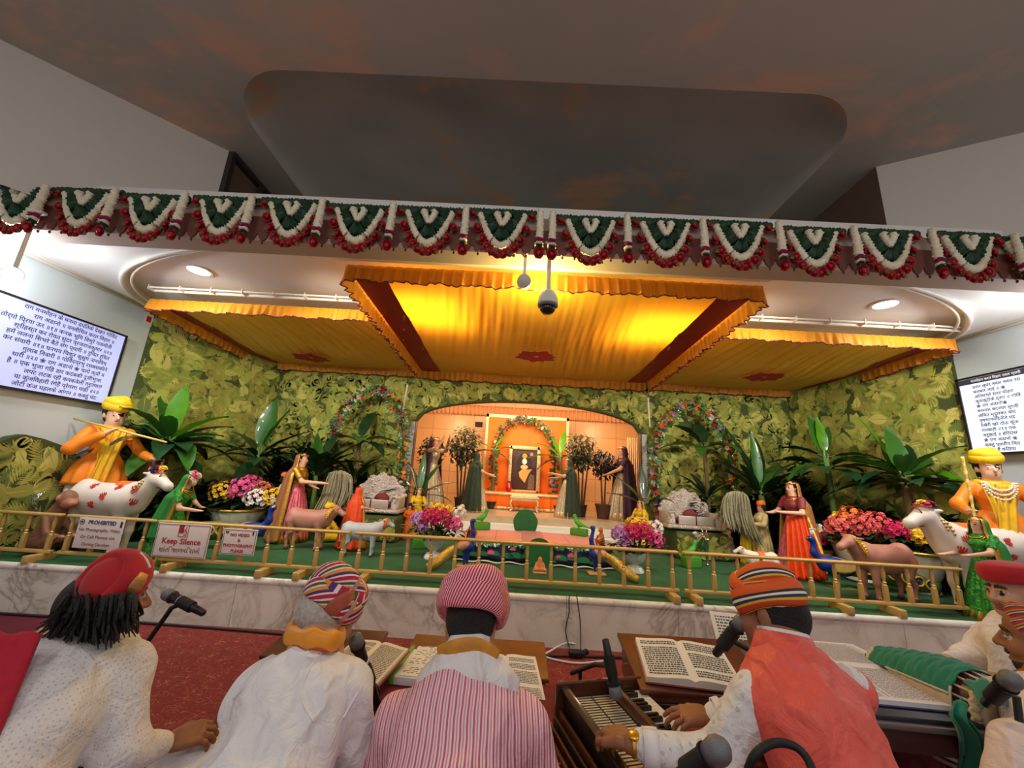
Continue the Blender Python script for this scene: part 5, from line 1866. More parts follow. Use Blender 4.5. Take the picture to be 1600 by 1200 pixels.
# ================================================================== INSTRUMENTS, BOOKS, MICROPHONES
DESKWOOD = M('dark_red_wood', (92, 44, 30), 0.35, var=0.2, vscale=9, coat=0.3)
BLACKWOOD = M('black_wood', (36, 26, 24), 0.35, coat=0.2)
HARMWOOD = M('harmonium_wood', (84, 44, 28), 0.3, var=0.25, vscale=12, coat=0.4)
PAGE = M('page_paper', (226, 222, 216), 0.8)
PAGECREAM = M('page_cream', (222, 208, 180), 0.8)
PRINTINK = M('print_ink', (78, 74, 76), 0.8)
BLACKPL = M('black_plastic', (20, 20, 22), 0.4)
BLACKRUB = M('black_rubber', (16, 16, 18), 0.6)
MESHGREY = M('mic_mesh', (120, 122, 128), 0.45, metal=0.4, bump=0.8, bscale=420, bdist=0.002)
WHITEBAND = M('white_band', (226, 226, 226), 0.5)
def desk(name, label, c, w, d, zf, zb, rz=0.0, h=0.10, mat_=None):
 """Low reading desk: sloped top board, moulded frieze, panel legs."""
 t = thing(name, (c[0], c[1], 0), label, 'reading desk', 'low reading desks', rz=rz)
 m_ = mat_ or DESKWOOD
 ang = math.atan2(zb - zf, d)
 R = eul(math.degrees(ang), 0, 0)
 zm = (zf + zb) / 2
 mb = MB()
 mb.rbox((0, 0, zm - 0.011), (w, math.hypot(d, zb - zf), 0.022), 0.006, R)
 mb.build('top_board', m_, t, auto=45)
 mb = MB()
 y0, y1 = -d / 2 + 0.02, d / 2 - 0.02
 za, zc = zf - 0.022, zb - 0.026
 mb.add([(-w / 2 + .02, y0, za - h * .7), (w / 2 - .02, y0, za - h * .7), (w / 2 - .02, y0, za), (-w / 2 + .02, y0, za), (-w / 2 + .02, y1, za - h * .7), (w / 2 - .02, y1, za - h * .7), (w / 2 - .02, y1, zc), (-w / 2 + .02, y1, zc)],
           [(0, 1, 2, 3), (7, 6, 5, 4), (0, 3, 7, 4), (1, 5, 6, 2), (3, 2, 6, 7), (0, 4, 5, 1)])
 mb.build('frieze', m_, t, smooth=False)
 mb = MB()
 mb.tube([(-w / 2 + .01, y0 - .006, za - h * .35), (w / 2 - .01, y0 - .006, za - h * .35)], 0.009, 8)
 mb.build('moulding', BLACKWOOD, t)
 for s in (-1, 1):
  mb = MB()
  zt = za - h * .7
  mb.rbox((s * (w / 2 - .035), 0, zt / 2), (0.026, d - 0.06, zt), 0.004)
  mb.build('leg', m_, t, auto=45)
 return t
def page_block(mb, W, D, sgn, thick, arch, n=12):
 """One side of an open book, arched towards the spine (x=0)."""
 def top(u, v):
  x = sgn * W * u
  z = thick + arch * math.sin(PI * min(1, u * 1.15) ** 0.6) * (1 - u) ** 0.7
  return V3((x, -D / 2 + D * v, z))
 mb.grid(top, n, 2, 0, flip=(sgn < 0))
 vs = [top(i / n, 0) for i in range(n + 1)]
 for e, fl in ((0, False), (1, True)):
  for i in range(n):
   a, b = top(i / n, e), top((i + 1) / n, e)
   q = [V3((a.x, a.y, 0.004)), V3((b.x, b.y, 0.004)), b, a]
   mb.add(q, [(0, 1, 2, 3)])
 a, b = top(1, 0), top(1, 1)
 mb.add([V3((a.x, a.y, 0.004)), V3((b.x, b.y, 0.004)), b, a], [(0, 1, 2, 3)])
 return top
def print_lines(mb, top, D, seed, rows, m0=0.10, m1=0.92, wd=0.5, block=None):
 """Rows of tiny word marks on a page."""
 r = random.Random(seed)
 for i in range(rows):
  v = 0.93 - 0.86 * (i + 0.5) / rows
  if r.random() < 0.08:
   continue
  u = m0
  hh = 0.86 / rows * wd / 2
  while u < m1:
   w = r.uniform(0.02, 0.075)
   e = min(m1, u + w)
   a, b, c, d = top(u, v - hh), top(e, v - hh), top(e, v + hh), top(u, v + hh)
   up = V3((0, 0, 0.0009))
   mb.add([a + up, b + up, c + up, d + up], [(0, 1, 2, 3)] if top(1, 0).x > 0 else [(3, 2, 1, 0)])
   u = e + r.uniform(0.008, 0.02)
def open_book(name, label, c, W, D, R, cover, paper=None, rows=22, seed=1, thick=0.018, arch=0.012, right=True, left=True, wd=0.5, ink=None):
 t = thing(name, c, label, 'book', 'open song books')
 t.rotation_mode = 'QUATERNION'
 t.rotation_quaternion = R.to_quaternion()
 mb = MB()
 mb.rbox((0, 0, 0.002), (2 * W + 0.016, D + 0.014, 0.004), 0.002)
 mb.build('cover', cover, t, auto=40)
 for s, on in ((-1, left), (1, right)):
  if not on:
   continue
  mb = MB()
  top = page_block(mb, W, D, s, thick, arch)
  pg = mb.build('pages', paper or PAGE, t, auto=30)
  mb = MB()
  print_lines(mb, top, D, seed + s, rows, wd=wd)
  o = mb.build('print', ink or PRINTINK, pg, smooth=False)
  o['kind'] = 'stuff'
 return t
MAROON = M('maroon_cover', (128, 48, 42), 0.5)
REDCLOTH = M('maroon_cloth', (110, 22, 36), 0.8, var=0.2, vscale=30)
# left desk with the cream book
desk('reading_desk', 'low dark wooden desk behind the old man in white', (-0.94, 2.36, 0), 0.56, 0.30, 0.30, 0.335)
a, b = PZ(592, 1030, 0.33), None
Rb = eul(12, 0, -28)
open_book('song_book', 'open book with cream pages in front of the old man in white', (PZ(566, 1032, 0.40).x - 0.02, PZ(566, 1032, 0.40).y + 0.08, 0.345), 0.15, 0.31, eul(8, 0, -14), MAROON, PAGECREAM, 26, 4)
# middle desk
desk('reading_desk', 'low brown desk behind the man in the pink striped kurta', (-0.13, 2.34, 0), 0.74, 0.32, 0.29, 0.335, mat_=M('tan_wood', (124, 78, 34), 0.4, var=0.15, vscale=10))
t = thing('low_table', (-0.14, 1.98, 0), 'low table under the binder and open book, covered with maroon cloth', 'table')
mb = MB()
mb.rbox((0, 0, 0.262), (0.86, 0.34, 0.02), 0.006)
mb.build('table_top', DESKWOOD, t, auto=45)
for sx in (-1, 1):
 for sy in (-1, 1):
  mb = MB()
  mb.rbox((sx * 0.38, sy * 0.12, 0.126), (0.04, 0.04, 0.252), 0.006)
  mb.build('leg', DESKWOOD, t, auto=45)
mb = MB()
mb.grid(lambda u, v: V3((-0.435 + 0.87 * u, -0.178 - 0.006 * math.sin(u * 60), 0.274 - 0.12 * v)), 60, 4)
mb.grid(lambda u, v: V3((-0.435 + 0.87 * u, -0.178 + 0.35 * v, 0.2745)), 10, 4, flip=True)
mb.build('cloth', REDCLOTH, t, solid=0.003)
# ring binder with a green edge
p0 = PZ(650, 1030, 0.30)
t = thing('ring_binder', (p0.x + 0.075, p0.y - 0.02, 0.278), 'white ring binder with a green edge left of the pink striped man', 'binder', rz=math.radians(-4))
mb = MB()
mb.rbox((0, 0, 0.018), (0.25, 0.40, 0.036), 0.004)
mb.build('cover', M('binder_white', (222, 220, 224), 0.5), t, auto=40)
mb = MB()
mb.rbox((-0.125, 0, 0.020), (0.028, 0.405, 0.042), 0.008)
mb.build('green_spine', M('binder_green', (116, 158, 44), 0.5), t, auto=40)
mb = MB()
mb.rbox((0.01, 0.0, 0.0385), (0.215, 0.385, 0.004), 0.001)
pg = mb.build('sheet', PAGE, t, auto=40)
mb = MB()
r = random.Random(9)
for i in range(22):
 y = 0.17 - 0.35 * i / 22
 x = -0.085 + (0.02 if r.random() < 0.3 else 0) + (0.06 if i % 6 > 3 else 0)
 while x < 0.10:
  w = r.uniform(0.008, 0.03)
  mb.box((x + w / 2, y + r.uniform(-.002, .002), 0.0408), (w, 0.0045, 0.0004))
  x += w + r.uniform(0.004, 0.02)
o = mb.build('print', PRINTINK, pg, smooth=False)
o['kind'] = 'stuff'
p0 = PZ(800, 1052, 0.32)
open_book('song_book', 'open book right of the red striped turban, white pages with orange edge', (p0.x - 0.02, p0.y, 0.282), 0.16, 0.33, eul(10, 0, 6), M('orange_cover', (214, 106, 50), 0.5), None, 26, 8)
# lacquered box beside it on the floor
p0 = PZ(873, 1096, 0.17)
t = thing('lacquered_box', (p0.x, p0.y + 0.03, 0), 'glossy orange red box on the floor beside the harmonium', 'box')
mb = MB()
mb.rbox((0, 0, 0.07), (0.16, 0.20, 0.14), 0.01)
mb.build('box_body', M('white_box', (206, 190, 190), 0.5), t, auto=40)
mb = MB()
mb.rbox((0, 0, 0.155), (0.165, 0.205, 0.03), 0.01)
mb.build('lid', M('red_lacquer', (176, 44, 20), 0.15, coat=0.8, var=0.3, vscale=14), t, auto=40)
mb = MB()
for k in (0.6, 0.85):
 mb.tube([(sx * 0.08 * k, sy * 0.10 * k, 0.171) for sx, sy in ((-1, -1), (1, -1), (1, 1), (-1, 1))], 0.0025, 6, closed=True)
mb.build('gold_lines', GOLD, t)
# ---- the harmonium player's desk
desk('reading_desk', 'dark red wooden reading desk in front of the harmonium player', (0.955, 2.08, 0), 0.72, 0.38, 0.40, 0.485)
open_book('song_book', 'thick open book on the dark red desk beside the harmonium', (0.848, 2.035, 0.441), 0.20, 0.27, eul(12.6, 0, -7), MAROON, None, 16, 12, thick=0.026, arch=0.012, wd=0.6)
# upright pad behind the singer's microphone
p0 = PD(1162, 1008, 2.0)
t = thing('note_pad', (p0.x, p0.y + 0.06, 0), 'white printed pad propped up behind the harmonium player\'s microphone', 'pad')
R = eul(50, 0, -8)
mb = MB()
mb.rbox((0, 0, p0.z), (0.21, 0.27, 0.012), 0.003, R)
mb.build('pages', PAGE, t, auto=40)
mb = MB()
rr = random.Random(4)
for i in range(14):
 y = 0.11 - 0.22 * i / 14
 x = -0.085
 while x < 0.085:
  w = rr.uniform(0.006, 0.02)
  mb.box(R @ V3((x + w / 2, y, 0.0066)) + V3((0, 0, p0.z)), (w, 0.007, 0.0006), R)
  x += w + 0.005
o = mb.build('print', PRINTINK, t, smooth=False)
o['kind'] = 'stuff'
mb = MB()
mb.rbox((0, 0.02, (p0.z - 0.09) / 2), (0.24, 0.14, p0.z - 0.09), 0.006)
mb.build('support_box', DESKWOOD, t, auto=40)
# ---- the big book table on the right
t = thing('book_table', (1.50, 1.96, 0), 'dark table under the big open book at the right', 'table', rz=math.radians(-4))
mb = MB()
mb.rbox((0, 0, 0.458), (0.66, 0.70, 0.02), 0.006)
mb.build('table_top', M('grey_laminate', (96, 84, 88), 0.35), t, auto=45)
mb = MB()
mb.rbox((0, 0, 0.41), (0.62, 0.66, 0.075), 0.004)
mb.build('apron', M('deep_maroon', (62, 26, 30), 0.5), t, auto=45)
for sx in (-1, 1):
 for sy in (-1, 1):
  mb = MB()
  mb.rbox((sx * 0.28, sy * 0.30, 0.187), (0.05, 0.05, 0.374), 0.006)
  mb.build('leg', BLACKWOOD, t, auto=45)
mb = MB()
mb.rbox((0.0, -0.02, 0.476), (0.50, 0.62, 0.016), 0.004)
mb.build('board', M('navy_board', (40, 40, 56), 0.4), t, auto=45)
p0 = PZ(1362, 1050, 0.50)
open_book('song_book', 'very large open book lying across the table at the right', (1.57, 1.975, 0.486), 0.285, 0.42, eul(0, 0, 86), M('navy_cover', (60, 56, 84), 0.5), M('page_lilac', (222, 218, 228), 0.8), 34, 20, thick=0.02, arch=0.010, wd=0.42, ink=M('pale_ink', (120, 116, 124), 0.8))
# ---- harmonium
hx, hy = 0.505, 1.615
t = thing('harmonium', (hx, hy, 0), 'dark wooden harmonium played by the man in the coral vest', 'harmonium', rz=math.radians(105))
# local: x along the length (towards the camera), y across (towards the far left bellows when positive)
HL, HW = 0.60, 0.40
zt = 0.40
mb = MB()
mb.rbox((0, 0, 0.03), (HL + 0.05, HW + 0.06, 0.06), 0.006)
mb.build('base_board', HARMWOOD, t, auto=45)
mb = MB()
mb.rbox((0, -0.04, 0.20), (HL, HW - 0.10, 0.28), 0.006)
mb.build('case', HARMWOOD, t, auto=45)
for i, (s, y) in enumerate(((-1, 0), (1, 0))):
 mb = MB()
 mb.rbox((s * (HL / 2 + 0.008), 0.0, 0.235), (0.018, HW, 0.37), 0.006)
 mb.build('end_board', HARMWOOD, t, auto=45)
mb = MB()
mb.rbox((0, 0.155, 0.35), (HL, 0.022, 0.10), 0.005)
mb.rbox((0, 0.165, 0.402), (HL + 0.02, 0.035, 0.012), 0.004)
mb.build('back_rail', BLACKWOOD, t, auto=45)
mb = MB()
mb.rbox((0, -0.055, 0.385), (HL, 0.028, 0.05), 0.006)
mb.build('front_rail', HARMWOOD, t, auto=45)
mb = MB()
mb.box((0, 0.05, 0.362), (HL - 0.02, 0.175, 0.012))
mb.build('reed_cover', M('reed_ivory', (206, 194, 168), 0.5), t, smooth=False)
mb = MB()
for i in range(34):
 mb.box((-HL / 2 + 0.03 + i * 0.0165, 0.05, 0.3695), (0.0025, 0.172, 0.002))
mb.box((0, 0.05, 0.3705), (HL - 0.04, 0.0035, 0.003))
o = mb.build('reed_lines', M('reed_dark', (60, 50, 40), 0.6), t, smooth=False)
mb = MB()
mb.box((0, -0.13, 0.345), (HL - 0.02, 0.115, 0.02))
mb.build('key_bed', HARMWOOD, t, smooth=False)
nk_ = 24
kw = (HL - 0.03) / nk_
proto = None
for i in range(nk_):
 if proto is None:
  mb = MB()
  mb.rbox((0, -0.135, 0.368), (kw * 0.94, 0.115, 0.022), 0.002)
  proto = mb.build('white_key', M('ivory_key', (228, 222, 212), 0.3), t, auto=45)
  q = proto
 else:
  q = proto.copy()
  COL.objects.link(q)
  q.parent = t
 q.location = (-HL / 2 + 0.015 + kw * (i + .5), 0, 0)
proto = None
for i in range(nk_ - 1):
 if i % 7 in (2, 6):
  continue
 if proto is None:
  mb = MB()
  mb.rbox((0, -0.105, 0.386), (kw * 0.58, 0.068, 0.018), 0.003)
  proto = mb.build('black_key', M('ebony_key', (18, 16, 18), 0.25), t, auto=45)
  q = proto
 else:
  q = proto.copy()
  COL.objects.link(q)
  q.parent = t
 q.location = (-HL / 2 + 0.015 + kw * (i + 1), 0, 0)
# bellows on the far side: folded boards with gilt studs
for k in range(4):
 mb = MB()
 yy = 0.185 + 0.022 * k
 mb.rbox((0.03, yy, 0.20 - 0.008 * k), (HL * 0.88, 0.012, 0.26 - 0.02 * k), 0.004)
 mb.build('bellows_fold', BLACKWOOD if k % 2 else HARMWOOD, t, auto=45)
mb = MB()
mb.rbox((0.03, 0.272, 0.19), (HL * 0.86, 0.016, 0.24), 0.006)
mb.build('bellows_board', HARMWOOD, t, auto=45)
mb = MB()
mb.tube([(0.03 + sx * HL * 0.38, 0.281, 0.19 + sz * 0.095) for sx, sz in ((-1, -1), (1, -1), (1, 1), (-1, 1))], 0.004, 6, closed=True)
for i in range(12):
 for sz in (-1, 1):
  mb.ell((0.03 - HL * 0.38 + HL * 0.76 * i / 11, 0.283, 0.19 + sz * 0.108), 0.004, 6, 4)
o = mb.build('gilt_studs', M('dull_brass', (176, 140, 70), 0.4, metal=0.7), t)
o['kind'] = 'stuff'
for i in range(5):
 mb = MB()
 x = -0.22 + 0.11 * i
 mb.tube([(x, -0.185, 0.29), (x, -0.235, 0.29)], 0.006, 8)
 mb.ell((x, -0.24, 0.29), 0.013, 10, 6)
 mb.build('stop_knob', M('ivory_knob', (214, 200, 170), 0.4), t)
mb = MB()
mb.rbox((-0.235, 0.11, 0.378), (0.06, 0.014, 0.016), 0.004, eul(0, 0, 18))
mb.build('catch', M('ivory_catch', (220, 204, 180), 0.4), t, auto=45)
# ---- microphones
def mic(name, label, head, tail, stand=None, band=True, cat='microphone', r=1.0, ball=None):
 """Vocal microphone: mesh head at one end, tapered black body; stand = list of tube point lists."""
 h, tl = V3(head), V3(tail)
 base = stand[-1][-1] if stand else tl
 t = thing(name, (base[0], base[1], 0), label, cat, 'vocal microphones', absolute=True)
 d = (tl - h).normalized()
 L = (tl - h).length
 R = frame(d.orthogonal(), d)
 mb = MB()
 br = (ball or 0.025) * r
 mb.lathe([(1e-4, -br), (br * .55, -br * .85), (br * .9, -br * .45), (br, 0.0), (br * .98, br * .3), (br * .86, br * 1.1)], 22, h, R)
 mb.build('mesh_head', MESHGREY, t)
 mb = MB()
 mb.lathe([(br * .86, br * 1.1), (br * 1.02, br * 1.05), (br * 1.02, br * 1.3), (br * .8, br * 1.5), (0.018 * r, L * 0.45), (0.0135 * r, L), (0.010 * r, L + 0.004)], 20, h, R)
 mb.build('mic_body', BLACKPL, t, auto=40)
 if band:
  mb = MB()
  k = br * 1.5 + (L * 0.45 - br * 1.5) * 0.55
  rr_ = br * .8 + (0.018 * r - br * .8) * 0.55 + 0.0012
  mb.lathe([(rr_, k), (rr_ * 0.97, k + 0.014)], 20, h, R)
  mb.build('white_band', WHITEBAND, t)
 if stand:
  clip = stand[0][0]
  c = h.lerp(tl, 0.52)
  mb = MB()
  mb.tube([c - d * 0.035, c + d * 0.035], 0.0225 * r, 14)
  mb.build('clip', BLACKRUB, t, auto=40)
  for i, pts in enumerate(stand):
   mb = MB()
   mb.tube(pts, 0.0085 if i else 0.010, 10)
   mb.build('boom' if i < len(stand) - 1 else 'stand_pole', BLACKPL, t, auto=40)
  mb = MB()
  bp = V3(stand[-1][-1])
  mb.lathe([(0.11, 0.0), (0.11, 0.012), (0.09, 0.022), (0.02, 0.03), (0.012, 0.06)], 28, (bp.x, bp.y, 0.0))
  mb.build('stand_base', BLACKPL, t, auto=40)
  mb = MB()
  q = V3(stand[0][0])
  mb.ell(q, 0.017, 12, 8)
  mb.build('swivel', BLACKRUB, t)
 return t
h, tl = PD(262, 929, 1.72), PD(318, 958, 1.68)
j = PD(268, 950, 1.70)
foot = PD(222, 1015, 1.64)
dn = foot + (foot - j) * 1.2
mic('microphone', 'microphone on a slanted black stand beside the long haired man', h, tl, [[h.lerp(tl, .45), j, foot, V3((foot.x - 0.10, foot.y - 0.02, 0.03))]])
h, tl = PD(556, 1000, 1.42), PD(590, 1100, 1.52)
mic('microphone', 'microphone at the mouth of the old man in white', h, tl, [[h.lerp(tl, .55), PD(590, 1078, 1.56), V3((-0.46, 1.72, 0.03))]], r=1.05)
h, tl = PD(962, 1083, 1.55), PD(946, 1000, 1.62)
mid_ = h.lerp(tl, 0.5)
j1 = PD(900, 1050, 1.86)
mic('microphone', 'microphone pointing down over the harmonium keys', h, tl, [[mid_, PD(930, 1038, 1.80), PD(893, 1052, 1.90)], [j1 + V3((0.02, 0, 0.005)), V3((j1.x + 0.02, j1.y, 0.03))]], r=1.05)
h, tl = PD(1158, 972, 1.36), PD(1118, 1022, 1.40)
mic('microphone', 'microphone at the mouth of the harmonium player', h, tl, [[h.lerp(tl, .5), PD(1165, 1012, 1.45), PD(1188, 1030, 1.52)], [PD(1188, 1030, 1.52), V3((1.16, 1.66, 0.03))]])
h, tl = PD(1122, 1172, 0.80), PD(1062, 1212, 0.84)
mic('microphone', 'microphone with a round grille lying low at the bottom edge of the picture', h, tl, [[h.lerp(tl, .7), V3((0.36, 0.98, 0.36)), V3((0.36, 1.02, 0.03))]], ball=0.026)
h, tl = PD(1580, 1062, 1.18), PD(1540, 1100, 1.26)
mic('microphone', 'microphone seen end on in front of the bearded drummer', h, tl, [[h.lerp(tl, .4), PD(1588, 1088, 1.26), V3((1.60, 1.42, 0.30)), V3((1.60, 1.42, 0.03))]], ball=0.027)
# gooseneck at the bottom
pts = bez([PD(1166, 1212, 0.86), PD(1178, 1182, 0.86), PD(1200, 1164, 0.87), PD(1225, 1161, 0.88), PD(1250, 1172, 0.87), PD(1268, 1200, 0.84), PD(1280, 1260, 0.78)], 8)
t = thing('gooseneck_arm', (pts[-1].x, pts[-1].y, 0), 'curved black gooseneck tube at the bottom edge behind the coral vest', 'microphone stand', absolute=True)
mb = MB()
mb.tube(pts, [0.0085 + 0.0007 * (i % 2) for i in range(len(pts))], 12)
mb.build('gooseneck', BLACKRUB, t)
mb = MB()
e = pts[-1]
mb.tube([e, V3((e.x, e.y, 0.03))], 0.011, 10)
mb.lathe([(0.10, 0.0), (0.10, 0.012), (0.02, 0.03)], 24, (e.x, e.y, 0))
mb.build('stand_pole', BLACKPL, t, auto=40)
# ---- drum under a green cloth
a, b = PD(1385, 1036, 1.84), PD(1565, 1112, 1.43)
a = PD(1380, 1040, 1.80)
b = PD(1568, 1118, 1.40)
ax_ = (b - a).normalized()
L = (b - a).length
R = frame(ax_.orthogonal(), ax_)
t = thing('barrel_drum', (a.lerp(b, .5).x, a.lerp(b, .5).y, 0), 'long barrel drum with white lacing under a green velvet cloth at the right', 'drum', absolute=True)
prof = [(0.060, 0), (0.085, L * 0.25), (0.108, L * 0.55), (0.112, L * 0.72), (0.098, L)]
mb = MB()
mb.lathe(prof, 36, a, R)
mb.build('shell', M('drum_wood', (76, 36, 30), 0.4), t, auto=60)
for e, r_, zc in (('a', 0.066, -0.005), ('b', 0.104, L - 0.01)):
 mb = MB()
 mb.tube([a + R @ V3((r_ * math.cos(q), r_ * math.sin(q), zc + 0.005 * math.sin(q * 24))) for q in [2 * PI * i / 96 for i in range(96)]], 0.013, 8, closed=True)
 mb.build('rim_braid', M('drum_rope', (206, 194, 166), 0.7, bump=0.6, bscale=120), t)
mb = MB()
mb.lathe([(0.100, L + 0.001), (0.06, L + 0.004), (1e-4, L + 0.004)], 32, a, R)
mb.build('drum_head', M('drum_skin', (216, 204, 180), 0.6), t)
for i in range(20):
 q0 = 2 * PI * i / 20
 pts = []
 for k in range(9):
  v = k / 8
  q = q0 + 2 * PI / 40 * v
  rr_ = np.interp(v * L, [z for _, z in prof], [x for x, _ in prof]) + 0.004
  pts.append(a + R @ V3((rr_ * math.cos(q), rr_ * math.sin(q), v * L)))
 mb = MB()
 mb.tube(pts, 0.0042, 6, flat=0.6)
 mb.build('lacing_strap', M('drum_strap', (220, 210, 192), 0.7), t)
TEAL = M('teal_velvet', (10, 118, 92), 0.75, sheen=0.8, var=0.15, vscale=10, bump=0.3, bscale=40)
ct = thing('velvet_cover', (a.lerp(b, .4).x, a.lerp(b, .4).y, 0), 'teal velvet drum cover with a beige silver edged band, partly pulled back', 'cloth', absolute=True)
EU = (V3((0, 0, 1)) - ax_ * ax_.z).normalized()
ES = ax_.cross(EU)
if ES.dot(CP - a) < 0:
 ES = -ES
def drumcloth(u, th, r0=0.012):
 z = L * (-0.12 + 1.0 * u)
 rr_ = np.interp(max(0, z), [zz for _, zz in prof], [x for x, _ in prof])
 if z < 0:
  rr_ = rr_ * max(0.4, 1 + z / (L * 0.2))
 rip = 0.006 * math.sin(z * 150 + 1.2 * math.sin(th * 3)) * (0.4 + 0.6 * math.cos(th)) + 0.004 * math.sin(th * 7 + z * 20)
 rr_ = rr_ + r0 + abs(rip)
 return a + ax_ * z + (EU * math.cos(th) + ES * math.sin(th)) * rr_
rad_ = math.radians
mb = MB()
mb.grid(lambda u, v: drumcloth(u * (0.98 - .05 * abs(v - .6)), rad_(-140 + 214 * v)), 90, 48)
mb.build('cloth', TEAL, ct, solid=0.004)
mb = MB()
mb.grid(lambda u, v: drumcloth(0.40 + 0.57 * u, rad_(72 + 80 * v * (0.3 + .7 * u)), 0.016), 30, 8)
mb.build('beige_band', M('beige_satin', (196, 170, 138), 0.5), ct, solid=0.003)
SILT = M('silver_trim', (206, 202, 194), 0.3, metal=0.6, bump=0.8, bscale=300)
mb = MB()
mb.tube([drumcloth(0.36 + 0.60 * i / 20, rad_(72), 0.020) for i in range(21)], 0.0045, 6)
mb.build('silver_edge', SILT, ct)
mb = MB()
mb.tube([drumcloth(0.97, rad_(60 + 60 * i / 10), 0.022) for i in range(11)], 0.005, 6)
mb.build('silver_edge', SILT, ct)
# loose tail of the cloth over the lacing and down to the floor
mb = MB()
E1 = [PD(1500, 1062, 1.44), PD(1530, 1058, 1.42), PD(1560, 1075, 1.40), PD(1585, 1092, 1.42)]
E2 = [PD(1490, 1120, 1.36), PD(1500, 1160, 1.34), PD(1515, 1210, 1.34), PD(1520, 1290, 1.35)]
c1 = bez(E1, 8)
m = len(c1)
mb.grid(lambda u, v: bez(E1, 8)[min(m - 1, int(u * (m - 1)))] + (PD(1528 + 20 * u, 1102 - 10 * u, 1.33) - bez(E1, 8)[min(m - 1, int(u * (m - 1)))]) * v + V3((0, 0, 0.006 * math.sin(u * 22 + v * 4))) - FW * (0.01 + 0.012 * math.sin(v * PI)), m - 1, 10)
mb.build('loose_flap', TEAL, ct, solid=0.004)
mb = MB()
spine = bez([PD(1496, 1096, 1.37), PD(1492, 1118, 1.345), PD(1506, 1140, 1.335), PD(1516, 1170, 1.34), PD(1514, 1215, 1.36), PD(1510, 1300, 1.40)], 6)
mb.grid(lambda u, v: spine[int(u * (len(spine) - 1))] + V3(((v - 0.3) * (0.05 + 0.055 * u), 0.01 * math.sin(v * 9), 0.004 * math.sin(v * 14 + u * 6))) - FW * 0.012 * math.sin(v * 11 + u * 5), len(spine) - 1, 16)
mb.build('hanging_tail', TEAL, ct, solid=0.004)
# cloth bundle under the table
p0 = PZ(1430, 1170, 0.24)
t = thing('cloth_bundle', (p0.x, p0.y + 0.05, 0), 'dark red cloth bundle with a zebra striped end under the book table', 'bundle')
mb = sdf_mesh([('e', (0, 0, 0.13), (0.15, 0.11, 0.12)), ('e', (-0.09, -0.03, 0.12), (0.08, 0.09, 0.11)), ('c', (0.02, -0.02, 0.22), (-0.04, -0.05, 0.18), 0.04, 0.05)], 0.009, 0.05, folds(0.010, 77))
mb.build('red_cloth', M('bundle_red', (122, 28, 34), 0.7, var=0.25, vscale=12), t)
mb = sdf_mesh([('c', (0.08, -0.05, 0.25), (0.20, -0.09, 0.19), 0.045, 0.02), ('c', (0.12, -0.08, 0.16), (0.20, -0.12, 0.13), 0.03, 0.02)], 0.006, 0.03)
mb.build('zebra_cloth', stripes('zebra', [(1, (214, 212, 190)), (0.8, (70, 60, 56))], 46, (0.4, 0.3, 1.0), wob=0.03), t)
# dark bag behind the man in the red cap
p0 = PD(1478, 1025, 2.25)
t = thing('black_bag', (p0.x, p0.y, 0), 'black bag behind the arm of the man in the red cap', 'bag')
mb = sdf_mesh([('c', (-0.04, 0, 0.10), (0.10, 0, p0.z + 0.01), 0.10, 0.045), ('c', (0.10, 0, 0.10), (0.14, 0, p0.z), 0.10, 0.05)], 0.012, 0.05)
mb.build('bag_body', M('black_cloth', (28, 26, 34), 0.8), t)
# ---- cables
CABLE = M('black_cable', (22, 20, 24), 0.5)
def cable(name, pts, r, mat_, label, n=10):
 mb = MB()
 mb.tube(bez(pts, n), r, 7)
 o = mb.build(name, mat_)
 return tag(o, label, 'cable')
Yf = 3.285
cable('power_cable', [V3((PZ(890, 925, .36).x, 3.40, 0.36)), V3((PY(889, 938, 3.285).x, 3.285, 0.345)), PY(889, 958, Yf), PY(884, 985, Yf), V3((PZ(888, 1010, 0.01).x, 3.22, 0.012))], 0.004, CABLE, 'left black cable hanging down the marble stage front')
cable('power_cable', [V3((PZ(900, 925, .36).x, 3.40, 0.36)), V3((PY(902, 940, 3.285).x, 3.285, 0.345)), PY(906, 965, Yf), PY(907, 985, Yf), V3((PZ(902, 1008, 0.01).x, 3.20, 0.012))], 0.004, CABLE, 'right black cable with a plug hanging down the marble stage front')
cable('white_cable', [PZ(905, 1008, 0.02), PZ(885, 1005, 0.05), PZ(862, 1016, 0.02), PZ(852, 1026, 0.008), PZ(900, 1036, 0.008), PZ(950, 1032, 0.008)], 0.007, M('white_cord', (222, 220, 222), 0.5), 'white power cord curling over the red carpet')
cable('floor_cable', [V3((-4.3, 3.27, 0.012)), V3((-2.6, 3.26, 0.012)), V3((-1.4, 3.2, 0.012)), V3((-0.6, 3.05, 0.012)), V3((0.1, 3.12, 0.012)), V3((1.0, 3.2, 0.012)), V3((2.4, 3.26, 0.012))], 0.009, M('plum_cable', (56, 28, 44), 0.6), 'dark cable running along the foot of the marble stage front')
t = thing('plug_adapter', (PZ(895, 1010, 0.02).x, 3.17, 0), 'small dark plug adapter on the carpet below the marble', 'adapter')
mb = MB()
mb.rbox((0, 0, 0.024), (0.10, 0.06, 0.045), 0.01)
mb.build('adapter_body', BLACKPL, t, auto=45)
mb = MB()
mb.rbox((0.07, 0.01, 0.03), (0.05, 0.03, 0.03), 0.006, eul(0, -30, 20))
mb.build('plug', BLACKRUB, t, auto=45)
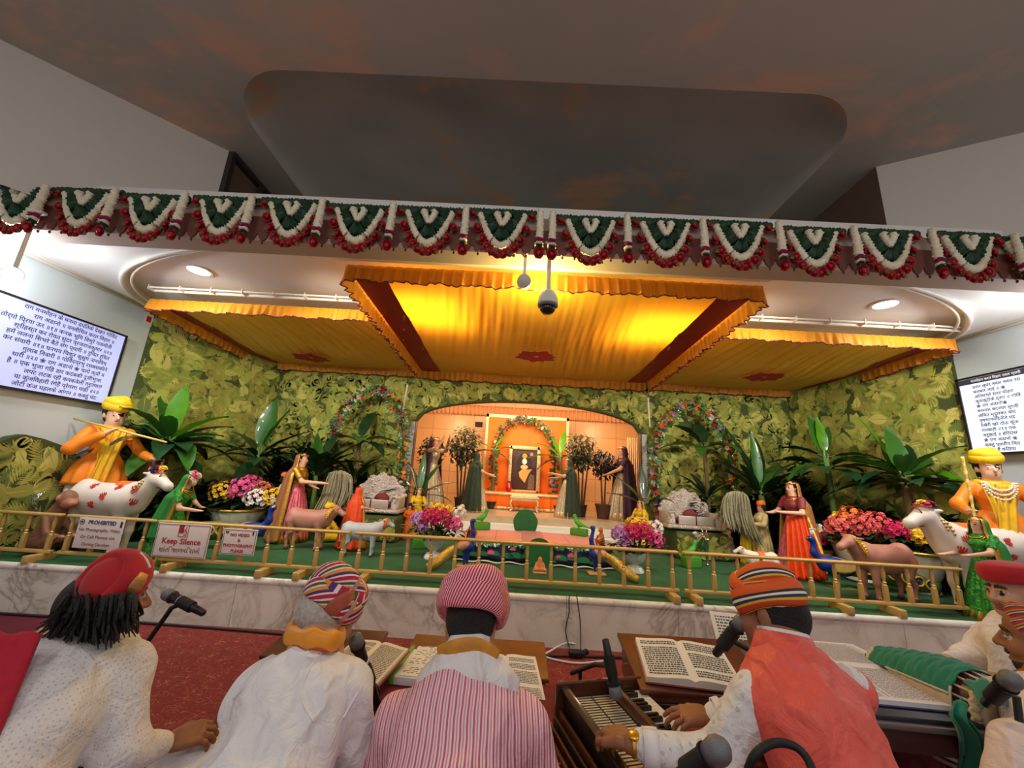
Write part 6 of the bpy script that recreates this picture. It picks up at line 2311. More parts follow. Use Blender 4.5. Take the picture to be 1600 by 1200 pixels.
# ================================================================== PLANTS, FLOWERS, FIGURES AND ANIMALS ON THE STAGE
G = lambda px, py: PZ(px, py, SH)
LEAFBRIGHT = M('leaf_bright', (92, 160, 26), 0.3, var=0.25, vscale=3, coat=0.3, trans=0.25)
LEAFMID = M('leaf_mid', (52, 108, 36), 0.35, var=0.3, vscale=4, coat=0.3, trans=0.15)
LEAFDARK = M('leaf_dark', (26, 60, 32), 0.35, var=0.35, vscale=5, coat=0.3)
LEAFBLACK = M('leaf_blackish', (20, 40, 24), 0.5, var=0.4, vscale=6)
STEMBROWN = M('stem_brown', (104, 86, 52), 0.8, var=0.3, vscale=10)
STEMGREEN = M('stem_green', (84, 116, 48), 0.6, var=0.2, vscale=8)
BARK = M('bark', (92, 68, 48), 0.85, var=0.3, vscale=20, bump=0.6, bscale=60)
SOILPOT = M('black_pot', (34, 30, 30), 0.5)
def plant(name, loc, H, leaves, label, stem=(0.04, 0.03), smat=None, stem_lean=(0, 0), pot=None, group='broad leaved plants on the stage', cat='plant'):
 """Broad-leaved plant. leaves: (azimuth, elevation, length, width, droop, material, height fraction)."""
 t = thing(name, loc, label, cat, group)
 top = V3((stem_lean[0], stem_lean[1], H))
 mb = MB()
 mb.tube(bez([(0, 0, 0), top * 0.5 + V3((0.02, 0, 0)), top], 5), [stem[0] + (stem[1] - stem[0]) * i / 10 for i in range(11)], 10)
 for k in range(4):
  a = k * 1.7
  mb.tube([top * 0.75, top + V3((0.03 * math.cos(a), 0.03 * math.sin(a), 0.05))], [stem[1] * .7, stem[1] * .3], 6)
 mb.build('stem', smat or STEMBROWN, t)
 by = {}
 for az, el, L, W, dr, m_, hf in leaves:
  a, e = math.radians(az), math.radians(el)
  d = V3((math.cos(a) * math.cos(e), math.sin(a) * math.cos(e), math.sin(e)))
  up = V3((0, 0, 1)) if abs(d.z) < 0.97 else V3((0, -1, 0.1))
  by.setdefault(m_.name, (m_, MB()))[1].leaf(top * hf, d, up if el < 80 else (0, -1, 0), L, W, dr, 9, 0.18, 0, 0.10, 0.15, 0.010)
 for nm, (m_, mb) in by.items():
  o = (mb if loc[1] > 6.1 else inwall(mb, loc)).build('foliage', m_, t)
  o['kind'] = 'stuff'
 if pot:
  mb = MB()
  r, h = pot
  mb.lathe([(r * .75, 0), (r, h), (r * 1.06, h), (r * 1.06, h - .02), (r * .95, h - .025), (1e-4, h - .03)], 20)
  mb.build('pot', SOILPOT, t, auto=40)
 return t
WL0, WL1, WR0, WR1 = V3((-4.46, 4.40, 0)), V3((-3.78, 6.02, 0)), V3((4.28, 6.02, 0)), V3((4.74, 4.05, 0))
def inwall(mb, loc, marg=0.035):
 """Keep foliage on the stage side of the walls."""
 loc = V3(loc)
 out = []
 for v in mb.v:
  p = V3(v) + loc
  for A_, B_ in ((WL0, WL1), (WR0, WR1)):
   u = (B_ - A_).normalized()
   n = V3((u.y, -u.x, 0))
   d = (p - A_).dot(n)
   if d < marg:
    p += n * (marg - d)
  p.y = min(p.y, 6.0 - marg)
  p.x = min(max(p.x, -4.42), 4.70)
  out.append(tuple(p - loc))
 mb.v = out
 return mb
def ring(n, el, L, W, dr, m_, hf, seed, a0=0, spread=360):
 r = random.Random(seed)
 return [(a0 + spread * i / n + r.uniform(-12, 12), el + r.uniform(-12, 12), L * r.uniform(0.8, 1.15), W * r.uniform(0.8, 1.1), dr * r.uniform(0.8, 1.2), m_, hf) for i in range(n)]
def shrub(name, loc, size, n, leaf, m_, label, seed, stems=5, group='dark shrubs behind the flower pots', cat='plant', arch=0.4):
 """Bushy plant of many arching twigs carrying leaves."""
 r = random.Random(seed)
 t = thing(name, loc, label, cat, group)
 sx, sy, sz = size
 mf, ms = MB(), MB()
 for i in range(n):
  a = r.uniform(0, 2 * PI)
  rr_ = r.random() ** 0.6
  end = V3((math.cos(a) * sx * rr_, math.sin(a) * sy * rr_, sz * r.uniform(0.25, 1.0) * (1 - 0.35 * rr_ ** 2)))
  root = V3((r.uniform(-.05, .05), r.uniform(-.05, .05), 0))
  mid_ = root.lerp(end, 0.5) + V3((0, 0, sz * arch * 0.4))
  pts = bez([root, mid_, end], 5)
  ms.tube(pts, [0.008 - 0.0006 * k for k in range(len(pts))], 4)
  for k in range(3, len(pts)):
   for s in (-1, 1):
    d = (pts[k] - pts[k - 1]).normalized()
    sd = d.cross(V3((0, 0, 1)))
    sd = sd.normalized() if sd.length > 1e-3 else V3((1, 0, 0))
    mf.leaf(pts[k], d * 0.6 + sd * s * 0.8 + V3((0, 0, r.uniform(-.2, .3))), (0, 0, 1), leaf[0] * r.uniform(.7, 1.2), leaf[1], 0.7, 4, 0.1)
 inwall(ms, loc).build('twigs', STEMBROWN, t)
 o = inwall(mf, loc).build('foliage', m_, t)
 o['kind'] = 'stuff'
 return t
def at(px, py, Y):
 p = PY(px, py, Y)
 return V3((p.x, Y, SH)), p.z - SH
B1, Md, Dk, Bk = LEAFBRIGHT, LEAFMID, LEAFDARK, LEAFBLACK
# left side
c, h = at(262, 692, 4.5)
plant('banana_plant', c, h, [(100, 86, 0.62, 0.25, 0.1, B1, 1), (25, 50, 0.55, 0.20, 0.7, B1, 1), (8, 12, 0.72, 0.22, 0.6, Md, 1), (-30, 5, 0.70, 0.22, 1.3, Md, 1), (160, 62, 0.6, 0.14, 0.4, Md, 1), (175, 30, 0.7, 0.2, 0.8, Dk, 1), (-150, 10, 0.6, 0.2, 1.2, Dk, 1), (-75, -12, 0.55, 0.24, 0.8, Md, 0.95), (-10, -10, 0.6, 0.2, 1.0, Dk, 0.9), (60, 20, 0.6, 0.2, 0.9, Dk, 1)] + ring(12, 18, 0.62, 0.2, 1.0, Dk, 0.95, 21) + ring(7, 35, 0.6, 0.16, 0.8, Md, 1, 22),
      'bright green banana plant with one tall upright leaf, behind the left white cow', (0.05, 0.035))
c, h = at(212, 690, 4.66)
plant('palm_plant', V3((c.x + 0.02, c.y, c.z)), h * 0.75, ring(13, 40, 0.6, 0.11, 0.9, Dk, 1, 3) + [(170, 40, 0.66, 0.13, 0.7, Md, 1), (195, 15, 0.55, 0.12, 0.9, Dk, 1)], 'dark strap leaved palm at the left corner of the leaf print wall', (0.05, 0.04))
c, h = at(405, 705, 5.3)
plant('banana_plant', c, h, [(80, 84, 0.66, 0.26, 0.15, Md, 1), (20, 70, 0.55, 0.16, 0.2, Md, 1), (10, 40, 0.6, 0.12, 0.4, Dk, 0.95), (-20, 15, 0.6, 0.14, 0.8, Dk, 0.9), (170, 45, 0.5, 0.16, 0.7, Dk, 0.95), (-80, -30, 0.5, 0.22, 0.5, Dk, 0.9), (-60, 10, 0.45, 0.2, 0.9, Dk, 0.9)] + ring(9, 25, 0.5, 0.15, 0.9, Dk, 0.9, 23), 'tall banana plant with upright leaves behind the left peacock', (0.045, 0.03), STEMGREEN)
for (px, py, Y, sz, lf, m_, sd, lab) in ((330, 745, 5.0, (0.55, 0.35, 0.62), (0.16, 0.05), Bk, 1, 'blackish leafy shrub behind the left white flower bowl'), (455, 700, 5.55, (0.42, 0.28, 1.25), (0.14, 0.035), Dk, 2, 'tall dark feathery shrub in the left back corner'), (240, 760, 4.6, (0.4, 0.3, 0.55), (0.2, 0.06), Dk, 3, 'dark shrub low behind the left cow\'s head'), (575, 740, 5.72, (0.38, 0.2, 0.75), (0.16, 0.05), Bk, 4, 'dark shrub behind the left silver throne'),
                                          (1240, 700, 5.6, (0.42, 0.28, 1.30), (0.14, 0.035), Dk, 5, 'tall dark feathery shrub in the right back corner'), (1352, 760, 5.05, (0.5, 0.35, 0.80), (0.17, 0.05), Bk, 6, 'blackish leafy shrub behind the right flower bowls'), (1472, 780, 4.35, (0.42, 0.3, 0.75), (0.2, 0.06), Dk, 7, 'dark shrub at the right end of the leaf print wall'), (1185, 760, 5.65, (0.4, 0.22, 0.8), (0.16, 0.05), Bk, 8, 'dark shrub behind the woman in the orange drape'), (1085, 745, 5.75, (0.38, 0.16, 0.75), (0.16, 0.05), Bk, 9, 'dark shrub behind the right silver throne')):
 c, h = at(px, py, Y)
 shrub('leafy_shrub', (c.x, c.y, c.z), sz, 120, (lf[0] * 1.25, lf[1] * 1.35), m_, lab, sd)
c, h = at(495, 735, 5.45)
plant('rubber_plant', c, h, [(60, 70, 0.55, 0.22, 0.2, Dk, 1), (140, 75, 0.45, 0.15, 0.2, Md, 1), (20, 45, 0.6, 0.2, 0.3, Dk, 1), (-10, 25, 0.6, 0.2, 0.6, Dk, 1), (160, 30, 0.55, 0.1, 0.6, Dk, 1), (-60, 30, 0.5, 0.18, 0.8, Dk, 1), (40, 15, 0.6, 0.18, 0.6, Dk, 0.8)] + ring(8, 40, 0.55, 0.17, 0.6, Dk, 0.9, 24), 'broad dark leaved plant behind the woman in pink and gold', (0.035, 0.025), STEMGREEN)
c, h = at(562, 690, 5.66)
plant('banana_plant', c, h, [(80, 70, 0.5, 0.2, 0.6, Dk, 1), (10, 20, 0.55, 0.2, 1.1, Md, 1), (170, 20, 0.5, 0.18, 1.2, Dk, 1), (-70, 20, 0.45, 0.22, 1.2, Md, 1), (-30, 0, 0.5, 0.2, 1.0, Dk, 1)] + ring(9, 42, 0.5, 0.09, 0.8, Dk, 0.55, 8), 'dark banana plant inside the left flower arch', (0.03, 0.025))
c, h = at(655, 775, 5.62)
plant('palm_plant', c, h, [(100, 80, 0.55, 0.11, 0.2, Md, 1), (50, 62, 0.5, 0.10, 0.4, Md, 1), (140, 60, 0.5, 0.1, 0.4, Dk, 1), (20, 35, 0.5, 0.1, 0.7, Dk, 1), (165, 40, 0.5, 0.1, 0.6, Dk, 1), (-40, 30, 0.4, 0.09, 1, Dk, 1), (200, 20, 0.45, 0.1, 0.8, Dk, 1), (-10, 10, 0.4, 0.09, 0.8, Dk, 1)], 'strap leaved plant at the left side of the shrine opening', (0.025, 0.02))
# right side
c, h = at(1008, 790, 5.62)
plant('palm_plant', c, h, [(95, 78, 0.5, 0.12, 0.2, Dk, 1), (40, 60, 0.42, 0.10, 0.4, Dk, 1), (150, 50, 0.5, 0.14, 0.4, Md, 1), (175, 25, 0.45, 0.13, 0.5, Dk, 1), (10, 25, 0.35, 0.1, 0.7, Dk, 1), (-60, 30, 0.4, 0.1, 1, Dk, 1)], 'strap leaved plant at the right side of the shrine opening', (0.025, 0.02))
c, h = at(1100, 700, 5.66)
plant('banana_plant', c, h, [(80, 65, 0.45, 0.2, 0.7, Dk, 1), (170, 15, 0.55, 0.2, 0.9, Md, 1), (185, 50, 0.5, 0.18, 0.9, Dk, 1), (5, 20, 0.5, 0.17, 1.1, Dk, 1), (-60, 15, 0.5, 0.2, 1.2, Md, 1), (-120, 5, 0.5, 0.2, 1.0, Md, 1)] + ring(8, 45, 0.5, 0.09, 0.8, Dk, 0.5, 9), 'dark banana plant inside the right flower arch', (0.03, 0.025))
c, h = at(1188, 765, 5.35)
plant('banana_plant', c, h, [(125, 68, 0.85, 0.20, 0.15, Dk, 1), (60, 65, 0.75, 0.18, 0.2, Dk, 1), (85, 84, 0.7, 0.14, 0.1, Md, 1), (30, 42, 0.6, 0.17, 0.4, Md, 1), (155, 45, 0.6, 0.16, 0.4, Dk, 1), (-30, 40, 0.5, 0.14, 0.8, Dk, 1)] + ring(8, 45, 0.6, 0.15, 0.5, Dk, 0.9, 25), 'banana plant with stiff upright leaves right of the right flower arch', (0.05, 0.035), STEMGREEN)
c, h = at(1290, 715, 5.0)
plant('banana_plant', c, h, [(110, 78, 0.5, 0.2, 0.2, Md, 1), (70, 80, 0.45, 0.14, 0.1, B1, 1), (40, 60, 0.45, 0.12, 0.3, Md, 1), (190, -10, 0.55, 0.2, 0.6, Md, 0.95), (-20, 15, 0.5, 0.16, 0.8, Dk, 1), (165, 25, 0.5, 0.16, 0.8, Dk, 1), (-90, -5, 0.5, 0.18, 0.9, Dk, 0.9)] + ring(9, 20, 0.5, 0.15, 0.9, Dk, 0.9, 26), 'banana plant left of the tall bright one on the right', (0.04, 0.03), STEMGREEN)
c, h = at(1411, 745, 4.5)
plant('banana_plant', c, h, [(120, 70, 0.68, 0.20, 0.2, B1, 1), (90, 82, 0.5, 0.24, 0.1, Md, 1), (60, 55, 0.55, 0.2, 0.5, Dk, 1), (15, 38, 0.75, 0.13, 0.5, Dk, 1), (-20, 12, 0.70, 0.22, 0.8, B1, 1), (165, 30, 0.6, 0.2, 0.7, Md, 1), (-50, -10, 0.55, 0.2, 0.8, Md, 0.95), (190, 10, 0.5, 0.18, 0.9, Dk, 1), (30, 5, 0.6, 0.2, 0.7, Dk, 0.95)] + ring(11, 15, 0.6, 0.19, 0.9, Dk, 0.92, 27) + ring(5, 40, 0.55, 0.16, 0.8, Md, 1, 28), 'bright banana plant with a long glossy leaf pointing right, behind the right cow', (0.05, 0.035))
# ---- flower arches
BLOOMS = [M('bloom_' + n, c, 0.6) for n, c in (('orange', (236, 128, 44)), ('red', (160, 26, 34)), ('lilac', (176, 140, 186)), ('yellow', (238, 190, 50)), ('white', (228, 220, 208)), ('pink', (222, 130, 138)))]
def bloom(mb, c, r, d, mi, seed):
 rr = random.Random(seed)
 F = frame(d, (0, 0.1, 1) if abs(V3(d).normalized().z) < 0.9 else (1, 0, 0))
 c = V3(c)
 n = 6
 for L, k in ((0, 1.0), (1, 0.6)):
  for i in range(n):
   a = 2 * PI * (i + L * .5) / n + rr.uniform(-.2, .2)
   s = 0.5
   vs = [c + F @ V3((0, 0.1 * r + 0.2 * r * L, 0)), c + F @ V3((math.cos(a - s) * r * k * .8, (0.35 + .25 * L) * r, math.sin(a - s) * r * k * .8)), c + F @ V3((math.cos(a) * r * k, (0.25 + .4 * L) * r, math.sin(a) * r * k)), c + F @ V3((math.cos(a + s) * r * k * .8, (0.35 + .25 * L) * r, math.sin(a + s) * r * k * .8))]
   mb.add(vs, [(0, 1, 2, 3)], mi)
def flower_arch(pxs, Y, label, seed, rad=0.06, fl=0.044, n=170, group='flower arches', base=SH):
 pts = [PY(x, y, Y) for x, y in pxs]
 pts = [V3((pts[0].x, Y, base))] + pts + [V3((pts[-1].x, Y, base))]
 t = thing('flower_arch', (sum(p.x for p in pts) / len(pts), Y, base), label, 'flower arch', group, absolute=True)
 cv = bez(pts, 8)
 r = random.Random(seed)
 mb = MB()
 mb.tube(cv, rad * 0.35, 6)
 mb.build('arch_frame', LEAFDARK, t)
 ml, mf = MB(), MB()
 L = [0]
 for a, b in zip(cv, cv[1:]):
  L.append(L[-1] + (b - a).length)
 for i in range(n * 2):
  s = L[-1] * (i + r.random()) / (n * 2)
  j = max(0, min(len(cv) - 2, int(np.searchsorted(L, s)) - 1))
  p = cv[j].lerp(cv[j + 1], (s - L[j]) / max(1e-6, L[j + 1] - L[j]))
  a = r.uniform(0, 2 * PI)
  o = V3((math.cos(a), -abs(r.uniform(0.2, 1)), math.sin(a))).normalized()
  if i % 2:
   bloom(mf, p + o * rad * r.uniform(.6, 1), fl * r.uniform(.7, 1.15), o, r.choice((0, 0, 1, 2, 3, 4, 5)), i)
  for k in range(2):
   a = r.uniform(0, 2 * PI)
   o2 = V3((math.cos(a), r.uniform(-.6, .4), math.sin(a))).normalized()
   ml.leaf(p + o2 * rad * .5, o2 + V3((0, 0, r.uniform(-.5, .5))), (0, -1, 0), rad * 1.4, rad * .6, 0.5, 3)
 o = ml.build('leaves', LEAFMID, t)
 o['kind'] = 'stuff'
 o = mf.build('blossoms', BLOOMS, t, smooth=False)
 o['kind'] = 'stuff'
 return t
flower_arch([(519, 760), (519, 705), (525, 663), (543, 636), (562, 620), (580, 612), (599, 609), (613, 627), (627, 652), (631, 693), (628, 740), (624, 772)], 5.72, 'arch of mixed silk flowers around the left silver throne', 1)
flower_arch([(1030, 812), (1026, 775), (1021, 712), (1032, 675), (1045, 656), (1062, 640), (1078, 632), (1108, 646), (1130, 680), (1142, 720), (1142, 762), (1138, 812)], 5.72, 'arch of mixed silk flowers around the right silver throne', 2)
# ---- bouquets
def bouquet(name, c, vessel, blobs, label, seed, group, vmats, foliage=LEAFDARK, fr=0.035, cat='flower arrangement'):
 """vessel(t) builds the pot; blobs: (dx, dy, dz, radius, material, n)."""
 t = thing(name, c, label, cat, group)
 ztop = vessel(t)
 r = random.Random(seed)
 ml = MB()
 ext = max(abs(b[0]) + b[3] for b in blobs)
 zm = min(b[2] for b in blobs)
 for i in range(130):
  a = r.uniform(0, 2 * PI)
  q = V3((math.cos(a) * ext * r.random(), math.sin(a) * ext * .6 * r.random(), ztop + (zm - ztop) * r.uniform(0.1, 1.1)))
  ml.leaf(q, (math.cos(a), math.sin(a) - .3, r.uniform(-.4, .8)), (0, 0, 1), 0.10, 0.05, 0.6, 4)
 for b in blobs:
  ml.tube([(b[0] * .3, b[1] * .3, ztop - .02), (b[0], b[1], b[2])], 0.008, 5)
 o = ml.build('foliage', foliage, t)
 o['kind'] = 'stuff'
 for bi, (dx, dy, dz, rad, m_, n) in enumerate(blobs):
  mb = MB()
  for i in range(n):
   zz = 1 - 1.5 * (i + .5) / n
   a = i * 2.39996
   q = V3((math.sqrt(max(0, 1 - zz * zz)) * math.cos(a), math.sqrt(max(0, 1 - zz * zz)) * math.sin(a), zz))
   bloom(mb, V3((dx, dy, dz)) + q * rad * r.uniform(.75, 1), fr * r.uniform(.8, 1.15), q + V3((0, -.2, 0)), 0, i + seed)
  mb.build('flower_head', m_, t, smooth=False)
 return t
PORC = M('white_porcelain', (228, 226, 220), 0.25)
GILT = M('gilt_rim', (206, 164, 70), 0.3, metal=0.7)
def bowl(r=0.26, h=0.26):
 def f(t):
  mb = MB()
  mb.lathe([(r * .55, 0), (r * .62, 0.02), (r * .5, h * .2), (r * .72, h * .45), (r * .95, h * .85), (r, h), (r * .92, h), (r * .85, h * .85), (1e-4, h * .8)], 32, fr=lambda a, k: 1 + 0.015 * math.cos(16 * a))
  mb.build('bowl', PORC, t, auto=50)
  mb = MB()
  mb.tube([(r * 1.0 * math.cos(a), r * 1.0 * math.sin(a), h) for a in [2 * PI * i / 40 for i in range(40)]], 0.016, 8, closed=True)
  mb.build('gilt_rim', GILT, t)
  return h
 return f
def urn(r=0.13, h=0.40):
 def f(t):
  mb = MB()
  mb.lathe([(r * .85, 0), (r * .85, 0.02), (r * .65, 0.05), (r * .32, h * .22), (r * .28, h * .36), (r * .5, h * .42), (r * .9, h * .58), (r, h * .8), (r * 1.12, h), (r * 1.0, h), (r * .9, h * .85), (1e-4, h * .8)], 32, fr=lambda a, k: 1 + 0.02 * math.cos(14 * a) * (1 if k > .5 else 0))
  mb.build('urn', PORC, t, auto=50)
  return h
 return f
FY, FP, FW_, FM, FR, FL, FC = [M('flower_' + n, c, 0.6, var=0.2, vscale=40) for n, c in (('yellow', (238, 196, 36)), ('pink', (226, 90, 156)), ('white', (234, 228, 226)), ('magenta', (196, 22, 92)), ('rust', (190, 100, 76)), ('lilac', (184, 130, 204)), ('coral', (226, 96, 100)))]
c, h = at(372, 795, 4.95)
c.z = SH
bouquet('flower_bowl', (c.x, c.y, SH), bowl(0.30, max(0.2, h)), [(-0.30, 0, h + .16, 0.13, FR, 26), (-0.16, -.12, h + .18, 0.13, FY, 30), (0.06, -.1, h + .22, 0.15, FP, 40), (0.02, 0.08, h + .28, 0.14, FP, 30), (0.30, -.05, h + .22, 0.12, FR, 24), (0.30, -.16, h + .14, 0.13, FW_, 30), (0.46, -.1, h + .16, 0.11, FY, 24)], 'white gilt bowl of yellow, pink and white flowers behind the left peacock', 3, 'gilt flower bowls', None)
c, h = at(1345, 850, 4.55)
bouquet('flower_bowl', (c.x, c.y, SH), bowl(0.27, max(0.18, h)), [(-0.22, 0, h + .16, 0.13, FC, 30), (-0.05, -.08, h + .18, 0.14, FC, 34), (0.12, -.1, h + .2, 0.15, FC, 36), (0.0, 0.08, h + .26, 0.14, BLOOMS[0], 26), (0.24, -.05, h + .14, 0.12, FR, 26), (-0.1, .1, h + .22, 0.1, FY, 18)], 'white gilt bowl of coral red flowers behind the right peacock', 5, 'gilt flower bowls', None)
c, h = at(1430, 862, 4.20)
bouquet('flower_bowl', (c.x, c.y, SH), bowl(0.23, max(0.16, h)), [(-0.18, -.02, h + .18, 0.10, FM, 28), (0.0, -.1, h + .14, 0.10, FY, 26), (0.04, 0, h + .22, 0.09, FY, 20), (0.17, -.04, h + .18, 0.10, FW_, 24), (0.26, 0, h + .14, 0.09, FP, 18)], 'white gilt bowl of magenta and yellow flowers beside the right cow\'s head', 7, 'gilt flower bowls', None)
c, h = at(1272, 858, 4.85)
bouquet('flower_bowl', (c.x, c.y, SH), bowl(0.17, max(0.16, h)), [(-0.08, -.03, h + .12, 0.09, FY, 20), (0.08, -.05, h + .12, 0.09, FM, 22), (0.0, 0.03, h + .2, 0.09, FY, 18), (0.10, 0.03, h + .20, 0.07, FW_, 16)], 'small white bowl of yellow and magenta flowers left of the right peacock', 9, 'gilt flower bowls', None)
uh = 0.17
for (px, py, Y, lab, sd) in ((676, 872, 4.42, 'white urn of magenta, lilac and yellow flowers left of the lotus pond', 11), (992, 893, 4.36, 'white urn of magenta, lilac and yellow flowers right of the lotus pond', 12)):
 c = G(px, py)
 hh = PY(px, 838 if px < 800 else 862, c.y).z - SH
 f = 1 if px < 800 else 1
 bouquet('flower_urn', (c.x, c.y, SH), urn(0.11, hh), [(-0.17, -.06, hh + .17, 0.085, FL, 26), (-0.05, -.08, hh + .19, 0.10, FM, 34), (0.07, -.07, hh + .19, 0.11, FM, 36), (0.0, 0.0, hh + .26, 0.09, FY, 22), (0.10, 0.03, hh + .25, 0.08, FY, 18), (0.20, -.04, hh + .13, 0.09, FP, 24), (0.24, .05, hh + .24, 0.08, FW_, 20), (-0.12, -.1, hh + .08, 0.06, FL, 12)], lab, sd, 'white flower urns', None, fr=0.03)
# ---- figures
SK1 = M('statue_skin', (226, 176, 148), 0.5)
SK2 = M('statue_skin_fair', (220, 180, 156), 0.45)
SK3 = M('statue_skin_warm', (204, 150, 118), 0.5)
STEYE = M('statue_eye', (30, 22, 20), 0.3)
STLIP = M('statue_lip', (176, 50, 60), 0.4)
def statue_body(t, h, skin, arms, top_open=True, tilt=0.0, res=0.011, seated_=False, lean=(0, 0), hs=0.66):
 """Arms: [(elbow, wrist, finger direction)] in fractions of h; faces +Y."""
 S = lambda p: (p[0] * h, p[1] * h, p[2] * h)
 hz = 0.925
 hx_, hy_ = lean
 F = eul(-tilt, 0, 0)
 s = h * hs
 H = V3(S((hx_, hy_, hz)))
 T = lambda x, y, z: tuple(H + F @ V3((x * s, y * s, z * s)))
 q = lambda r: tuple(x * s for x in r)
 P = [('e', T(0, -0.012, 0.03), q((0.074, 0.090, 0.088)), F, 0), ('e', T(0, 0.028, -0.045), q((0.056, 0.060, 0.072)), F, 0), ('c', T(0, 0.086, 0.005), T(0, 0.104, -0.024), 0.008 * s, 0.013 * s, 0, 0.012 * s),
         ('e', T(0, 0.084, -0.062), q((0.013, 0.009, 0.006)), F, 2, 0.004 * s)]
 for e in (-1, 1):
  P += [('e', T(e * 0.030, 0.078, 0.004), q((0.016, 0.010, 0.008)), F, 1, 0.003 * s), ('c', T(e * .046, .072, .03), T(e * .014, .082, .034), .005 * s, .006 * s, 1, .004 * s), ('e', T(e * 0.075, -0.008, -0.01), q((0.010, 0.020, 0.03)), F, 0, 0.01 * s)]
 nk, ch, wa = S((hx_ * .9, hy_ * .6, 0.84)), S((hx_ * .5, hy_ * .3, 0.74)), S((0, 0, 0.60))
 P += [('c', T(0, -0.02, -0.06), nk, 0.036 * s / .62 * .62, 0.034 * h * .9), ('c', nk, ch, 0.045 * h, 0.07 * h), ('c', ch, wa, 0.07 * h, 0.058 * h)]
 for e, a in zip((-1, 1), arms):
  sh_ = S((e * 0.105 + hx_ * .8, hy_ * .5, 0.80))
  el, wr, fd = S(a[0]), S(a[1]), V3(a[2]).normalized()
  P += [('c', sh_, el, 0.030 * h, 0.025 * h), ('c', el, wr, 0.025 * h, 0.017 * h)]
  w = V3(wr)
  nn = V3((0, 0.2, 1)) if abs(fd.z) < .8 else V3((0, 1, 0))
  nn = (nn - fd * nn.dot(fd)).normalized()
  tt = fd.cross(nn)
  P.append(('e', tuple(w + fd * 0.030 * h), (0.020 * h, 0.034 * h, 0.011 * h), frame(fd, nn), 0, 0.012 * h))
  for k in range(4):
   b0 = w + fd * 0.050 * h + tt * (0.014 - 0.0095 * k) * h
   P.append(('c', tuple(b0), tuple(b0 + fd * (0.030, 0.036, 0.032, 0.024)[k] * h + tt * (.004 - .003 * k) * h - nn * 0.008 * h), 0.0055 * h, 0.0042 * h, 0, 0.004 * h))
  b0 = w + fd * 0.015 * h + tt * 0.016 * h * -e
  P.append(('c', tuple(b0), tuple(b0 + (fd * .7 - tt * e * .7).normalized() * 0.036 * h), 0.0068 * h, 0.005 * h, 0, 0.004 * h))
 mb = sdf_mesh(P, res * h, 0.02 * h, pad=0.02 * h)
 mb.build('body', [skin, STEYE, STLIP], t)
 return H, F, s
def skirt(t, h, z0, r0, r1, m_, hem=None, pleats=22, name='skirt', sy=0.9, zb=0.0, off=(0, 0)):
 def fr(a, k):
  return 1 + (1 - k) * 0.09 * math.sin(pleats * a) + 0.02 * math.sin(3 * a + 1)
 prof = [(r1 * h * (1 - .0 * k) * (1 - u) + r0 * h * u + 0.02 * h * math.sin(PI * u), zb * h + (z0 - zb) * h * u) for k, u in [(0, i / 10) for i in range(11)]]
 mb = MB()
 mb.lathe(prof, pleats * 6, (off[0] * h, off[1] * h, 0), None, 0, fr, sy=sy)
 o = mb.build(name, m_, t)
 if hem:
  mb = MB()
  mb.lathe([(p[0] * 1.015, p[1]) for p in prof[:2]] + [(prof[1][0] * 1.015 * .5 + prof[2][0] * .5, (prof[1][1] + prof[2][1]) / 2)], pleats * 6, (off[0] * h, off[1] * h, 0), None, 0, fr, sy=sy)
  mb.build('hem_border', hem, t)
 return o
def veil(t, h, m_, H, s, length=0.08, spread=0.17, edge=None, a_half=115, head=0.115, seed=0, sh=0.155, name='veil'):
 """Cloth from the crown down the back."""
 n, m = 18, 40
 z1 = H.z + 0.115 * s
 def fn(u, v):
  a = math.radians(-90) + math.radians(a_half) * (2 * v - 1)
  z = z1 + (length * h - z1) * u
  k = u * (z1 - length * h) / h
  if k < 0.03:
   r = head * s * 1.0 * math.sqrt(max(0.02, k / 0.03)) * 0.9
  elif k < 0.16:
   r = head * s * (0.95 + 0.15 * (k - .03) / .13)
  elif k < 0.26:
   e = (k - 0.16) / 0.10
   r = head * s * 1.10 * (1 - e) + sh * h * e
  else:
   e = (k - 0.26) / max(0.01, (z1 / h - length) - 0.26)
   r = (sh + (spread - sh) * e) * h
  r *= 1 + 0.05 * math.sin(a * 14 + seed) * min(1, k * 3)
  cx = H.x * max(0, 1 - k * 2)
  cy = H.y * max(0, 1 - k * 2) - 0.01 * h
  return V3((cx + r * math.cos(a), cy + r * math.sin(a) * 0.85, z))
 mb = MB()
 mb.grid(fn, 34, m)
 o = mb.build(name, m_, t, solid=0.004)
 if edge:
  mb = MB()
  for v in (0.0, 1.0):
   mb.grid(lambda u, w: fn(u, abs(v - 0.07 * w)) * 1.0 + V3((0, 0.004 * h, 0)), 34, 2)
  mb.build('veil_border', edge, t, solid=0.006)
 return o
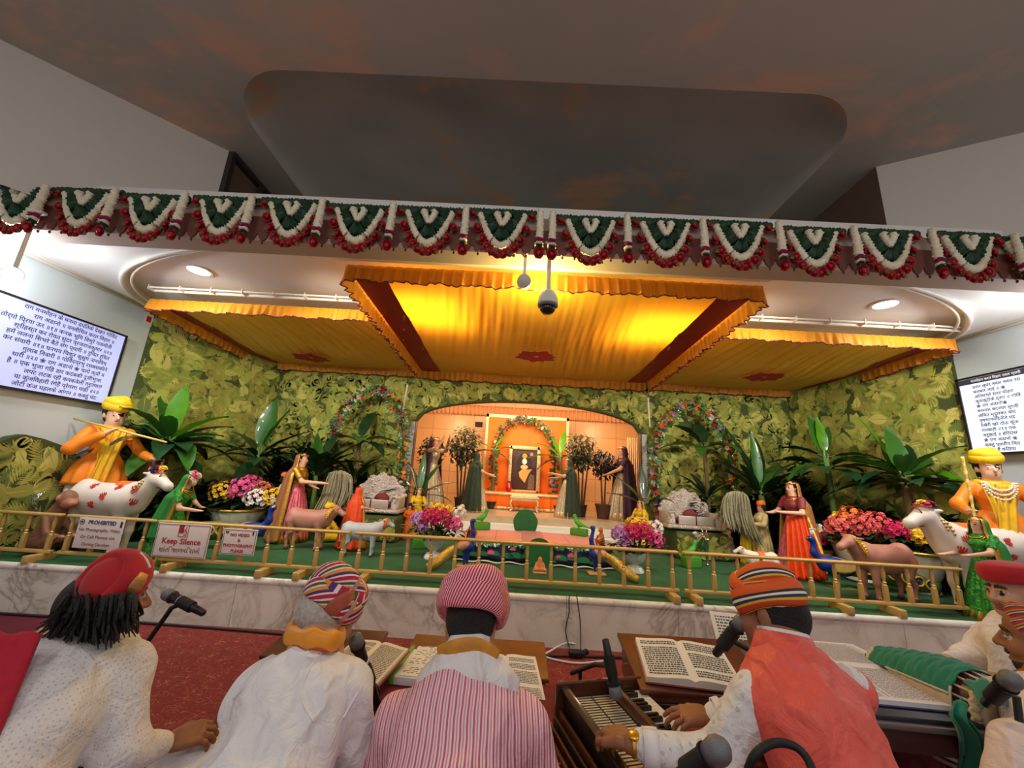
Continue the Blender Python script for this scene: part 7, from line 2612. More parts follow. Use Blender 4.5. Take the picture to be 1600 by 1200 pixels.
def blouse(t, h, m_, arms, lean=(0, 0), sleeve=0.6, name='blouse', fat=1.0):
 S = lambda p: (p[0] * h, p[1] * h, p[2] * h)
 ch, wa, nk = S((lean[0] * .5, lean[1] * .3, 0.74)), S((0, 0, 0.60)), S((lean[0] * .8, lean[1] * .5, 0.80))
 P = [('c', nk, ch, 0.06 * h * fat, 0.082 * h * fat), ('c', ch, wa, 0.080 * h * fat, 0.070 * h * fat), ('e', S((0.035 + lean[0] * .5, 0.05 + lean[1] * .3, 0.74)), (0.04 * h, 0.04 * h, 0.04 * h)), ('e', S((-0.035 + lean[0] * .5, 0.05 + lean[1] * .3, 0.74)), (0.04 * h, 0.04 * h, 0.04 * h))]
 for e, a in zip((-1, 1), arms):
  sh_ = V3(S((e * 0.105 + lean[0] * .8, lean[1] * .5, 0.80)))
  el = V3(S(a[0]))
  P.append(('c', tuple(sh_), tuple(sh_.lerp(el, sleeve)), 0.040 * h, 0.037 * h))
  if sleeve >= 1:
   P.append(('c', tuple(el), tuple(el.lerp(V3(S(a[1])), 0.85)), 0.037 * h, 0.030 * h))
 mb = sdf_mesh(P, 0.013 * h, 0.03 * h)
 return mb.build(name, m_, t)
def hairdo(t, H, F, s, m_=None, long_=0.0):
 T = lambda x, y, z: tuple(H + F @ V3((x * s, y * s, z * s)))
 q = lambda r: tuple(x * s for x in r)
 P = [('e', T(0, -0.03, 0.03), q((0.086, 0.094, 0.096)), F)]
 if long_:
  P.append(('c', T(0, -0.09, -0.04), T(0, -0.12, -long_), 0.05 * s, 0.022 * s))
 else:
  P.append(('e', T(0, -0.10, -0.04), q((0.05, 0.045, 0.045)), F))
 P.append(('x', T(0, 0.12, -0.05), q((0.11, 0.11, 0.135)), F))
 sdf_mesh(P, 0.010 * s / .62, 0.03 * s).build('hair', m_ or HAIRBLACK, t)
def ornaments(t, H, F, s, h, crown=True, lean=(0, 0)):
 mb = MB()
 R = F
 if crown:
  mb.tube([H + R @ V3((0.083 * s * math.cos(a), -0.005 * s + 0.098 * s * math.sin(a), 0.075 * s)) for a in [PI * i / 14 for i in range(15)]], 0.010 * s, 6)
  mb.ell(H + R @ V3((0, 0.093 * s, 0.06 * s)), 0.014 * s, 8, 6)
 mb.build('head_ornament', GOLD, t)
 mb = MB()
 c = V3((lean[0] * h * .8, lean[1] * h * .5 + 0.02 * h, 0.815 * h))
 for k in range(2):
  mb.tube([c + V3(((0.055 + .015 * k) * h * math.cos(a), 0.055 * h * abs(math.sin(a)) ** .5 * (1 if math.sin(a) > 0 else -.6), -(0.025 + .03 * k) * h * max(0, math.sin(a)))) for a in [2 * PI * i / 24 for i in range(24)]], 0.006 * h, 5, closed=True)
 mb.build('necklace', GOLD, t)
def lady(name, loc, rz, h, label, skin, arms, skirt_m, blouse_m, veil_m, hem=None, edge=None, lean=(0, 0), tilt=0.0, group=None, r1=0.22, cat='statue', vl=0.08, vs=0.17, long_=0.0, vhalf=115, hair=None, vsh=0.155):
 t = thing(name, loc, label, cat, group, rz=math.radians(rz))
 H, F, s = statue_body(t, h, skin, arms, tilt=tilt, lean=lean)
 skirt(t, h, 0.63, 0.075, r1, skirt_m, hem)
 blouse(t, h, blouse_m, arms, lean)
 hairdo(t, H, F, s, hair, long_)
 if veil_m:
  veil(t, h, veil_m, H, s, vl, vs, edge, vhalf, seed=len(label), sh=vsh)
 ornaments(t, H, F, s, h, lean=lean)
 return t, H, F, s
PINKLAME = M('pink_lame', (214, 104, 128), 0.35, metal=0.3, var=0.35, vscale=26, bump=0.8, bscale=60)
BROWNVEIL = M('brown_gauze', (150, 92, 56), 0.7, var=0.15, vscale=30)
GOLDLAME = M('gold_lame', (200, 154, 62), 0.35, metal=0.6, var=0.3, vscale=50, bump=0.6, bscale=120)
ORANGEVEIL = M('orange_gauze', (238, 82, 22), 0.6, var=0.14, vscale=24, trans=0.2)
MAROONB = M('maroon_blouse', (128, 44, 52), 0.6)
PURPLE = M('deep_purple', (58, 22, 58), 0.7, sheen=0.4, var=0.25, vscale=12)
DKGREEN = M('deep_green_velvet', (36, 52, 30), 0.7, sheen=0.5, var=0.25, vscale=12)
SILVERL = M('silver_lame', (190, 176, 150), 0.4, metal=0.5, var=0.35, vscale=60, bump=0.8, bscale=90)
YELLOWC = M('yellow_sari', (236, 196, 24), 0.6, var=0.15, vscale=20)
SAFFRON = M('saffron_silk', (240, 136, 14), 0.5, sheen=0.3, var=0.10, vscale=12, bump=0.4, bscale=14, bdist=0.01)
YELLOWSASH = M('yellow_sash', (224, 178, 20), 0.4, sheen=0.3, var=0.15, vscale=14, bump=0.3, bscale=20)
DHOTI = M('white_dhoti', (224, 218, 214), 0.8, bump=0.3, bscale=24, bdist=0.01)
GREENTIN = M('green_tinsel', (62, 158, 58), 0.35, metal=0.35, var=0.65, vscale=34, bump=1.0, bscale=70, bdist=0.02)
GREENGAUZE = M('green_gauze', (66, 166, 74), 0.6, trans=0.4, var=0.15, vscale=14)
# left: woman in pink and gold, arm stretched to the right
c, h = at(474, 708, 4.88)
arms = [((-0.16, 0.02, 0.66), (-0.10, 0.16, 0.60), (0.3, 0.9, -0.1)), ((0.13, 0.10, 0.67), (0.10, 0.34, 0.665), (0.0, 1, -0.05))]
lady('woman_statue', c, -86, h, 'statue of a woman in pink skirt and long brown veil reaching to the right', SK1, arms, PINKLAME, GOLDLAME, BROWNVEIL, GOLDLAME, GOLDLAME, long_=0.4, group='statues of women', vs=0.26, vl=0.02, vhalf=95)
# left: small figure wrapped in an orange veil
c, h = at(563, 760, 4.66)
arms = [((-0.15, 0.05, 0.66), (-0.08, 0.20, 0.62), (0.3, 0.9, 0.1)), ((0.15, 0.05, 0.66), (0.08, 0.20, 0.64), (-0.3, 0.9, 0.1))]
lady('woman_statue', c, -60, h, 'small figure wrapped in a bright orange veil in front of the left silver throne', SK1, arms, ORANGEVEIL, ORANGEVEIL, ORANGEVEIL, GOLDLAME, GOLDLAME, group='statues of women', vs=0.30, vl=0.03, vhalf=140, r1=0.26)
# right: woman with gold edged veil
c, h = at(1236, 752, 4.66)
arms = [((-0.16, 0.06, 0.66), (-0.09, 0.26, 0.66), (0.2, 0.9, 0.05)), ((0.16, 0.06, 0.66), (0.08, 0.24, 0.64), (-0.2, 0.9, 0.05))]
t, H, F, s = lady('woman_statue', c, 100, h, 'statue of a woman in maroon with gold edged brown veil and an orange drape, right', SK1, arms, PINKLAME, MAROONB, BROWNVEIL, GOLDLAME, GOLDLAME, long_=0.4, group='statues of women', vs=0.24, vl=0.10, vhalf=100)
mb = MB()
mb.grid(lambda u, v: V3(((0.30 * (v - 0.42) * (0.65 + 0.55 * u)) * h, (0.135 + 0.15 * u + 0.02 * math.sin(v * 34) * (0.3 + u)) * h - 0.3 * abs(v - .42) ** 2 * h * .4, (0.66 - 0.62 * u - 0.05 * v) * h)) , 20, 50)
o = mb.build('orange_drape', ORANGEVEIL, t, solid=0.006)
o.rotation_euler = (0, 0, math.radians(62))
mb = MB()
mb.grid(lambda u, v: V3(((0.30 * (0.02 + .08 * v - 0.42) * (0.65 + 0.55 * u)) * h, (0.145 + 0.15 * u) * h - .3 * .16 * h * .4, (0.665 - 0.40 * u) * h)), 20, 4)
o = mb.build('gold_border', GOLDLAME, t, solid=0.008)
o.rotation_euler = (0, 0, math.radians(62))
def turban_small(t, H, F, s, m_, w=1.0):
 mb = MB()
 turban_dome(mb, F, H, (0, -0.016 * s, 0.098 * s), (0.098 * s * w, 0.106 * s * w, 0.085 * s), 0, (-8, 0, 0), 24)
 for tl, z, rr_ in (((-14, 6, 0), 0.094, 0.082), ((2, -12, 0), 0.112, 0.078), ((-14, 20, 0), 0.128, 0.064)):
  wrap_band(mb, F, H, (0, -0.01 * s, z * s), rr_ * s * w, rr_ * 1.1 * s * w, tl, 0.036 * s, 0.55, 28, ph=z * 20)
 mb.build('turban', m_, t)
def boy(name, loc, rz, h, label, arms, coat, turban, sash, tilt=0.0, skin=SK2, group='statues of boys in saffron coats', necklace=False):
 """Standing boy: white dhoti, long gathered coat, turban, sash."""
 t = thing(name, loc, label, 'statue', group, rz=math.radians(rz))
 H, F, s = statue_body(t, h, skin, arms, tilt=tilt, res=0.009, hs=0.80)
 mb = MB()
 for e in (-1, 1):
  mb.lathe([(0.050 * h, 0.03 * h), (0.070 * h, 0.12 * h), (0.085 * h, 0.30 * h), (0.075 * h, 0.52 * h)], 40, (e * 0.062 * h, 0, 0), fr=lambda a, k: 1 + 0.10 * math.sin(9 * a))
  mb.ell((e * 0.062 * h, 0.04 * h, 0.018 * h), (0.03 * h, 0.07 * h, 0.02 * h), 10, 6)
 mb.build('dhoti', DHOTI, t)
 skirt(t, h, 0.64, 0.085, 0.165, coat, None, 13, 'coat_skirt', 0.85, 0.42)
 blouse(t, h, coat, arms, sleeve=1.0, name='coat', fat=1.12)
 hairdo(t, H, F, s)
 turban_small(t, H, F, s, turban, 1.06)
 mb = MB()
 mb.grid(lambda u, v: V3((((-0.03 + 0.075 * u + (v - .5) * 0.085)) * h, (0.083 + 0.035 * math.sin(u * 2.2) + 0.05 * max(0, u - .4) + 0.008 * math.sin(v * 14)) * h, (0.82 - 0.44 * u) * h)), 20, 14)
 mb.grid(lambda u, v: V3((((0.055 - 0.03 * u + (v - .5) * 0.06)) * h, (0.08 + 0.03 * math.sin(u * 2.2) + 0.008 * math.sin(v * 14)) * h, (0.82 - 0.28 * u) * h)), 16, 10)
 mb.tube([V3((0.062 * h * math.cos(a), -0.01 * h + 0.062 * h * math.sin(a), (0.828 - .012 * math.sin(a)) * h)) for a in [2 * PI * i / 24 for i in range(24)]], 0.020 * h, 8, closed=True, flat=1.2)
 mb.build('sash', sash, t, solid=0.006)
 if necklace:
  mb = MB()
  for k in range(3):
   pts = [V3(((0.06 + .010 * k) * h * math.cos(a), (0.075 + .02 * math.sin(a)) * h + .012 * h, (0.825 - (0.05 + .03 * k) * math.sin(a)) * h)) for a in [PI * i / 18 for i in range(19)]]
   for p in pts:
    mb.ell(p, 0.008 * h, 6, 4)
  o = mb.build('pearl_strings', M('pearls', (240, 226, 206), 0.3), t)
  o['kind'] = 'stuff'
 return t, H
c = V3((PY(150, 740, 4.02).x + 0.02, 4.02, SH))
h = PY(163, 622, 4.02).z - SH
arms = [((-0.19, 0.06, 0.65), (-0.20, 0.26, 0.62), (-0.2, 0.9, 0.0)), ((0.20, 0.08, 0.66), (0.07, 0.19, 0.785), (-0.5, 0.5, 0.5))]
t, H = boy('boy_statue', c, -118, h * 0.95, 'statue of a boy in saffron coat and yellow turban holding a long flute, left', arms, SAFFRON, YELLOWC, YELLOWSASH, tilt=6)
R = Matrix.Rotation(math.radians(118), 3, 'Z')
f0, f1 = PY(88, 647, 3.84), PY(232, 684, 3.78)
loc = c
mb = MB()
pa, pb = R @ (f0 - loc), R @ (f1 - loc)
hand = V3((0.04, 0.21, 0.815)) * h * 0.95
mid_ = pa.lerp(pb, 0.45)
sh_ = hand - mid_
mb.tube([pa + sh_, pb + sh_], 0.010, 8)
mb.build('flute', M('bamboo', (222, 186, 96), 0.5), t)
c = V3((PY(1562, 770, 3.66).x - 0.05, 3.66, SH))
h = PY(1563, 710, 3.66).z - SH
arms = [((-0.21, 0.02, 0.66), (-0.17, 0.14, 0.56), (0.3, 0.9, 0.0)), ((0.20, 0.03, 0.67), (0.20, 0.15, 0.63), (-0.3, 0.9, 0.1))]
t, H = boy('boy_statue', c, 150, h * 0.97, 'statue of a boy in saffron coat with pearl strings holding a twisted staff, right', arms, SAFFRON, YELLOWC, YELLOWSASH, necklace=True)
# the staff stands in the figure's right hand
mb = MB()
p = V3((0.185, 0.20, 0)) * h * .98
mb.tube([V3((p.x, p.y, 0.0)) + V3((0, 0, 1)) * (i * 0.96 * h / 60) for i in range(61)], [0.011 + 0.002 * math.sin(i * 1.2) for i in range(61)], 10)
mb.build('staff', stripes('candy_gold', [(1, (232, 190, 60)), (0.6, (240, 224, 170))], 14, (0.5, 0.5, 1)), t)
# sparkling green dolls
c = G(258, 884)
c = V3((PY(262, 840, 3.54).x, 3.54, SH))
h = PY(268, 738, 3.54).z - SH
arms = [((-0.14, 0.12, 0.66), (-0.05, 0.24, 0.62), (0.3, 0.9, 0.0)), ((0.14, 0.12, 0.62), (0.12, 0.30, 0.60), (0.1, 0.95, 0.0))]
t, H, F, s = lady('doll_statue', c, -80, h, 'doll in sparkling green dress and flower crown beside the left cow', SK1, arms, GREENTIN, GREENTIN, GREENGAUZE, GOLDLAME, GOLDLAME, lean=(0, 0.10), tilt=-12, group='green dressed dolls', r1=0.20, vhalf=120, vs=0.2, vl=0.3)
mb = MB()
for i, (dx, dy, dz, m_) in enumerate(((0, 0.10, 0.07, 0), (0.06, 0.08, 0.06, 1), (-0.06, 0.08, 0.07, 2), (0, 0.05, 0.12, 3), (0.05, 0.02, 0.11, 0), (-.05, .01, .11, 0), (0.09, .06, 0, 0))):
 bloom(mb, H + F @ V3((dx, dy, dz)) * s, 0.06 * s, (dx, 0.4, dz + .3), m_, i)
 bloom(mb, H + F @ V3((dx, dy + .01, dz - .02)) * s, 0.055 * s, (dx, 0.8, dz), m_, i + 9)
mb.build('flower_crown', [FW_, FP, FY, FC], t, smooth=False)
c = V3((PY(1540, 880, 3.36).x, 3.36, SH))
h = PY(1528, 808, 3.36).z - SH
lady('doll_statue', c, 95, h, 'doll in green sequined dress and green veil standing before the right cow', SK1, arms, GREENTIN, GREENTIN, GREENGAUZE, GOLDLAME, GOLDLAME, group='green dressed dolls', r1=0.22, vhalf=125, vs=0.28, vl=0.12)
# small seated and standing figures
arms0 = [((-0.15, 0.06, 0.66), (-0.06, 0.20, 0.66), (0.4, 0.8, 0.2)), ((0.15, 0.06, 0.66), (0.06, 0.20, 0.66), (-0.4, 0.8, 0.2))]
for px, py, Y, rz, lab, side in ((656, 762, 5.60, 200, 'small woman figure in yellow sari at the left of the shrine steps', 0), (1000, 782, 5.60, 120, 'small woman figure in yellow sari at the right of the shrine steps', 1)):
 c, h = at(px, py, Y)
 mb = MB()
 ped = h * 0.42
 t, H, F, s = lady('woman_figurine', (c.x, c.y, SH), rz, h, lab, SK2, arms0, YELLOWC, YELLOWC, YELLOWC, GOLDLAME, GOLDLAME, group='small figures in yellow saris', vhalf=105)
def small_boy(px, py, Y, rz, lab, coat, turb, seated_=False, hs=1.0, skin=SK3, group='small figurines'):
 c, h = at(px, py, Y)
 t = thing('child_figurine', c, lab, 'figurine', group, rz=math.radians(rz))
 if seated_:
  k = h / 0.62
  S = lambda *v: tuple(x * k for x in v)
  P = [('e', S(0, 0, 0.52), S(.075, .085, .09)), ('e', S(0, .03, .46), S(.055, .06, .06)), ('c', S(0, -.02, .40), S(0, -.02, .3), .06 * k, .085 * k), ('c', S(0, -.02, .3), S(0, -.04, .12), .085 * k, .10 * k), ('c', S(-.06, -.02, .1), S(-.14, .20, .22), .065 * k, .05 * k), ('c', S(-.14, .20, .22), S(-.1, .26, .03), .045 * k, .035 * k), ('c', S(.06, -.02, .1), S(.2, .18, .08), .065 * k, .05 * k), ('c', S(.2, .18, .08), S(.04, .26, .05), .045 * k, .035 * k),
             ('c', S(-.11, -.02, .36), S(-.16, .08, .26), .035 * k, .03 * k), ('c', S(-.16, .08, .26), S(-.06, .2, .3), .03 * k, .022 * k), ('c', S(.11, -.02, .36), S(.17, .06, .24), .035 * k, .03 * k), ('c', S(.17, .06, .24), S(.08, .2, .22), .03 * k, .022 * k), ('c', S(0, .085, .49), S(0, .10, .47), .01 * k, .013 * k, 0, .01 * k)]
  sdf_mesh(P, 0.014 * k, 0.03 * k).build('body', [skin], t)
  P = [('c', S(0, -.02, .38), S(0, -.04, .12), .085 * k, .118 * k), ('c', S(-.06, -.02, .1), S(-.13, .18, .2), .08 * k, .062 * k), ('c', S(.06, -.02, .1), S(.19, .17, .08), .08 * k, .062 * k), ('c', S(-.11, -.02, .36), S(-.16, .08, .26), .045 * k, .042 * k), ('c', S(.11, -.02, .36), S(.17, .06, .24), .045 * k, .042 * k)]
  sdf_mesh(P, 0.016 * k, 0.04 * k).build('clothes', coat, t)
  turban_small(t, V3(S(0, 0, .52)), Matrix.Identity(3), k, turb)
 else:
  H, F, s = statue_body(t, h, skin, arms0, res=0.013)
  skirt(t, h, 0.64, 0.085, 0.15, coat, None, 12, 'robe', 0.85, 0.0)
  blouse(t, h, coat, arms0, sleeve=1.0, name='coat', fat=1.1)
  hairdo(t, H, F, s)
  turban_small(t, H, F, s, turb, 1.0)
 return t
BLUEC = M('night_blue_cloth', (34, 34, 70), 0.7)
ORANGEC = M('orange_cloth', (240, 110, 30), 0.6)
CREAMC = M('cream_cloth', (214, 202, 150), 0.7, var=0.2, vscale=20)
TAUPE = M('taupe_cloth', (150, 122, 112), 0.7)
small_boy(641, 788, 5.45, 190, 'small blue capped child figurine in orange beside the left flower urn', ORANGEC, BLUEC, False)
small_boy(517, 792, 4.95, -30, 'seated child figurine in bright yellow behind the pink calf, left', YELLOWC, YELLOWC, True)
small_boy(447, 742, 5.15, -60, 'child figurine in cream with orange turban behind the woman in pink and gold', CREAMC, ORANGEC, False)
small_boy(1134, 822, 5.30, 80, 'seated taupe child figurine beside the silver calf', TAUPE, M('rose_cap', (200, 140, 128), 0.7), True)
small_boy(1188, 786, 5.05, 90, 'child figurine in cream and orange with orange turban, right of the yellow one', CREAMC, ORANGEC, False)
small_boy(1164, 792, 5.15, 100, 'child figurine in yellow behind the seated taupe one, right', YELLOWC, YELLOWC, False)
# straw coloured yak-tail whisks
WHISK = M('grey_hair_tuft', (150, 146, 118), 0.8, var=0.3, vscale=60)
for px, py, Y, lab, sg in ((515, 792, 5.02, 'grey hair fly whisk fanning out over the yellow seated figurine, left', 1), (1160, 800, 5.0, 'grey hair fly whisk beside the woman with the orange drape, right', -1)):
 c, _ = at(px, py, Y)
 hz_ = PY(px, 742 if sg > 0 else 776, Y).z
 t = thing('fly_whisk', (c.x, c.y, SH), lab, 'whisk', 'hair fly whisks')
 r = random.Random(px)
 top = V3((0.05 * sg, -0.02, hz_ - SH - 0.02))
 mb = MB()
 mb.tube([(-0.10 * sg, 0.02, 0), (-0.09 * sg, 0, (hz_ - SH) * .5), top], 0.012, 8)
 mb.build('handle', M('silver_handle', (190, 186, 178), 0.3, metal=0.8), t)
 for lock in range(14):
  mb = MB()
  for i in range(10):
   u = (lock + r.random()) / 14
   e = V3(((-0.17 + 0.42 * u) * sg, r.uniform(-.09, .04), (hz_ - SH) * (.35 + .25 * u) + r.uniform(-.05, .05)))
   m1 = top + V3(((-.09 + .24 * u) * sg, r.uniform(-.06, .02), 0.02 + .04 * math.sin(PI * u) + .02 * r.random()))
   pts = bez([top, m1, m1.lerp(e, .6) + V3((.03 * sg, 0, .03)), e], 4)
   mb.tube(pts, [0.007] * (len(pts) - 1) + [0.002], 4)
  if lock == 0:
   allm = mb
  else:
   allm.merge(mb)
 o = allm.build('hair_tuft', WHISK, t)
 o['kind'] = 'stuff'
# ---- animals
def hand_print(mb, p, n, size, tilt):
 n = V3(n).normalized()
 F = frame(n, (0, 0, 1))
 X, Z = F @ V3((1, 0, 0)), F @ V3((0, 0, 1))
 ca, sa = math.cos(tilt), math.sin(tilt)
 U, W = X * ca + Z * sa, Z * ca - X * sa
 o = V3(p) + n * 0.003
 def blob(cx, cy, rx, ry, k=0.0):
  m_ = 10
  vs = [o + (U * (cx + rx * math.cos(2 * PI * i / m_) * math.cos(k) - ry * math.sin(2 * PI * i / m_) * math.sin(k)) + W * (cy + rx * math.cos(2 * PI * i / m_) * math.sin(k) + ry * math.sin(2 * PI * i / m_) * math.cos(k))) * size for i in range(m_)]
  vs2 = [q + n * 0.004 for q in vs]
  mb.add(vs + vs2, [tuple(range(m_, 2 * m_))] + [(i, (i + 1) % m_, m_ + (i + 1) % m_, m_ + i) for i in range(m_)])
 blob(0, -0.15, 0.30, 0.30)
 for i, (x, L, k) in enumerate(((-0.30, 0.30, .30), (-0.11, 0.40, .1), (0.10, 0.40, -.1), (0.28, 0.30, -.3))):
  blob(x - math.sin(k) * .42, 0.32, 0.075, L * .8, k)
 blob(-0.42 if tilt >= 0 else 0.42, -0.02, 0.075, 0.24, 0.9 if tilt >= 0 else -.9)
def cow(name, loc, rz, L, label, body, parts, flat=1.0, group=None, cat='cow', head_up=0.25, res=0.016, horns=False, fat=1.0):
 """Standing animal facing +X (local), L = body length."""
 t = thing(name, loc, label, cat, group, rz=math.radians(rz))
 S = lambda x, y, z: (x * L, y * L * flat, z * L)
 f = fat
 P = [('c', S(-0.36, 0, 0.70), S(0.30, 0, 0.70), .20 * L * f, .20 * L * f), ('e', S(-0.02, 0, 0.62), (0.42 * L, 0.21 * L * flat * f, 0.21 * L * f)), ('e', S(-0.40, 0, 0.74), (0.17 * L, 0.18 * L * flat, 0.20 * L)), ('e', S(0.33, 0, 0.72), (0.16 * L, 0.17 * L * flat, 0.22 * L)),
         ('c', S(0.40, 0, 0.76), S(0.60, 0, 0.86 + head_up * .5), .16 * L, .10 * L), ('c', S(0.42, 0, 0.62), S(0.56, 0, 0.78 + head_up * .4), .09 * L, .05 * L),
         ('c', S(0.60, 0, 0.90 + head_up * .5), S(0.80, 0, 0.80 + head_up * .5), .095 * L, .055 * L), ('e', S(0.82, 0, 0.785 + head_up * .5), (0.055 * L, .055 * L * max(flat, .7), .05 * L))]
 for s in (-1, 1):
  P += [('c', S(0.30, s * .11, 0.58), S(0.31, s * .12, 0.30), .085 * L, .045 * L), ('c', S(0.31, s * .12, 0.30), S(0.30, s * .12, 0.06), .042 * L, .034 * L), ('e', S(0.315, s * .12, 0.03), (.05 * L, .042 * L, .035 * L), None, 1),
              ('c', S(-0.42, s * .11, 0.62), S(-0.36, s * .12, 0.40), .12 * L, .06 * L), ('c', S(-0.36, s * .12, 0.40), S(-0.46, s * .12, 0.27), .055 * L, .042 * L), ('c', S(-0.46, s * .12, 0.27), S(-0.43, s * .12, 0.06), .04 * L, .034 * L), ('e', S(-0.415, s * .12, 0.03), (.05 * L, .042 * L, .035 * L), None, 1),
              ('c', S(0.60, s * .07, 0.94 + head_up * .5), S(0.54, s * .20, 0.95 + head_up * .5), .030 * L, .016 * L, 0, .02 * L), ('e', S(0.69, s * .078, 0.89 + head_up * .5), (.018 * L, .014 * L, .018 * L), None, 1, .005 * L)]
  if horns:
   P += [('c', S(0.59, s * .05, 0.98 + head_up * .5), S(0.57, s * .10, 1.09 + head_up * .5), .026 * L, .018 * L, 1, .02 * L), ('c', S(0.57, s * .10, 1.09 + head_up * .5), S(0.60, s * .08, 1.16 + head_up * .5), .018 * L, .008 * L, 1, .01 * L)]
 P += [('c', S(-0.55, 0, 0.84), S(-0.62, 0, 0.60), .028 * L, .018 * L, 0, .02 * L), ('c', S(-0.62, 0, 0.60), S(-0.60, 0, 0.36), .018 * L, .014 * L, 0, .01 * L), ('e', S(-0.60, 0, 0.30), (.03 * L, .03 * L, .08 * L), None, 1)]
 mb = sdf_mesh(P, res * L, 0.05 * L)
 mb.build('body', [body, parts], t)
 return t, mb, S
COWWHITE = M('painted_white', (226, 216, 208), 0.5, var=0.06, vscale=5)
HOOF = M('hoof_brown', (84, 62, 52), 0.5)
PRINTRED = M('hand_print_red', (204, 40, 34), 0.6)
Yc = 3.74
zb = PY(170, 752, Yc).z
Lc = 0.86
x0 = PY(178, 760, Yc).x
ped = max(0.0, (zb - SH) - 0.92 * Lc)
for nm, xx, rz, pr, lab, hu in (('L', x0, -6, [(147, 760), (185, 762), (161, 776), (209, 766), (143, 789), (207, 785)], 'white cow with red hand prints and a decorated head, standing at the left', 0.22), ('R', PY(1528, 850, 3.56).x + .02, 184, [(1511, 844), (1502, 860), (1576, 848), (1582, 872), (1545, 862)], 'white cow with red hand prints and a decorated head, standing at the right', 0.22)):
 Yq = Yc if nm == 'L' else 3.56
 zbk = (PY(170, 752, Yq).z if nm == 'L' else PY(1545, 822, Yq).z) - SH
 Lq = zbk / 0.92
 t, mb, S = cow('cow_statue', (xx, Yq, SH), rz, Lq, lab, COWWHITE, HOOF, 0.62, 'painted cows', head_up=hu, horns=(nm == 'L'))
 M4 = Matrix.Translation((xx, Yq, SH)) @ Matrix.Rotation(math.radians(rz), 4, 'Z')
 wv = [M4 @ V3(v) for v in mb.v]
 b = BVHTree.FromPolygons(wv, mb.f)
 inv = M4.inverted()
 for i, (px, py) in enumerate(pr):
  d = ray(px, py).normalized()
  hit = b.ray_cast(CP, d)
  if hit[0] is None:
   continue
  n = hit[1] if hit[1].dot(d) < 0 else -hit[1]
  m2 = MB()
  hand_print(m2, inv @ hit[0], inv.to_3x3() @ n, 0.060, 0.25 if i % 2 else -0.25)
  m2.build('hand_print', PRINTRED, t, smooth=False)
 m2 = MB()
 # bead collar, saddle cloth and head ornaments
 for k, (x, z, r_) in enumerate(((0.47, 0.84, 0.17), (0.52, 0.88, 0.15))):
  for i in range(26):
   a = 2 * PI * i / 26
   m2.ell(S(x + .05 * math.cos(a), r_ * math.sin(a) / .75, z + r_ * math.cos(a) * .95), .016 * Lq, 6, 4)
 o = m2.build('bead_collar', GILT, t)
 o['kind'] = 'stuff'
 m2 = MB()
 m2.grid(lambda u, v: V3(S(0.10 + .26 * u, (v - .5) * .34, 0.935 - .35 * (v - .5) ** 2 * 1.2)), 8, 8)
 m2.build('saddle_cloth', ORANGEC, t, solid=0.008)
 m2 = MB()
 for i in range(11):
  a = i * 2.4
  bloom(m2, S(0.60 + .05 * math.cos(a), .10 * math.sin(a), 1.0 + hu * .5 + .02 * math.sin(i)), .055 * Lq, (.3 * math.cos(a), math.sin(a) - .4, .6), i % 4, i)
 m2.build('head_flowers', [FY, FC, BLUEC, FM], t, smooth=False)
 m2 = MB()
 for zz in (0.84, 0.90):
  m2.tube([S(0.70 + .02 * math.sin(q), .088 * math.cos(q), zz + hu * .5 + .09 * math.sin(q) * .8) for q in [2 * PI * i / 20 for i in range(20)]], .008 * Lq, 5, closed=True)
 m2.build('bridle', M('bridle_brown', (126, 70, 50), 0.5), t)
PINKCALF = M('calf_pink', (182, 124, 108), 0.5, var=0.1, vscale=8)
GREYCALF = M('calf_grey', (176, 182, 196), 0.5, var=0.1, vscale=10)
for (px, py, Y, rz, pxw, lab, m_, gar) in ((478, 852, 4.45, -6, 78, 'pinkish calf with a yellow garland below the woman in pink and gold, left', PINKCALF, 'y'), (562, 868, 4.30, 10, 64, 'pale grey calf with an orange cap below the orange veiled figure', GREYCALF, 'o'), (1388, 940, 3.80, 190, 105, 'pink calf with a yellow garland behind the rail at the right', PINKCALF, 'y')):
 p = PY(px, py, Y)
 L = pxw * Y / 605 / 1.25
 t, mb, S = cow('calf_statue', (p.x, Y, SH), rz, L, lab, m_, HOOF, 0.9, 'calves behind the rail', 'calf', 0.10, 0.018)
 m2 = MB()
 if gar == 'y':
  for i in range(30):
   a = 2 * PI * i / 30
   bloom(m2, S(0.52 + .08 * math.cos(a), .17 * math.sin(a), 0.84 + .17 * math.cos(a)), .05 * L, (math.cos(a) * .3, math.sin(a), math.cos(a)), 0, i)
  m2.build('garland', FY, t, smooth=False)
 else:
  m2.tube([S(0.60 + .03 * math.cos(a), .11 * math.sin(a), 0.90 + .12 * math.cos(a)) for a in [2 * PI * i / 20 for i in range(20)]], .045 * L, 8, closed=True)
  m2.build('cap', ORANGEC, t)
p = PY(1095, 880, 5.0)
hh = PY(1092, 822, 5.0).z - SH
cow('calf_statue', (p.x, 5.0, SH), -100, hh / 1.15, 'polished silver cow figurine facing the front, right of the lotus pond', M('polished_silver', (206, 204, 200), 0.18, metal=0.95), M('silver_dark', (150, 146, 140), 0.3, metal=0.9), 0.95, 'calves behind the rail', 'calf', 0.1, 0.02, True)
p = PY(1190, 905, 4.35)
hh = PY(1190, 858, 4.35).z - SH
t, mb, S = cow('calf_statue', (p.x, 4.35, SH), 172, hh / 1.0, 'small white calf with orange blanket behind the orange striped turban', COWWHITE, M('spot_black', (40, 40, 44), 0.5), 0.95, 'calves behind the rail', 'calf', 0.1, 0.02)
m2 = MB()
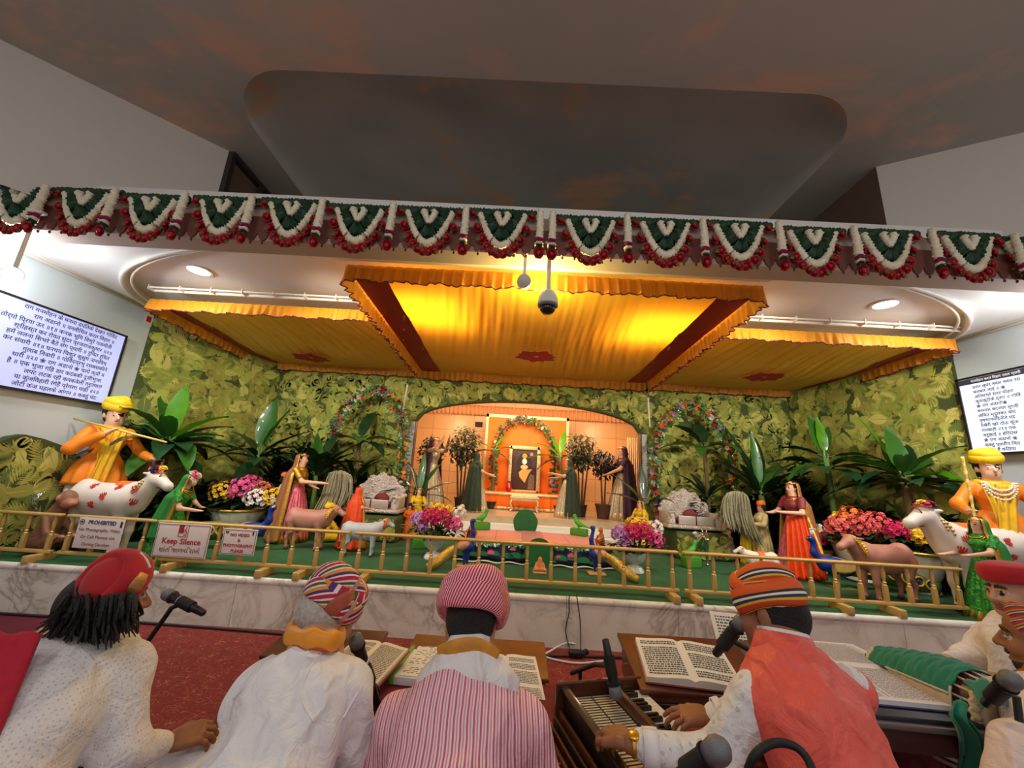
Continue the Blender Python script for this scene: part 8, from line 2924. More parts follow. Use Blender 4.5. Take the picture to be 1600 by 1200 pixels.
m2.grid(lambda u, v: V3(S(-0.12 + .2 * u, math.sin((v - .5) * 2.6) * .225, 0.68 + math.cos((v - .5) * 2.6) * .235)), 6, 12)
m2.build('blanket', ORANGEC, t, solid=0.01)
# seated brown monkey at the left rail
Ym = 3.60
p = PY(72, 850, Ym)
hh = PY(92, 762, Ym).z - SH
t = thing('monkey_statue', (p.x, Ym, SH), 'brown seated monkey figure behind the rail at the far left', 'monkey', rz=math.radians(-8))
S = lambda x, y, z: (x * hh, y * hh, z * hh)
MB_, MF = M('monkey_brown', (140, 96, 70), 0.6, var=0.15, vscale=8), M('monkey_face', (186, 124, 100), 0.6)
P = [('c', S(-.10, 0, .18), S(.0, 0, .58), .17 * hh, .12 * hh), ('e', S(.14, 0, .84), S(.125, .12, .135)), ('e', S(.19, 0, .80), S(.09, .10, .10), None, 1), ('e', S(.26, 0, .78), S(.055, .06, .05), None, 1), ('c', S(.0, 0, .6), S(.10, 0, .78), .10 * hh, .09 * hh)]
for s in (-1, 1):
 P += [('c', S(.02, s * .12, .56), S(.16, s * .15, .34), .055 * hh, .045 * hh), ('c', S(.16, s * .15, .34), S(.34, s * .08, .30), .045 * hh, .03 * hh), ('e', S(.37, s * .08, .30), S(.045, .03, .03), None, 1), ('c', S(-.10, s * .12, .14), S(.26, s * .16, .26), .10 * hh, .065 * hh), ('c', S(.26, s * .16, .26), S(.14, s * .14, .04), .055 * hh, .04 * hh), ('c', S(.14, s * .14, .035), S(.30, s * .14, .03), .035 * hh, .025 * hh), ('e', S(.13, s * .125, .86), S(.02, .02, .04), None, 1), ('e', S(.235, s * .04, .85), S(.014, .014, .012), None, 2, .003)]
P += [('c', S(-.22, 0, .10), S(-.42, .0, .04), .035 * hh, .028 * hh), ('c', S(-.42, 0, .04), S(-.60, -.05, .06), .028 * hh, .015 * hh)]
sdf_mesh(P, 0.014 * hh, 0.03 * hh).build('body', [MB_, MF, STEYE], t)
# ---- peacocks with long eyed trains
PEABLUE = M('peacock_blue', (22, 50, 140), 0.4, var=0.2, vscale=10)
PEAGOLD = M('peacock_wing', (196, 158, 92), 0.5, var=0.2, vscale=30)
PEATRAIN = M('peacock_train', (96, 104, 40), 0.55, var=0.25, vscale=16)
PEAEYE = M('train_eye', (186, 156, 70), 0.5)
def peacock(loc, rz, L, label, drop=0.0, group='long trained peacocks'):
 """Faces +X; the train runs to -X. L = length from breast to train tip."""
 t = thing('peacock_statue', loc, label, 'peacock', group, rz=math.radians(rz))
 S = lambda x, y, z: (x * L, y * L, z * L)
 P = [('e', S(.02, 0, .20), S(.17, .075, .085), eul(0, -12, 0)), ('c', S(.14, 0, .20), S(.22, 0, .32), .055 * L, .030 * L), ('c', S(.22, 0, .32), S(.215, 0, .42), .030 * L, .026 * L), ('e', S(.235, 0, .45), S(.036, .028, .03)), ('c', S(.26, 0, .45), S(.30, 0, .435), .012 * L, .004 * L, 1, .008), ('e', S(.245, .02, .457), S(.012, .012, .012), None, 1), ('e', S(.245, -.02, .457), S(.012, .012, .012), None, 1),
         ('c', S(.03, .03, .14), S(.04, .04, .01), .014 * L, .010 * L, 1), ('c', S(.03, -.03, .14), S(.04, -.04, .01), .014 * L, .010 * L, 1)]
 sdf_mesh(P, 0.012 * L, 0.03 * L).build('body', [PEABLUE, PEAGOLD], t)
 mb = MB()
 for i in range(5):
  a = (i - 2) * 0.22
  mb.tube([S(.225, 0, .475), S(.225 - .06 * math.cos(a) * .3 - .03 * (i - 2) * .4, .0, .475 + .075 * math.cos(a))], .003 * L, 4)
  mb.ell(S(.225 - .06 * math.cos(a) * .3 - .03 * (i - 2) * .4, 0, .475 + .078 * math.cos(a)), .009 * L, 6, 4)
 mb.build('crest', M('crest_white', (210, 210, 206), 0.5), t)
 for s in (-1, 1):
  mb = MB()
  mb.grid(lambda u, v: V3(S(.10 - .24 * u, s * (.078 + .012 * math.sin(u * PI)), .205 + .02 * u + (v - .5) * .13 * math.sin(PI * min(1, .15 + u * .85)) ** .7)), 14, 6)
  mb.build('wing', PEAGOLD, t, solid=0.01 * L)
 mb = MB()
 cv = bez([S(-.08, 0, .20), S(-.30, 0, .19), S(-.60, 0, .15 - drop * .4), S(-.86, 0, .10 - drop)], 8)
 mb.tube(cv, [(.055 + .045 * math.sin(PI * min(1, .15 + .7 * i / len(cv)))) * L for i in range(len(cv))], 12, flat=0.55, upv=(0, 0, 1))
 mb.build('train', PEATRAIN, t)
 for i in range(6):
  p = cv[6 + 3 * i]
  for s in (-1, 1):
   mb = MB()
   c0 = V3(p) + V3((0, s * .052 * L, .005 * L))
   mb.tube([c0 + V3((.040 * L * math.cos(a), s * .006 * L * abs(math.sin(a)), .042 * L * math.sin(a))) for a in [2 * PI * k / 20 for k in range(20)]], .008 * L, 6, closed=True)
   mb.ell(c0, (.017 * L, .010 * L, .019 * L), 10, 6, None, 1)
   mb.build('train_eye', [PEAEYE, PEABLUE], t)
 mb = MB()
 mb.rbox(S(0.0, 0, .004), S(.22, .16, .008), .002 * L)
 mb.build('base_plate', PEATRAIN, t, auto=40)
 return t
Yp = 4.25
p = PY(388, 812, Yp)
peacock((p.x, Yp, SH), 6, 0.95, 'blue peacock with a long eyed green train pointing left, behind the white signs')
p = PY(1310, 880, 4.20)
peacock((p.x, 4.20, SH), 172, 0.98, 'blue peacock with a long eyed green train pointing right, behind the pink calf', 0.02)
def pond_peacock(px, py, sg, label):
 c = G(px, py)
 t = thing('peacock_statue', c, label, 'peacock', 'golden tailed peacocks at the pond', rz=0)
 k = 0.34
 S = lambda x, y, z: (x * k * sg, y * k, z * k)
 P = [('e', S(.0, 0, .55), (.22 * k, .15 * k, .17 * k)), ('c', S(-.10, 0, .60), S(-.16, 0, .95), .10 * k, .06 * k), ('c', S(-.16, 0, .95), S(-.10, 0, 1.22), .06 * k, .05 * k), ('e', S(-.12, 0, 1.28), (.075 * k, .055 * k, .06 * k)), ('c', S(-.18, 0, 1.28), S(-.27, 0, 1.24), .022 * k, .008 * k, 1),
         ('c', S(-.03, .05, .45), S(-.04, .06, .06), .07 * k, .03 * k), ('c', S(.03, -.05, .45), S(.04, -.06, .06), .07 * k, .03 * k)]
 sdf_mesh(P, 0.02 * k, 0.05 * k).build('body', [PEABLUE, PEAGOLD], t)
 mb = MB()
 mb.ell(S(.10, -.02, .58), (.24 * k, .17 * k, .15 * k), 14, 8, eul(0, 20 * sg, 0))
 mb.build('wing', M('wing_copper', (196, 132, 96), 0.45, var=0.3, vscale=40), t)
 mb = MB()
 cv = bez([S(.14, -.02, .56), S(.45, -.15, .42), S(.72, -.45, .20), S(.95, -.80, .10)], 8)
 mb.tube(cv, [(.085 + .06 * math.sin(PI * i / len(cv)) + .012 * (i % 2)) * k for i in range(len(cv))], 12, flat=0.6)
 mb.build('train', M('train_gold', (186, 156, 72), 0.35, metal=0.5, var=0.35, vscale=40, bump=0.8, bscale=50), t)
 mb = MB()
 mb.rbox((0, 0, 0.012), (0.17, 0.12, 0.024), 0.008)
 mb.build('base_slab', M('slab_tan', (196, 150, 90), 0.5), t, auto=40)
 return t
pond_peacock(727, 886, -1, 'blue peacock with a golden tail at the left front of the lotus pond')
pond_peacock(932, 898, 1, 'blue peacock with a golden tail at the right front of the lotus pond')
# ---- lotus pond
zp = PY(740, 845, 4.42).z
x0, x1 = PY(712, 850, 4.42).x, PY(955, 862, 4.42).x
t = thing('lotus_pond', ((x0 + x1) / 2, 4.8, SH), 'pond table with pink top and painted lotus front in the middle of the stage', 'pond')
w = x1 - x0
hp_ = zp - SH
def pinktile():
 m, n = newmat('pink_tiles')
 v = n.coord('Object')
 b = n.n('ShaderNodeTexBrick')
 b.offset = 0
 n.l(v, b.inputs['Vector'])
 b.inputs['Color1'].default_value = (*srgb(236, 160, 152), 1)
 b.inputs['Color2'].default_value = (*srgb(232, 152, 146), 1)
 b.inputs['Mortar'].default_value = (*srgb(196, 120, 116), 1)
 b.inputs['Scale'].default_value = 1
 b.inputs['Mortar Size'].default_value = 0.006
 b.inputs['Brick Width'].default_value = 0.42
 b.inputs['Row Height'].default_value = 2.0
 wv_ = n.n('ShaderNodeTexWave')
 wv_.inputs['Scale'].default_value = 14
 n.l(v, wv_.inputs['Vector'])
 n.l(n.mix(n.math('MULTIPLY', wv_.outputs[1], 0.15), b.outputs[0], srgb(250, 190, 180)), n.b.inputs['Base Color'])
 n.b.inputs['Roughness'].default_value = 0.35
 return m
yb = 5.40 - 4.8
yf = 4.42 - 4.8
mb = MB()
mb.rbox((0, (yf + yb) / 2, hp_ - 0.01), (w - 0.04, yb - yf, 0.02), 0.008)
mb.build('pink_top', pinktile(), t, auto=40)
mb = MB()
mb.box((0, (yf + yb) / 2, (hp_ - 0.02) / 2), (w - 0.06, yb - yf - 0.04, hp_ - 0.02))
mb.build('base_box', M('pond_green', (30, 96, 50), 0.7), t, smooth=False)
mb = MB()
mb.rbox((0.02, (yf + yb) / 2, hp_ + 0.004), (0.26, (yb - yf) * 0.98, 0.012), 0.004)
mb.build('pink_slab', M('mauve_slab', (206, 140, 146), 0.3), t, auto=40)
mb = MB()
mb.grid(lambda u, v: V3((-w / 2 + w * u, yf - 0.012 - 0.008 * math.sin(u * 50), hp_ - 0.015 - (hp_ - 0.035) * v)), 90, 4)
mb.build('front_cloth', M('night_pond', (22, 34, 70), 0.6, var=0.5, vscale=9), t, solid=0.004)
mb = MB()
mb.grid(lambda u, v: V3((-w / 2 - .01 + (w + .02) * u, yf - 0.03 - .05 * v, 0.012 + 0.008 * math.sin(u * 40))), 60, 3)
mb.build('white_border', M('white_hem', (222, 224, 228), 0.6), t, solid=0.004)
LOTP, LOTG = M('lotus_pink', (232, 96, 150), 0.5), M('pad_green', (44, 128, 84), 0.5)
r = random.Random(3)
for k in range(14):
 x = -w / 2 + 0.08 + (w - 0.16) * k / 13 + r.uniform(-.02, .02)
 z = hp_ * r.uniform(0.16, 0.35)
 mb = MB()
 rad = r.uniform(0.05, 0.08)
 n_ = 14
 mb.add([(x, yf - 0.026, z)] + [(x + rad * math.cos(PI * i / n_), yf - 0.026, z + rad * .75 * math.sin(PI * i / n_)) for i in range(n_ + 1)], [(0, i + 2, i + 1) for i in range(n_)])
 for i in range(0, n_, 2):
  mb.tube([(x, yf - 0.028, z), (x + rad * .9 * math.cos(PI * i / n_), yf - 0.028, z + rad * .68 * math.sin(PI * i / n_))], 0.0018, 4)
 mb.build('lily_pad', LOTG, t, smooth=False)
for k, (fx, fz, s_) in enumerate(((-0.27, .42, .05), (-.13, .66, .04), (-.03, .68, .035), (.16, .42, .035), (.24, .5, .05), (.38, .5, .035), (-.42, .6, .035))):
 mb = MB()
 x, z = fx * w, fz * hp_
 for i in range(7):
  a = PI * (i + .5) / 7
  d = V3((math.cos(a), 0, math.sin(a)))
  sd = V3((-d.z, 0, d.x))
  o_ = V3((x, yf - 0.030 - .0008 * abs(i - 3), z))
  mb.add([o_, o_ + d * s_ * .55 + sd * s_ * .17, o_ + d * s_, o_ + d * s_ * .55 - sd * s_ * .17], [(0, 1, 2, 3)])
 mb.build('painted_lotus', LOTP, t, smooth=False)
# leaf fringe along the front edge
ml = MB()
for i in range(150):
 x = -w / 2 + w * (i + r.random()) / 150
 ml.leaf((x, yf - 0.02, hp_ - 0.01), (r.uniform(-.8, .8), -.5, r.uniform(-.8, .5)), (0, -1, .3), 0.05, 0.024, 0.5, 3, mi=r.choice((0, 0, 1)))
o = ml.build('leaf_fringe', [LOTG, M('fringe_white', (206, 214, 206), 0.5)], t)
o['kind'] = 'stuff'
# round green lotus leaf backings
for (px, py, rpx, Y, lab, g) in ((821, 817, 18, 5.46, 'round green lotus leaf board behind the pink pond top', 1), (842, 866, 21, 4.30, 'round green lotus leaf board before the pond front with a tiny figure', 0)):
 p = PY(px, py, Y)
 rad = rpx * Y / 605
 t = thing('lotus_leaf_board', (p.x, Y, SH), lab, 'board', 'round lotus leaf boards')
 zc = p.z - SH
 rad = max(rad, 0.02)
 mb = MB()
 mb.prism([(rad * math.cos(a) * (1 + .02 * math.sin(7 * a)), max(-zc, rad * 1.05 * math.sin(a)) + zc) for a in [2 * PI * i / 40 for i in range(40)]], 0.02, Matrix(((1, 0, 0, 0), (0, 0, -1, 0.01), (0, 1, 0, 0), (0, 0, 0, 1))))
 if zc > rad:
  mb.box((0, 0.02, (zc - rad * .5) / 2), (0.03, 0.012, zc - rad * .5))
 mb.build('leaf_disc', M('lotus_board_green', (22, 96, 44), 0.6, var=0.2, vscale=14), t, smooth=False)
c = G(843, 896)
t = thing('seated_figurine', (c.x, c.y, SH), 'tiny orange seated figurine on a slab before the round green board', 'figurine')
mb = MB()
mb.rbox((0, 0, 0.010), (0.13, 0.08, 0.02), 0.006)
mb.build('base_slab', M('slab_tan', (196, 150, 90), 0.5), t, auto=40)
sdf_mesh([('e', (0, 0, .125), (.020, .022, .024)), ('c', (0, 0, .10), (0, 0, .045), .024, .032), ('c', (-.02, 0, .04), (.05, -.02, .036), .02, .016), ('c', (.02, 0, .04), (-.05, -.02, .036), .02, .016), ('c', (-.03, 0, .09), (-.045, -.015, .055), .012, .009), ('c', (.03, 0, .09), (.045, -.015, .055), .012, .009)], 0.005, 0.012).build('body', M('idol_orange', (214, 130, 76), 0.5, var=0.2, vscale=40), t)
# orange monkeys on the pond corners
OM = M('orange_fur', (196, 112, 48), 0.6, var=0.15, vscale=12)
for px, pyt, pyb, Y, rz, lab in ((735, 806, 838, 4.52, -30, 'orange monkey figure sitting at the left corner of the pond'), (940, 818, 850, 4.52, 205, 'orange monkey figure sitting at the right corner of the pond')):
 p = PY(px, pyb, Y)
 hh = PY(px, pyt, Y).z - p.z
 t = thing('monkey_figure', (p.x, Y, zp + 0.001), lab, 'monkey', 'orange pond monkeys', rz=math.radians(rz))
 S = lambda x, y, z: (x * hh, y * hh, z * hh)
 P = [('c', S(-.06, 0, .16), S(0, 0, .55), .15 * hh, .11 * hh), ('e', S(.05, 0, .83), S(.12, .11, .13)), ('e', S(.14, 0, .79), S(.07, .07, .06)), ('c', S(0, 0, .6), S(.04, 0, .75), .09 * hh, .08 * hh)]
 for s in (-1, 1):
  P += [('c', S(0, s * .13, .58), S(.16, s * .15, .42), .05 * hh, .045 * hh), ('c', S(.16, s * .15, .42), S(.24, s * .03, .55), .045 * hh, .035 * hh), ('c', S(-.06, s * .12, .12), S(.26, s * .14, .34), .09 * hh, .06 * hh), ('c', S(.26, s * .14, .34), S(.2, s * .12, .04), .055 * hh, .04 * hh), ('c', S(.2, s * .12, .035), S(.34, s * .12, .03), .035 * hh, .03 * hh)]
 sdf_mesh(P, 0.02 * hh, 0.03 * hh).build('body', OM, t)
# green parrots on green blocks
PARROT = M('parrot_green', (62, 168, 36), 0.45, var=0.15, vscale=20)
for px, py, pyb, Y, rz, lab in ((752, 800, 822, 5.30, 25, 'green parrot on a green block at the left back of the pond'), (905, 818, 832, 5.30, 150, 'green parrot on a green block at the right back of the pond'), (1080, 855, 876, 4.75, 20, 'green parrot on a green block left of the silver cow figurine'), (660, 832, 848, 4.9, 200, 'green parrot low beside the left flower urn')):
 p = PY(px, pyb, Y)
 pz = PY(px, py, Y).z
 base = zp + 0.001 if 5.2 < Y < 5.4 and 700 < px < 950 else SH
 hb = max(0.05, p.z - base + 0.05)
 t = thing('parrot_figure', (p.x, Y, base), lab, 'parrot', 'green parrots', rz=math.radians(rz))
 mb = MB()
 mb.rbox((0, 0, hb / 2), (0.22, 0.10, hb), 0.012)
 mb.build('block', M('block_green', (66, 140, 30), 0.6), t, auto=40)
 k = 0.30
 S = lambda x, y, z: (x * k, y * k, hb + z * k)
 P = [('e', S(.02, 0, .20), (.20 * k, .11 * k, .12 * k), eul(0, -30, 0)), ('c', S(.14, 0, .28), S(.20, 0, .46), .085 * k, .07 * k), ('e', S(.21, 0, .50), (.085 * k, .07 * k, .075 * k)), ('c', S(.28, 0, .50), S(.31, 0, .43), .03 * k, .012 * k, 1, .01), ('c', S(-.12, 0, .16), S(-.46, 0, .06), .07 * k, .025 * k), ('c', S(.02, .04, .1), S(.04, .05, .0), .025 * k, .02 * k), ('c', S(.02, -.04, .1), S(.04, -.05, .0), .025 * k, .02 * k)]
 sdf_mesh(P, 0.02 * k, 0.04 * k).build('body', [PARROT, M('beak_red', (190, 50, 40), 0.4)], t)
# ---- silver thrones on leaf print stands
SILV = M('carved_silver', (222, 212, 206), 0.32, metal=0.4, var=0.3, vscale=60, bump=1.0, bscale=70, bdist=0.02)
for nm, xa, xb, ypx, Y, lab in (('L', 542, 628, 797, 5.35, 'left'), ('R', 1035, 1122, 823, 5.45, 'right')):
 a, b = PY(xa, ypx, Y), PY(xb, ypx + 5, Y)
 w = b.x - a.x
 zc = a.z - SH
 cx = (a.x + b.x) / 2
 t = thing('leaf_print_stand', (cx, Y, SH), 'low stand wrapped in leaf print cloth under the %s silver throne' % lab, 'stand', 'leaf print stands')
 mb = MB()
 mb.rbox((0.05, -0.02, zc / 2 - .01), (w * .92, 0.46, zc - .02), 0.04)
 hz_ = zc
 leaf_print(mb, (-w * .46 + .05, -0.251, 0.01), (1, 0, 0), (0, 0, 1), w * .92, zc - .05, 70, 8, size=0.6)
 mb.build('stand_body', LEAFM, t, smooth=False)
 t = thing('silver_throne', (cx, Y, SH + zc), 'ornate silver throne with scrolled back on the %s leaf print stand' % lab, 'throne', 'silver thrones')
 mb = MB()
 mb.rbox((0, 0, 0.03), (w, 0.42, 0.05), 0.015)
 for i in range(30):
  mb.ell((-w / 2 + w * (i + .5) / 30, -0.212, 0.03), 0.016, 6, 4)
 mb.build('seat_platform', SILV, t, auto=40)
 mb = MB()
 n = 26
 Wb = w * 0.46
 top = lambda u: 0.16 + 0.25 * math.cos(PI * u / 2) ** 0.8 + 0.02 * math.cos(u * 14)
 mb.prism([(-Wb, 0.0)] + [(Wb * (-1 + 2 * i / n), top(-1 + 2 * i / n)) for i in range(n + 1)] + [(Wb, 0.0)], 0.05, Matrix(((1, 0, 0, 0), (0, 0, -1, 0.19), (0, 1, 0, 0.055), (0, 0, 0, 1))))
 r = random.Random(4)
 for i in range(n + 1):
  u = -1 + 2 * i / n
  mb.ell((Wb * u, 0.165, 0.055 + top(u)), (0.03, 0.03, 0.03), 8, 5)
 for k in range(70):
  u = r.uniform(-.9, .9)
  z = r.uniform(0.05, 0.95) * top(u)
  mb.tube([(Wb * u + .03 * math.cos(a) * (1 - a / 9), 0.135, 0.055 + z + .03 * math.sin(a) * (1 - a / 9)) for a in [i * .6 for i in range(9)]], 0.008, 5)
 mb.build('scrolled_back', SILV, t, auto=50)
 for s in (-1, 1):
  mb = MB()
  mb.rbox((s * (w / 2 - .06), -0.02, 0.13), (0.10, 0.34, 0.16), 0.03)
  mb.tube([(s * (w / 2 - .06), -0.19, 0.14 + .0), (s * (w / 2 - .03), -0.2, 0.20), (s * (w / 2 - .1), -0.2, 0.22), (s * (w / 2 - .12), -.2, .16)], 0.016, 6)
  mb.build('arm_rest', SILV, t, auto=50)
 for s in (-1, 1):
  mb = MB()
  mb.rbox((s * w * .16, -0.19, 0.115), (w * .30, 0.02, 0.11), 0.008)
  mb.build('front_panel', M('silver_panel', (206, 196, 190), 0.35, metal=0.5, bump=0.5, bscale=40), t, auto=40)
 mb = MB()
 mb.ell((0, 0.02, 0.10), (w * .30, 0.13, 0.05), 14, 8)
 mb.ell((0.05, 0.08, 0.17), (w * .14, 0.05, 0.07), 12, 7)
 mb.build('cushion', M('wine_cushion', (120, 40, 50), 0.7), t)
# ---- leaf print mound and foil at the far left
pts = [(0, 690), (20, 682), (40, 679), (70, 686), (100, 697), (130, 716), (150, 735), (165, 752), (178, 778)]
prof = [PX(x, y, -4.38) for x, y in pts]
t = thing('leaf_print_mound', (-4.33, 3.8, SH), 'mound covered in leaf print cloth against the left wall behind the boy with the flute', 'mound', absolute=True)
mb = MB()
ys = [3.0] + [p.y for p in prof] + [prof[-1].y + 0.02]
zs = [prof[0].z - 0.05] + [p.z for p in prof] + [SH]
ring_f = [(-4.38, y, z) for y, z in zip(ys, zs)]
ring_b = [(-4.455, y, z) for y, z in zip(ys, zs)]
n = len(ring_f)
mb.add(ring_f + [(-4.38, 3.0, SH)] + ring_b + [(-4.455, 3.0, SH)], [tuple(range(n + 1)), tuple(reversed(range(n + 1, 2 * n + 2)))] + [(i, i + n + 1, i + n + 2, i + 1) for i in range(n)])
yz = lambda y: float(np.interp(y, ys, zs))
leaf_print(mb, (-4.378, 3.0, SH), (0, 1, 0), (0, 0, 1), prof[-1].y - 3.0, 1.5, 330, 31, lambda x, y: y + SH < yz(3.0 + x) - 0.01, size=0.85)
mb.build('mound_cloth', LEAFM, t, smooth=False)
FOIL = M('silver_foil', (206, 206, 210), 0.22, metal=0.85, bump=1.0, bscale=40, bdist=0.02)
c = PY(20, 800, 3.75)
t = thing('foil_sheet', (c.x, c.y, SH), 'crumpled silver foil sheet beside the monkey figure at the far left', 'foil', absolute=True)
mb = MB()
rr = random.Random(2)
pa = [PY(-40, 800, 3.80), PY(0, 788, 3.78), PY(30, 782, 3.76), PY(55, 772, 3.74), PY(70, 768, 3.72)]
cv = bez(pa, 8)
m = len(cv)
nz = [[rr.uniform(-.02, .02) for _ in range(9)] for _ in range(m)]
mb.grid(lambda u, v: V3((cv[int(u * (m - 1))].x, cv[int(u * (m - 1))].y - 0.05 + 0.10 * abs(v - .35) + nz[int(u * (m - 1))][int(v * 8)], cv[int(u * (m - 1))].z - (cv[int(u * (m - 1))].z - SH - .01) * v * (0.45 if u > .6 else 1))), m - 1, 8)
mb.build('foil', FOIL, t, solid=0.004)
# ================================================================== SHRINE ROOM
SZ = 0.65
OFAB = M('orange_cloth_wall', (250, 116, 6), 0.6, var=0.06, vscale=5, bump=0.2, bscale=20)
BROC = M('silver_brocade', (214, 190, 150), 0.35, metal=0.5, var=0.45, vscale=90, bump=0.8, bscale=120)
YB = 7.62
x0, x1 = PY(757, 700, YB).x, PY(888, 700, YB).x
zt = PY(820, 650, YB).z
t = thing('orange_backdrop', ((x0 + x1) / 2, YB, SZ), 'bright orange cloth backdrop with brocade border behind the framed picture', 'backdrop', absolute=True)
mb = MB()
mb.rbox(((x0 + x1) / 2, YB, (SZ + zt) / 2), (x1 - x0, 0.04, zt - SZ), 0.008)
mb.build('cloth_panel', OFAB, t, auto=40)
for c, s in ((((x0 + x1) / 2, YB - .025, zt - .03), (x1 - x0, .012, .06)), ((x0 + .025, YB - .025, (SZ + zt) / 2), (.05, .012, zt - SZ)), ((x1 - .025, YB - .025, (SZ + zt) / 2), (.05, .012, zt - SZ))):
 mb = MB()
 mb.box(c, s)
 mb.build('border_strip', BROC, t, smooth=False)
# altar table
xa, xb = -0.50, 0.93
za = 0.955
t = thing('altar_table', ((xa + xb) / 2, 7.38, SZ), 'low altar table draped in orange cloth with brocade borders', 'table')
w = xb - xa
mb = MB()
mb.rbox((0, 0, za - SZ - .012), (w, 0.38, 0.024), 0.006)
mb.build('table_top', OFAB, t, auto=40)
mb = MB()
mb.grid(lambda u, v: V3((-w / 2 + w * u, -.195 - .012 * math.sin(u * 70) * v, (za - SZ) * (1 - v) + .004)), 90, 4)
for s in (-1, 1):
 mb.grid(lambda u, v: V3((s * (w / 2 + .002), -.19 + .38 * u, (za - SZ) * (1 - v) + .004)), 6, 4)
mb.build('cloth_skirt', OFAB, t, solid=0.004)
for z, h_ in ((za - SZ - .035, .05), (.03, .05)):
 mb = MB()
 mb.grid(lambda u, v: V3((-w / 2 + w * u, -.205 - .012 * math.sin(u * 70) * (1 - z / .3), z + h_ * (v - .5))), 90, 1)
 mb.build('brocade_band', BROC, t, solid=0.006)
# framed picture
fx0, fx1 = -0.04, 0.50
t = thing('framed_picture', ((fx0 + fx1) / 2, 7.52, za), 'dark picture with a yellow draped form in a wide silver frame on the altar', 'picture')
fw, fh = fx1 - fx0, 1.81 - za
mb = MB()
mb.rbox((0, 0.012, fh / 2), (fw, 0.03, fh), 0.006)
mb.build('backing', M('picture_ground', (62, 38, 32), 0.5, var=0.5, vscale=26), t, auto=40)
for c, s in (((0, fh - .035), (fw + .04, .07)), ((0, .02), (fw + .04, .04)), ((-fw / 2, fh / 2), (.06, fh)), ((fw / 2, fh / 2), (.07, fh))):
 mb = MB()
 mb.rbox((c[0], -.012, c[1]), (s[0], .035, s[1]), .008)
 mb.build('frame_rail', BROC, t, auto=40)
def flatshape(pts, y, th=0.004):
 m = MB()
 m.prism(pts, th, Matrix(((1, 0, 0, 0), (0, 0, -1, y), (0, 1, 0, 0), (0, 0, 0, 1))))
 return m
ov = lambda cx, cz, rx, rz, n=22: [(cx + rx * math.cos(2 * PI * i / n), cz + rz * math.sin(2 * PI * i / n)) for i in range(n)]
for nm, pts, m_, y in (('dark_oval', ov(0, fh * .56, .15, .25), M('pic_dark', (40, 26, 26), .6), -.004), ('draped_form', [(-.10, fh * .42), (-.03, fh * .50), (.05, fh * .49), (.15, fh * .50), (.09, fh * .40), (.02, fh * .20), (-.08, fh * .32)], M('pic_gold', (226, 168, 84), .5, var=.15, vscale=30), -.009),
                       ('halo_disc', ov(0, fh * .66, .045, .055), M('pic_white', (228, 226, 232), .5), -.012), ('top_form', ov(0, fh * .78, .045, .05), M('pic_amber', (214, 146, 60), .5), -.010), ('pale_lines', ov(0, fh * .54, .07, .04), M('pic_cream', (226, 190, 140), .5), -.006), ('pink_spot', ov(.13, fh * .82, .03, .035), M('pic_pink', (222, 130, 140), .5), -.009), ('grey_patch', [(.08, .05), (.2, .05), (.2, fh * .36), (.12, fh * .4), (.08, fh * .25)], M('pic_grey', (104, 88, 78), .6, var=.3, vscale=40), -.007)):
 flatshape(pts, y).build(nm, m_, t, smooth=False)
# red glass and stool
c = PY(795, 762, 7.30)
t = thing('red_vase', (c.x, 7.30, za), 'small round red vase on the left of the altar table', 'vase')
mb = MB()
mb.lathe([(.03, 0), (.05, .03), (.06, .07), (.045, .11), (.035, .12), (.042, .135)], 20)
mb.build('vase_body', M('ruby', (176, 16, 30), .15, coat=.6), t)
mb = MB()
for i in range(6):
 bloom(mb, (.03 * math.cos(i), .03 * math.sin(i), .15 + .01 * (i % 3)), .03, (math.cos(i), math.sin(i), 1), 0, i)
mb.build('rose_heads', ROSE, t, smooth=False)
c = PZ(818, 797, SZ)
t = thing('silver_stool', (0.24, 6.98, SZ), 'small silver stool with curved legs before the altar table', 'stool')
mb = MB()
mb.rbox((0, 0, .235), (.50, .26, .03), .01)
mb.rbox((0, 0, .205), (.47, .23, .04), .006)
mb.build('seat', BROC, t, auto=40)
mb = MB()
mb.rbox((0, 0, .262), (.46, .22, .03), .012)
mb.build('cushion', M('ivory_brocade', (226, 206, 176), .6, var=.2, vscale=60), t, auto=40)
for sx in (-1, 1):
 for sy in (-1, 1):
  mb = MB()
  mb.tube(bez([(sx * .21, sy * .10, .20), (sx * .235, sy * .115, .13), (sx * .205, sy * .10, .06), (sx * .235, sy * .115, 0.012)], 4), [.022, .021, .02, .018, .017, .016, .015, .015, .014, .014, .014, .016, .018], 8)
  mb.build('leg', BROC, t)
flower_arch([(770, 762), (771, 735), (772, 712), (779, 684), (790, 666), (805, 658), (822, 656), (842, 663), (858, 680), (866, 712), (866, 738), (864, 766)], 7.46, 'arch of cream and red flowers in front of the orange backdrop', 5, 0.06, 0.045, 80, base=SZ)
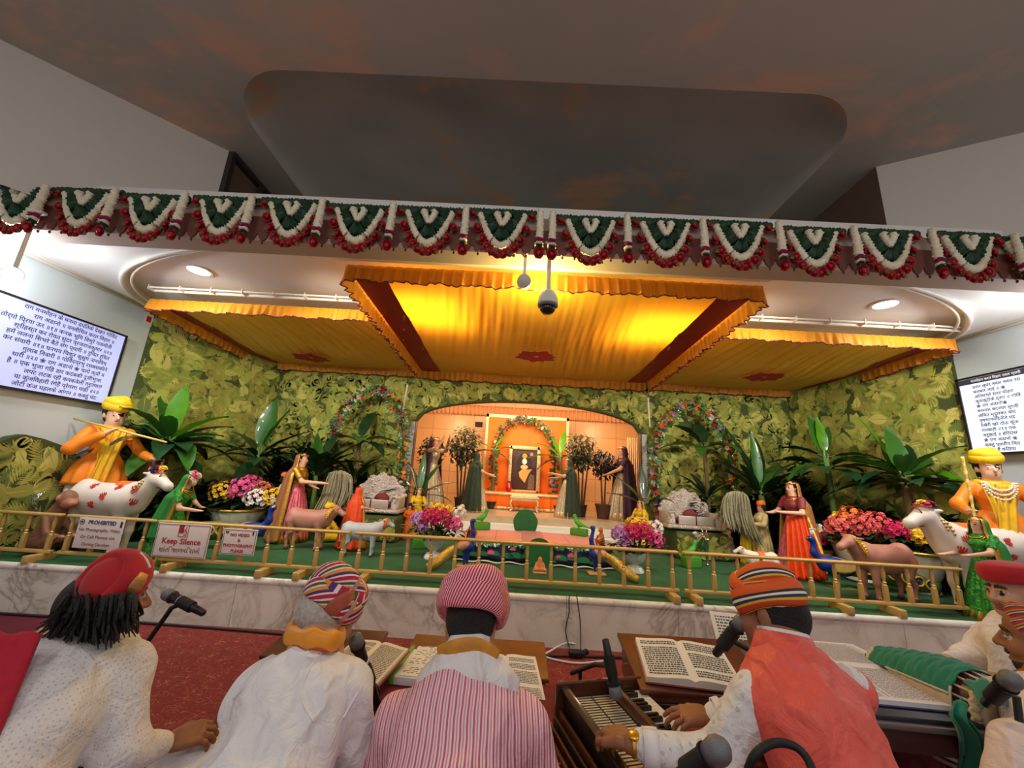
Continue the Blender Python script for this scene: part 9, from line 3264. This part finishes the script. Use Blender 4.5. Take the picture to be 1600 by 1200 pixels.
for px, pyt, Y, lvs, lab in ((772, 705, 7.22, [(165, 35, .42, .13, .9, B1, 1), (20, 25, .36, .12, 1, B1, 1), (190, 5, .35, .14, .9, Dk, 1), (-80, 0, .4, .15, .9, Dk, 1), (40, 60, .3, .1, .6, B1, 1), (-10, -20, .3, .13, .8, Md, 1)], 'small banana plant left of the framed picture'),
                             (876, 715, 7.15, [(65, 72, .5, .13, .3, B1, 1), (150, 40, .5, .13, .7, B1, 1), (170, 10, .5, .16, .6, B1, 1), (20, 25, .45, .14, .9, B1, 1), (190, -15, .4, .18, .7, Dk, 1), (120, 60, .4, .12, .5, B1, 1), (-60, 10, .35, .14, 1, Md, 1)], 'small bright banana plant right of the framed picture')):
 p = PY(px, pyt, Y)
 plant('banana_plant', (p.x, Y, SZ), p.z - SZ, lvs, lab, (.03, .025), group='shrine banana plants', pot=(.10, .13))
def ficus(px, pyt, pyb, rpx, Y, lab, m_, seed, stems=3, n=520, potm=SOILPOT, pr=.11, pot=True):
 a = PY(px, pyt, Y)
 zc = a.z - SZ
 rad = rpx * Y / 605
 t = thing('potted_tree', (a.x, Y, SZ), lab, 'tree', 'potted trees in the shrine room')
 r = random.Random(seed)
 mb = MB()
 for i in range(stems):
  dx = (i - (stems - 1) / 2) * .06
  mb.tube(bez([(dx * .5, 0, .1), (dx, .02 * (i % 2), zc * .5), (dx * 1.6, 0, zc)], 5), [.020 - .0011 * k for k in range(11)], 7)
  for k in range(3):
   q = r.uniform(0, 6)
   mb.tube([(dx * 1.4, 0, zc * .8), (math.cos(q) * rad * .6, math.sin(q) * rad * .5, zc + r.uniform(-.3, .6) * rad)], [.010, .004], 5)
 mb.build('trunk', BARK, t)
 ml = MB()
 for i in range(n):
  q = V3((r.gauss(0, 1), r.gauss(0, 1), r.gauss(0, 1))).normalized() * (r.random() ** .4)
  q = V3((q.x * rad, q.y * rad * .8, zc + q.z * rad * 1.2))
  ml.leaf(q, (r.uniform(-1, 1), r.uniform(-1, .6), r.uniform(-1, .4)), (0, -.5, 1), .085, .042, .6, 2)
 o = ml.build('foliage', m_, t)
 o['kind'] = 'stuff'
 if pot:
  mb = MB()
  mb.lathe([(pr * .75, 0), (pr, pr * 1.6), (pr * 1.08, pr * 1.6), (pr * 1.08, pr * 1.75), (pr * .95, pr * 1.75), (1e-4, pr * 1.5)], 20)
  mb.build('pot', potm, t, auto=40)
FICUS = M('ficus_leaf', (54, 62, 34), 0.5, var=0.4, vscale=8)
FICUSD = M('dark_ficus_leaf', (34, 28, 30), 0.5, var=0.4, vscale=8)
CLAYP = M('brown_pot', (84, 54, 38), 0.6)
ficus(727, 698, 786, 27, 6.75, 'leafy potted tree left of the orange backdrop', FICUS, 1, 4)
ficus(908, 706, 800, 26, 6.70, 'leafy potted tree right of the orange backdrop', FICUS, 2, 4)
ficus(675, 705, 785, 21, 6.95, 'dark leaved potted tree at the left end of the shrine room', FICUSD, 3, 2, 330, CLAYP)
ficus(943, 725, 806, 19, 6.62, 'dark leaved potted tree in a brown pot beside the purple statue', FICUSD, 4, 2, 300, CLAYP, .13)
for px, pt, Y, rz, sm, bm, vm, lab, arms in ((680, 684, 6.72, -110, SILVERL, SILVERL, PURPLE, 'tall statue of a woman in dark purple veil raising both arms', [((-.15, .12, .82), (-.07, .20, 1.0), (.1, .2, 1)), ((.15, .12, .82), (.08, .20, 1.0), (-.1, .2, 1))]),
                                             (748, 706, 6.55, -80, SILVERL, DKGREEN, DKGREEN, 'statue of a woman in silver skirt and dark green veil left of the altar', [((-.15, .08, .66), (-.05, .26, .62), (.2, .9, 0)), ((.15, .08, .66), (.10, .26, .60), (-.1, .9, -.1))]),
                                             (888, 716, 6.48, 95, SILVERL, DKGREEN, DKGREEN, 'statue of a woman wrapped in a dark green veil right of the altar', [((-.15, .10, .68), (-.08, .30, .72), (.1, .9, .1)), ((.15, .08, .66), (.06, .24, .64), (-.3, .9, .1))]),
                                             (972, 698, 6.62, 100, SILVERL, PURPLE, PURPLE, 'tall statue of a woman under a sequined dark purple veil, right in the shrine', [((-.15, .10, .68), (-.08, .26, .60), (.1, .9, -.3)), ((.15, .08, .66), (.06, .24, .62), (-.3, .9, 0))])):
 p = PY(px, pt, Y)
 lady('woman_statue', (p.x, Y, SZ), rz, p.z - SZ, lab, SK3, arms, sm, bm, vm, BROC, None, group='statues of women in the shrine', r1=.24, vs=.26, vl=.03, vhalf=118)
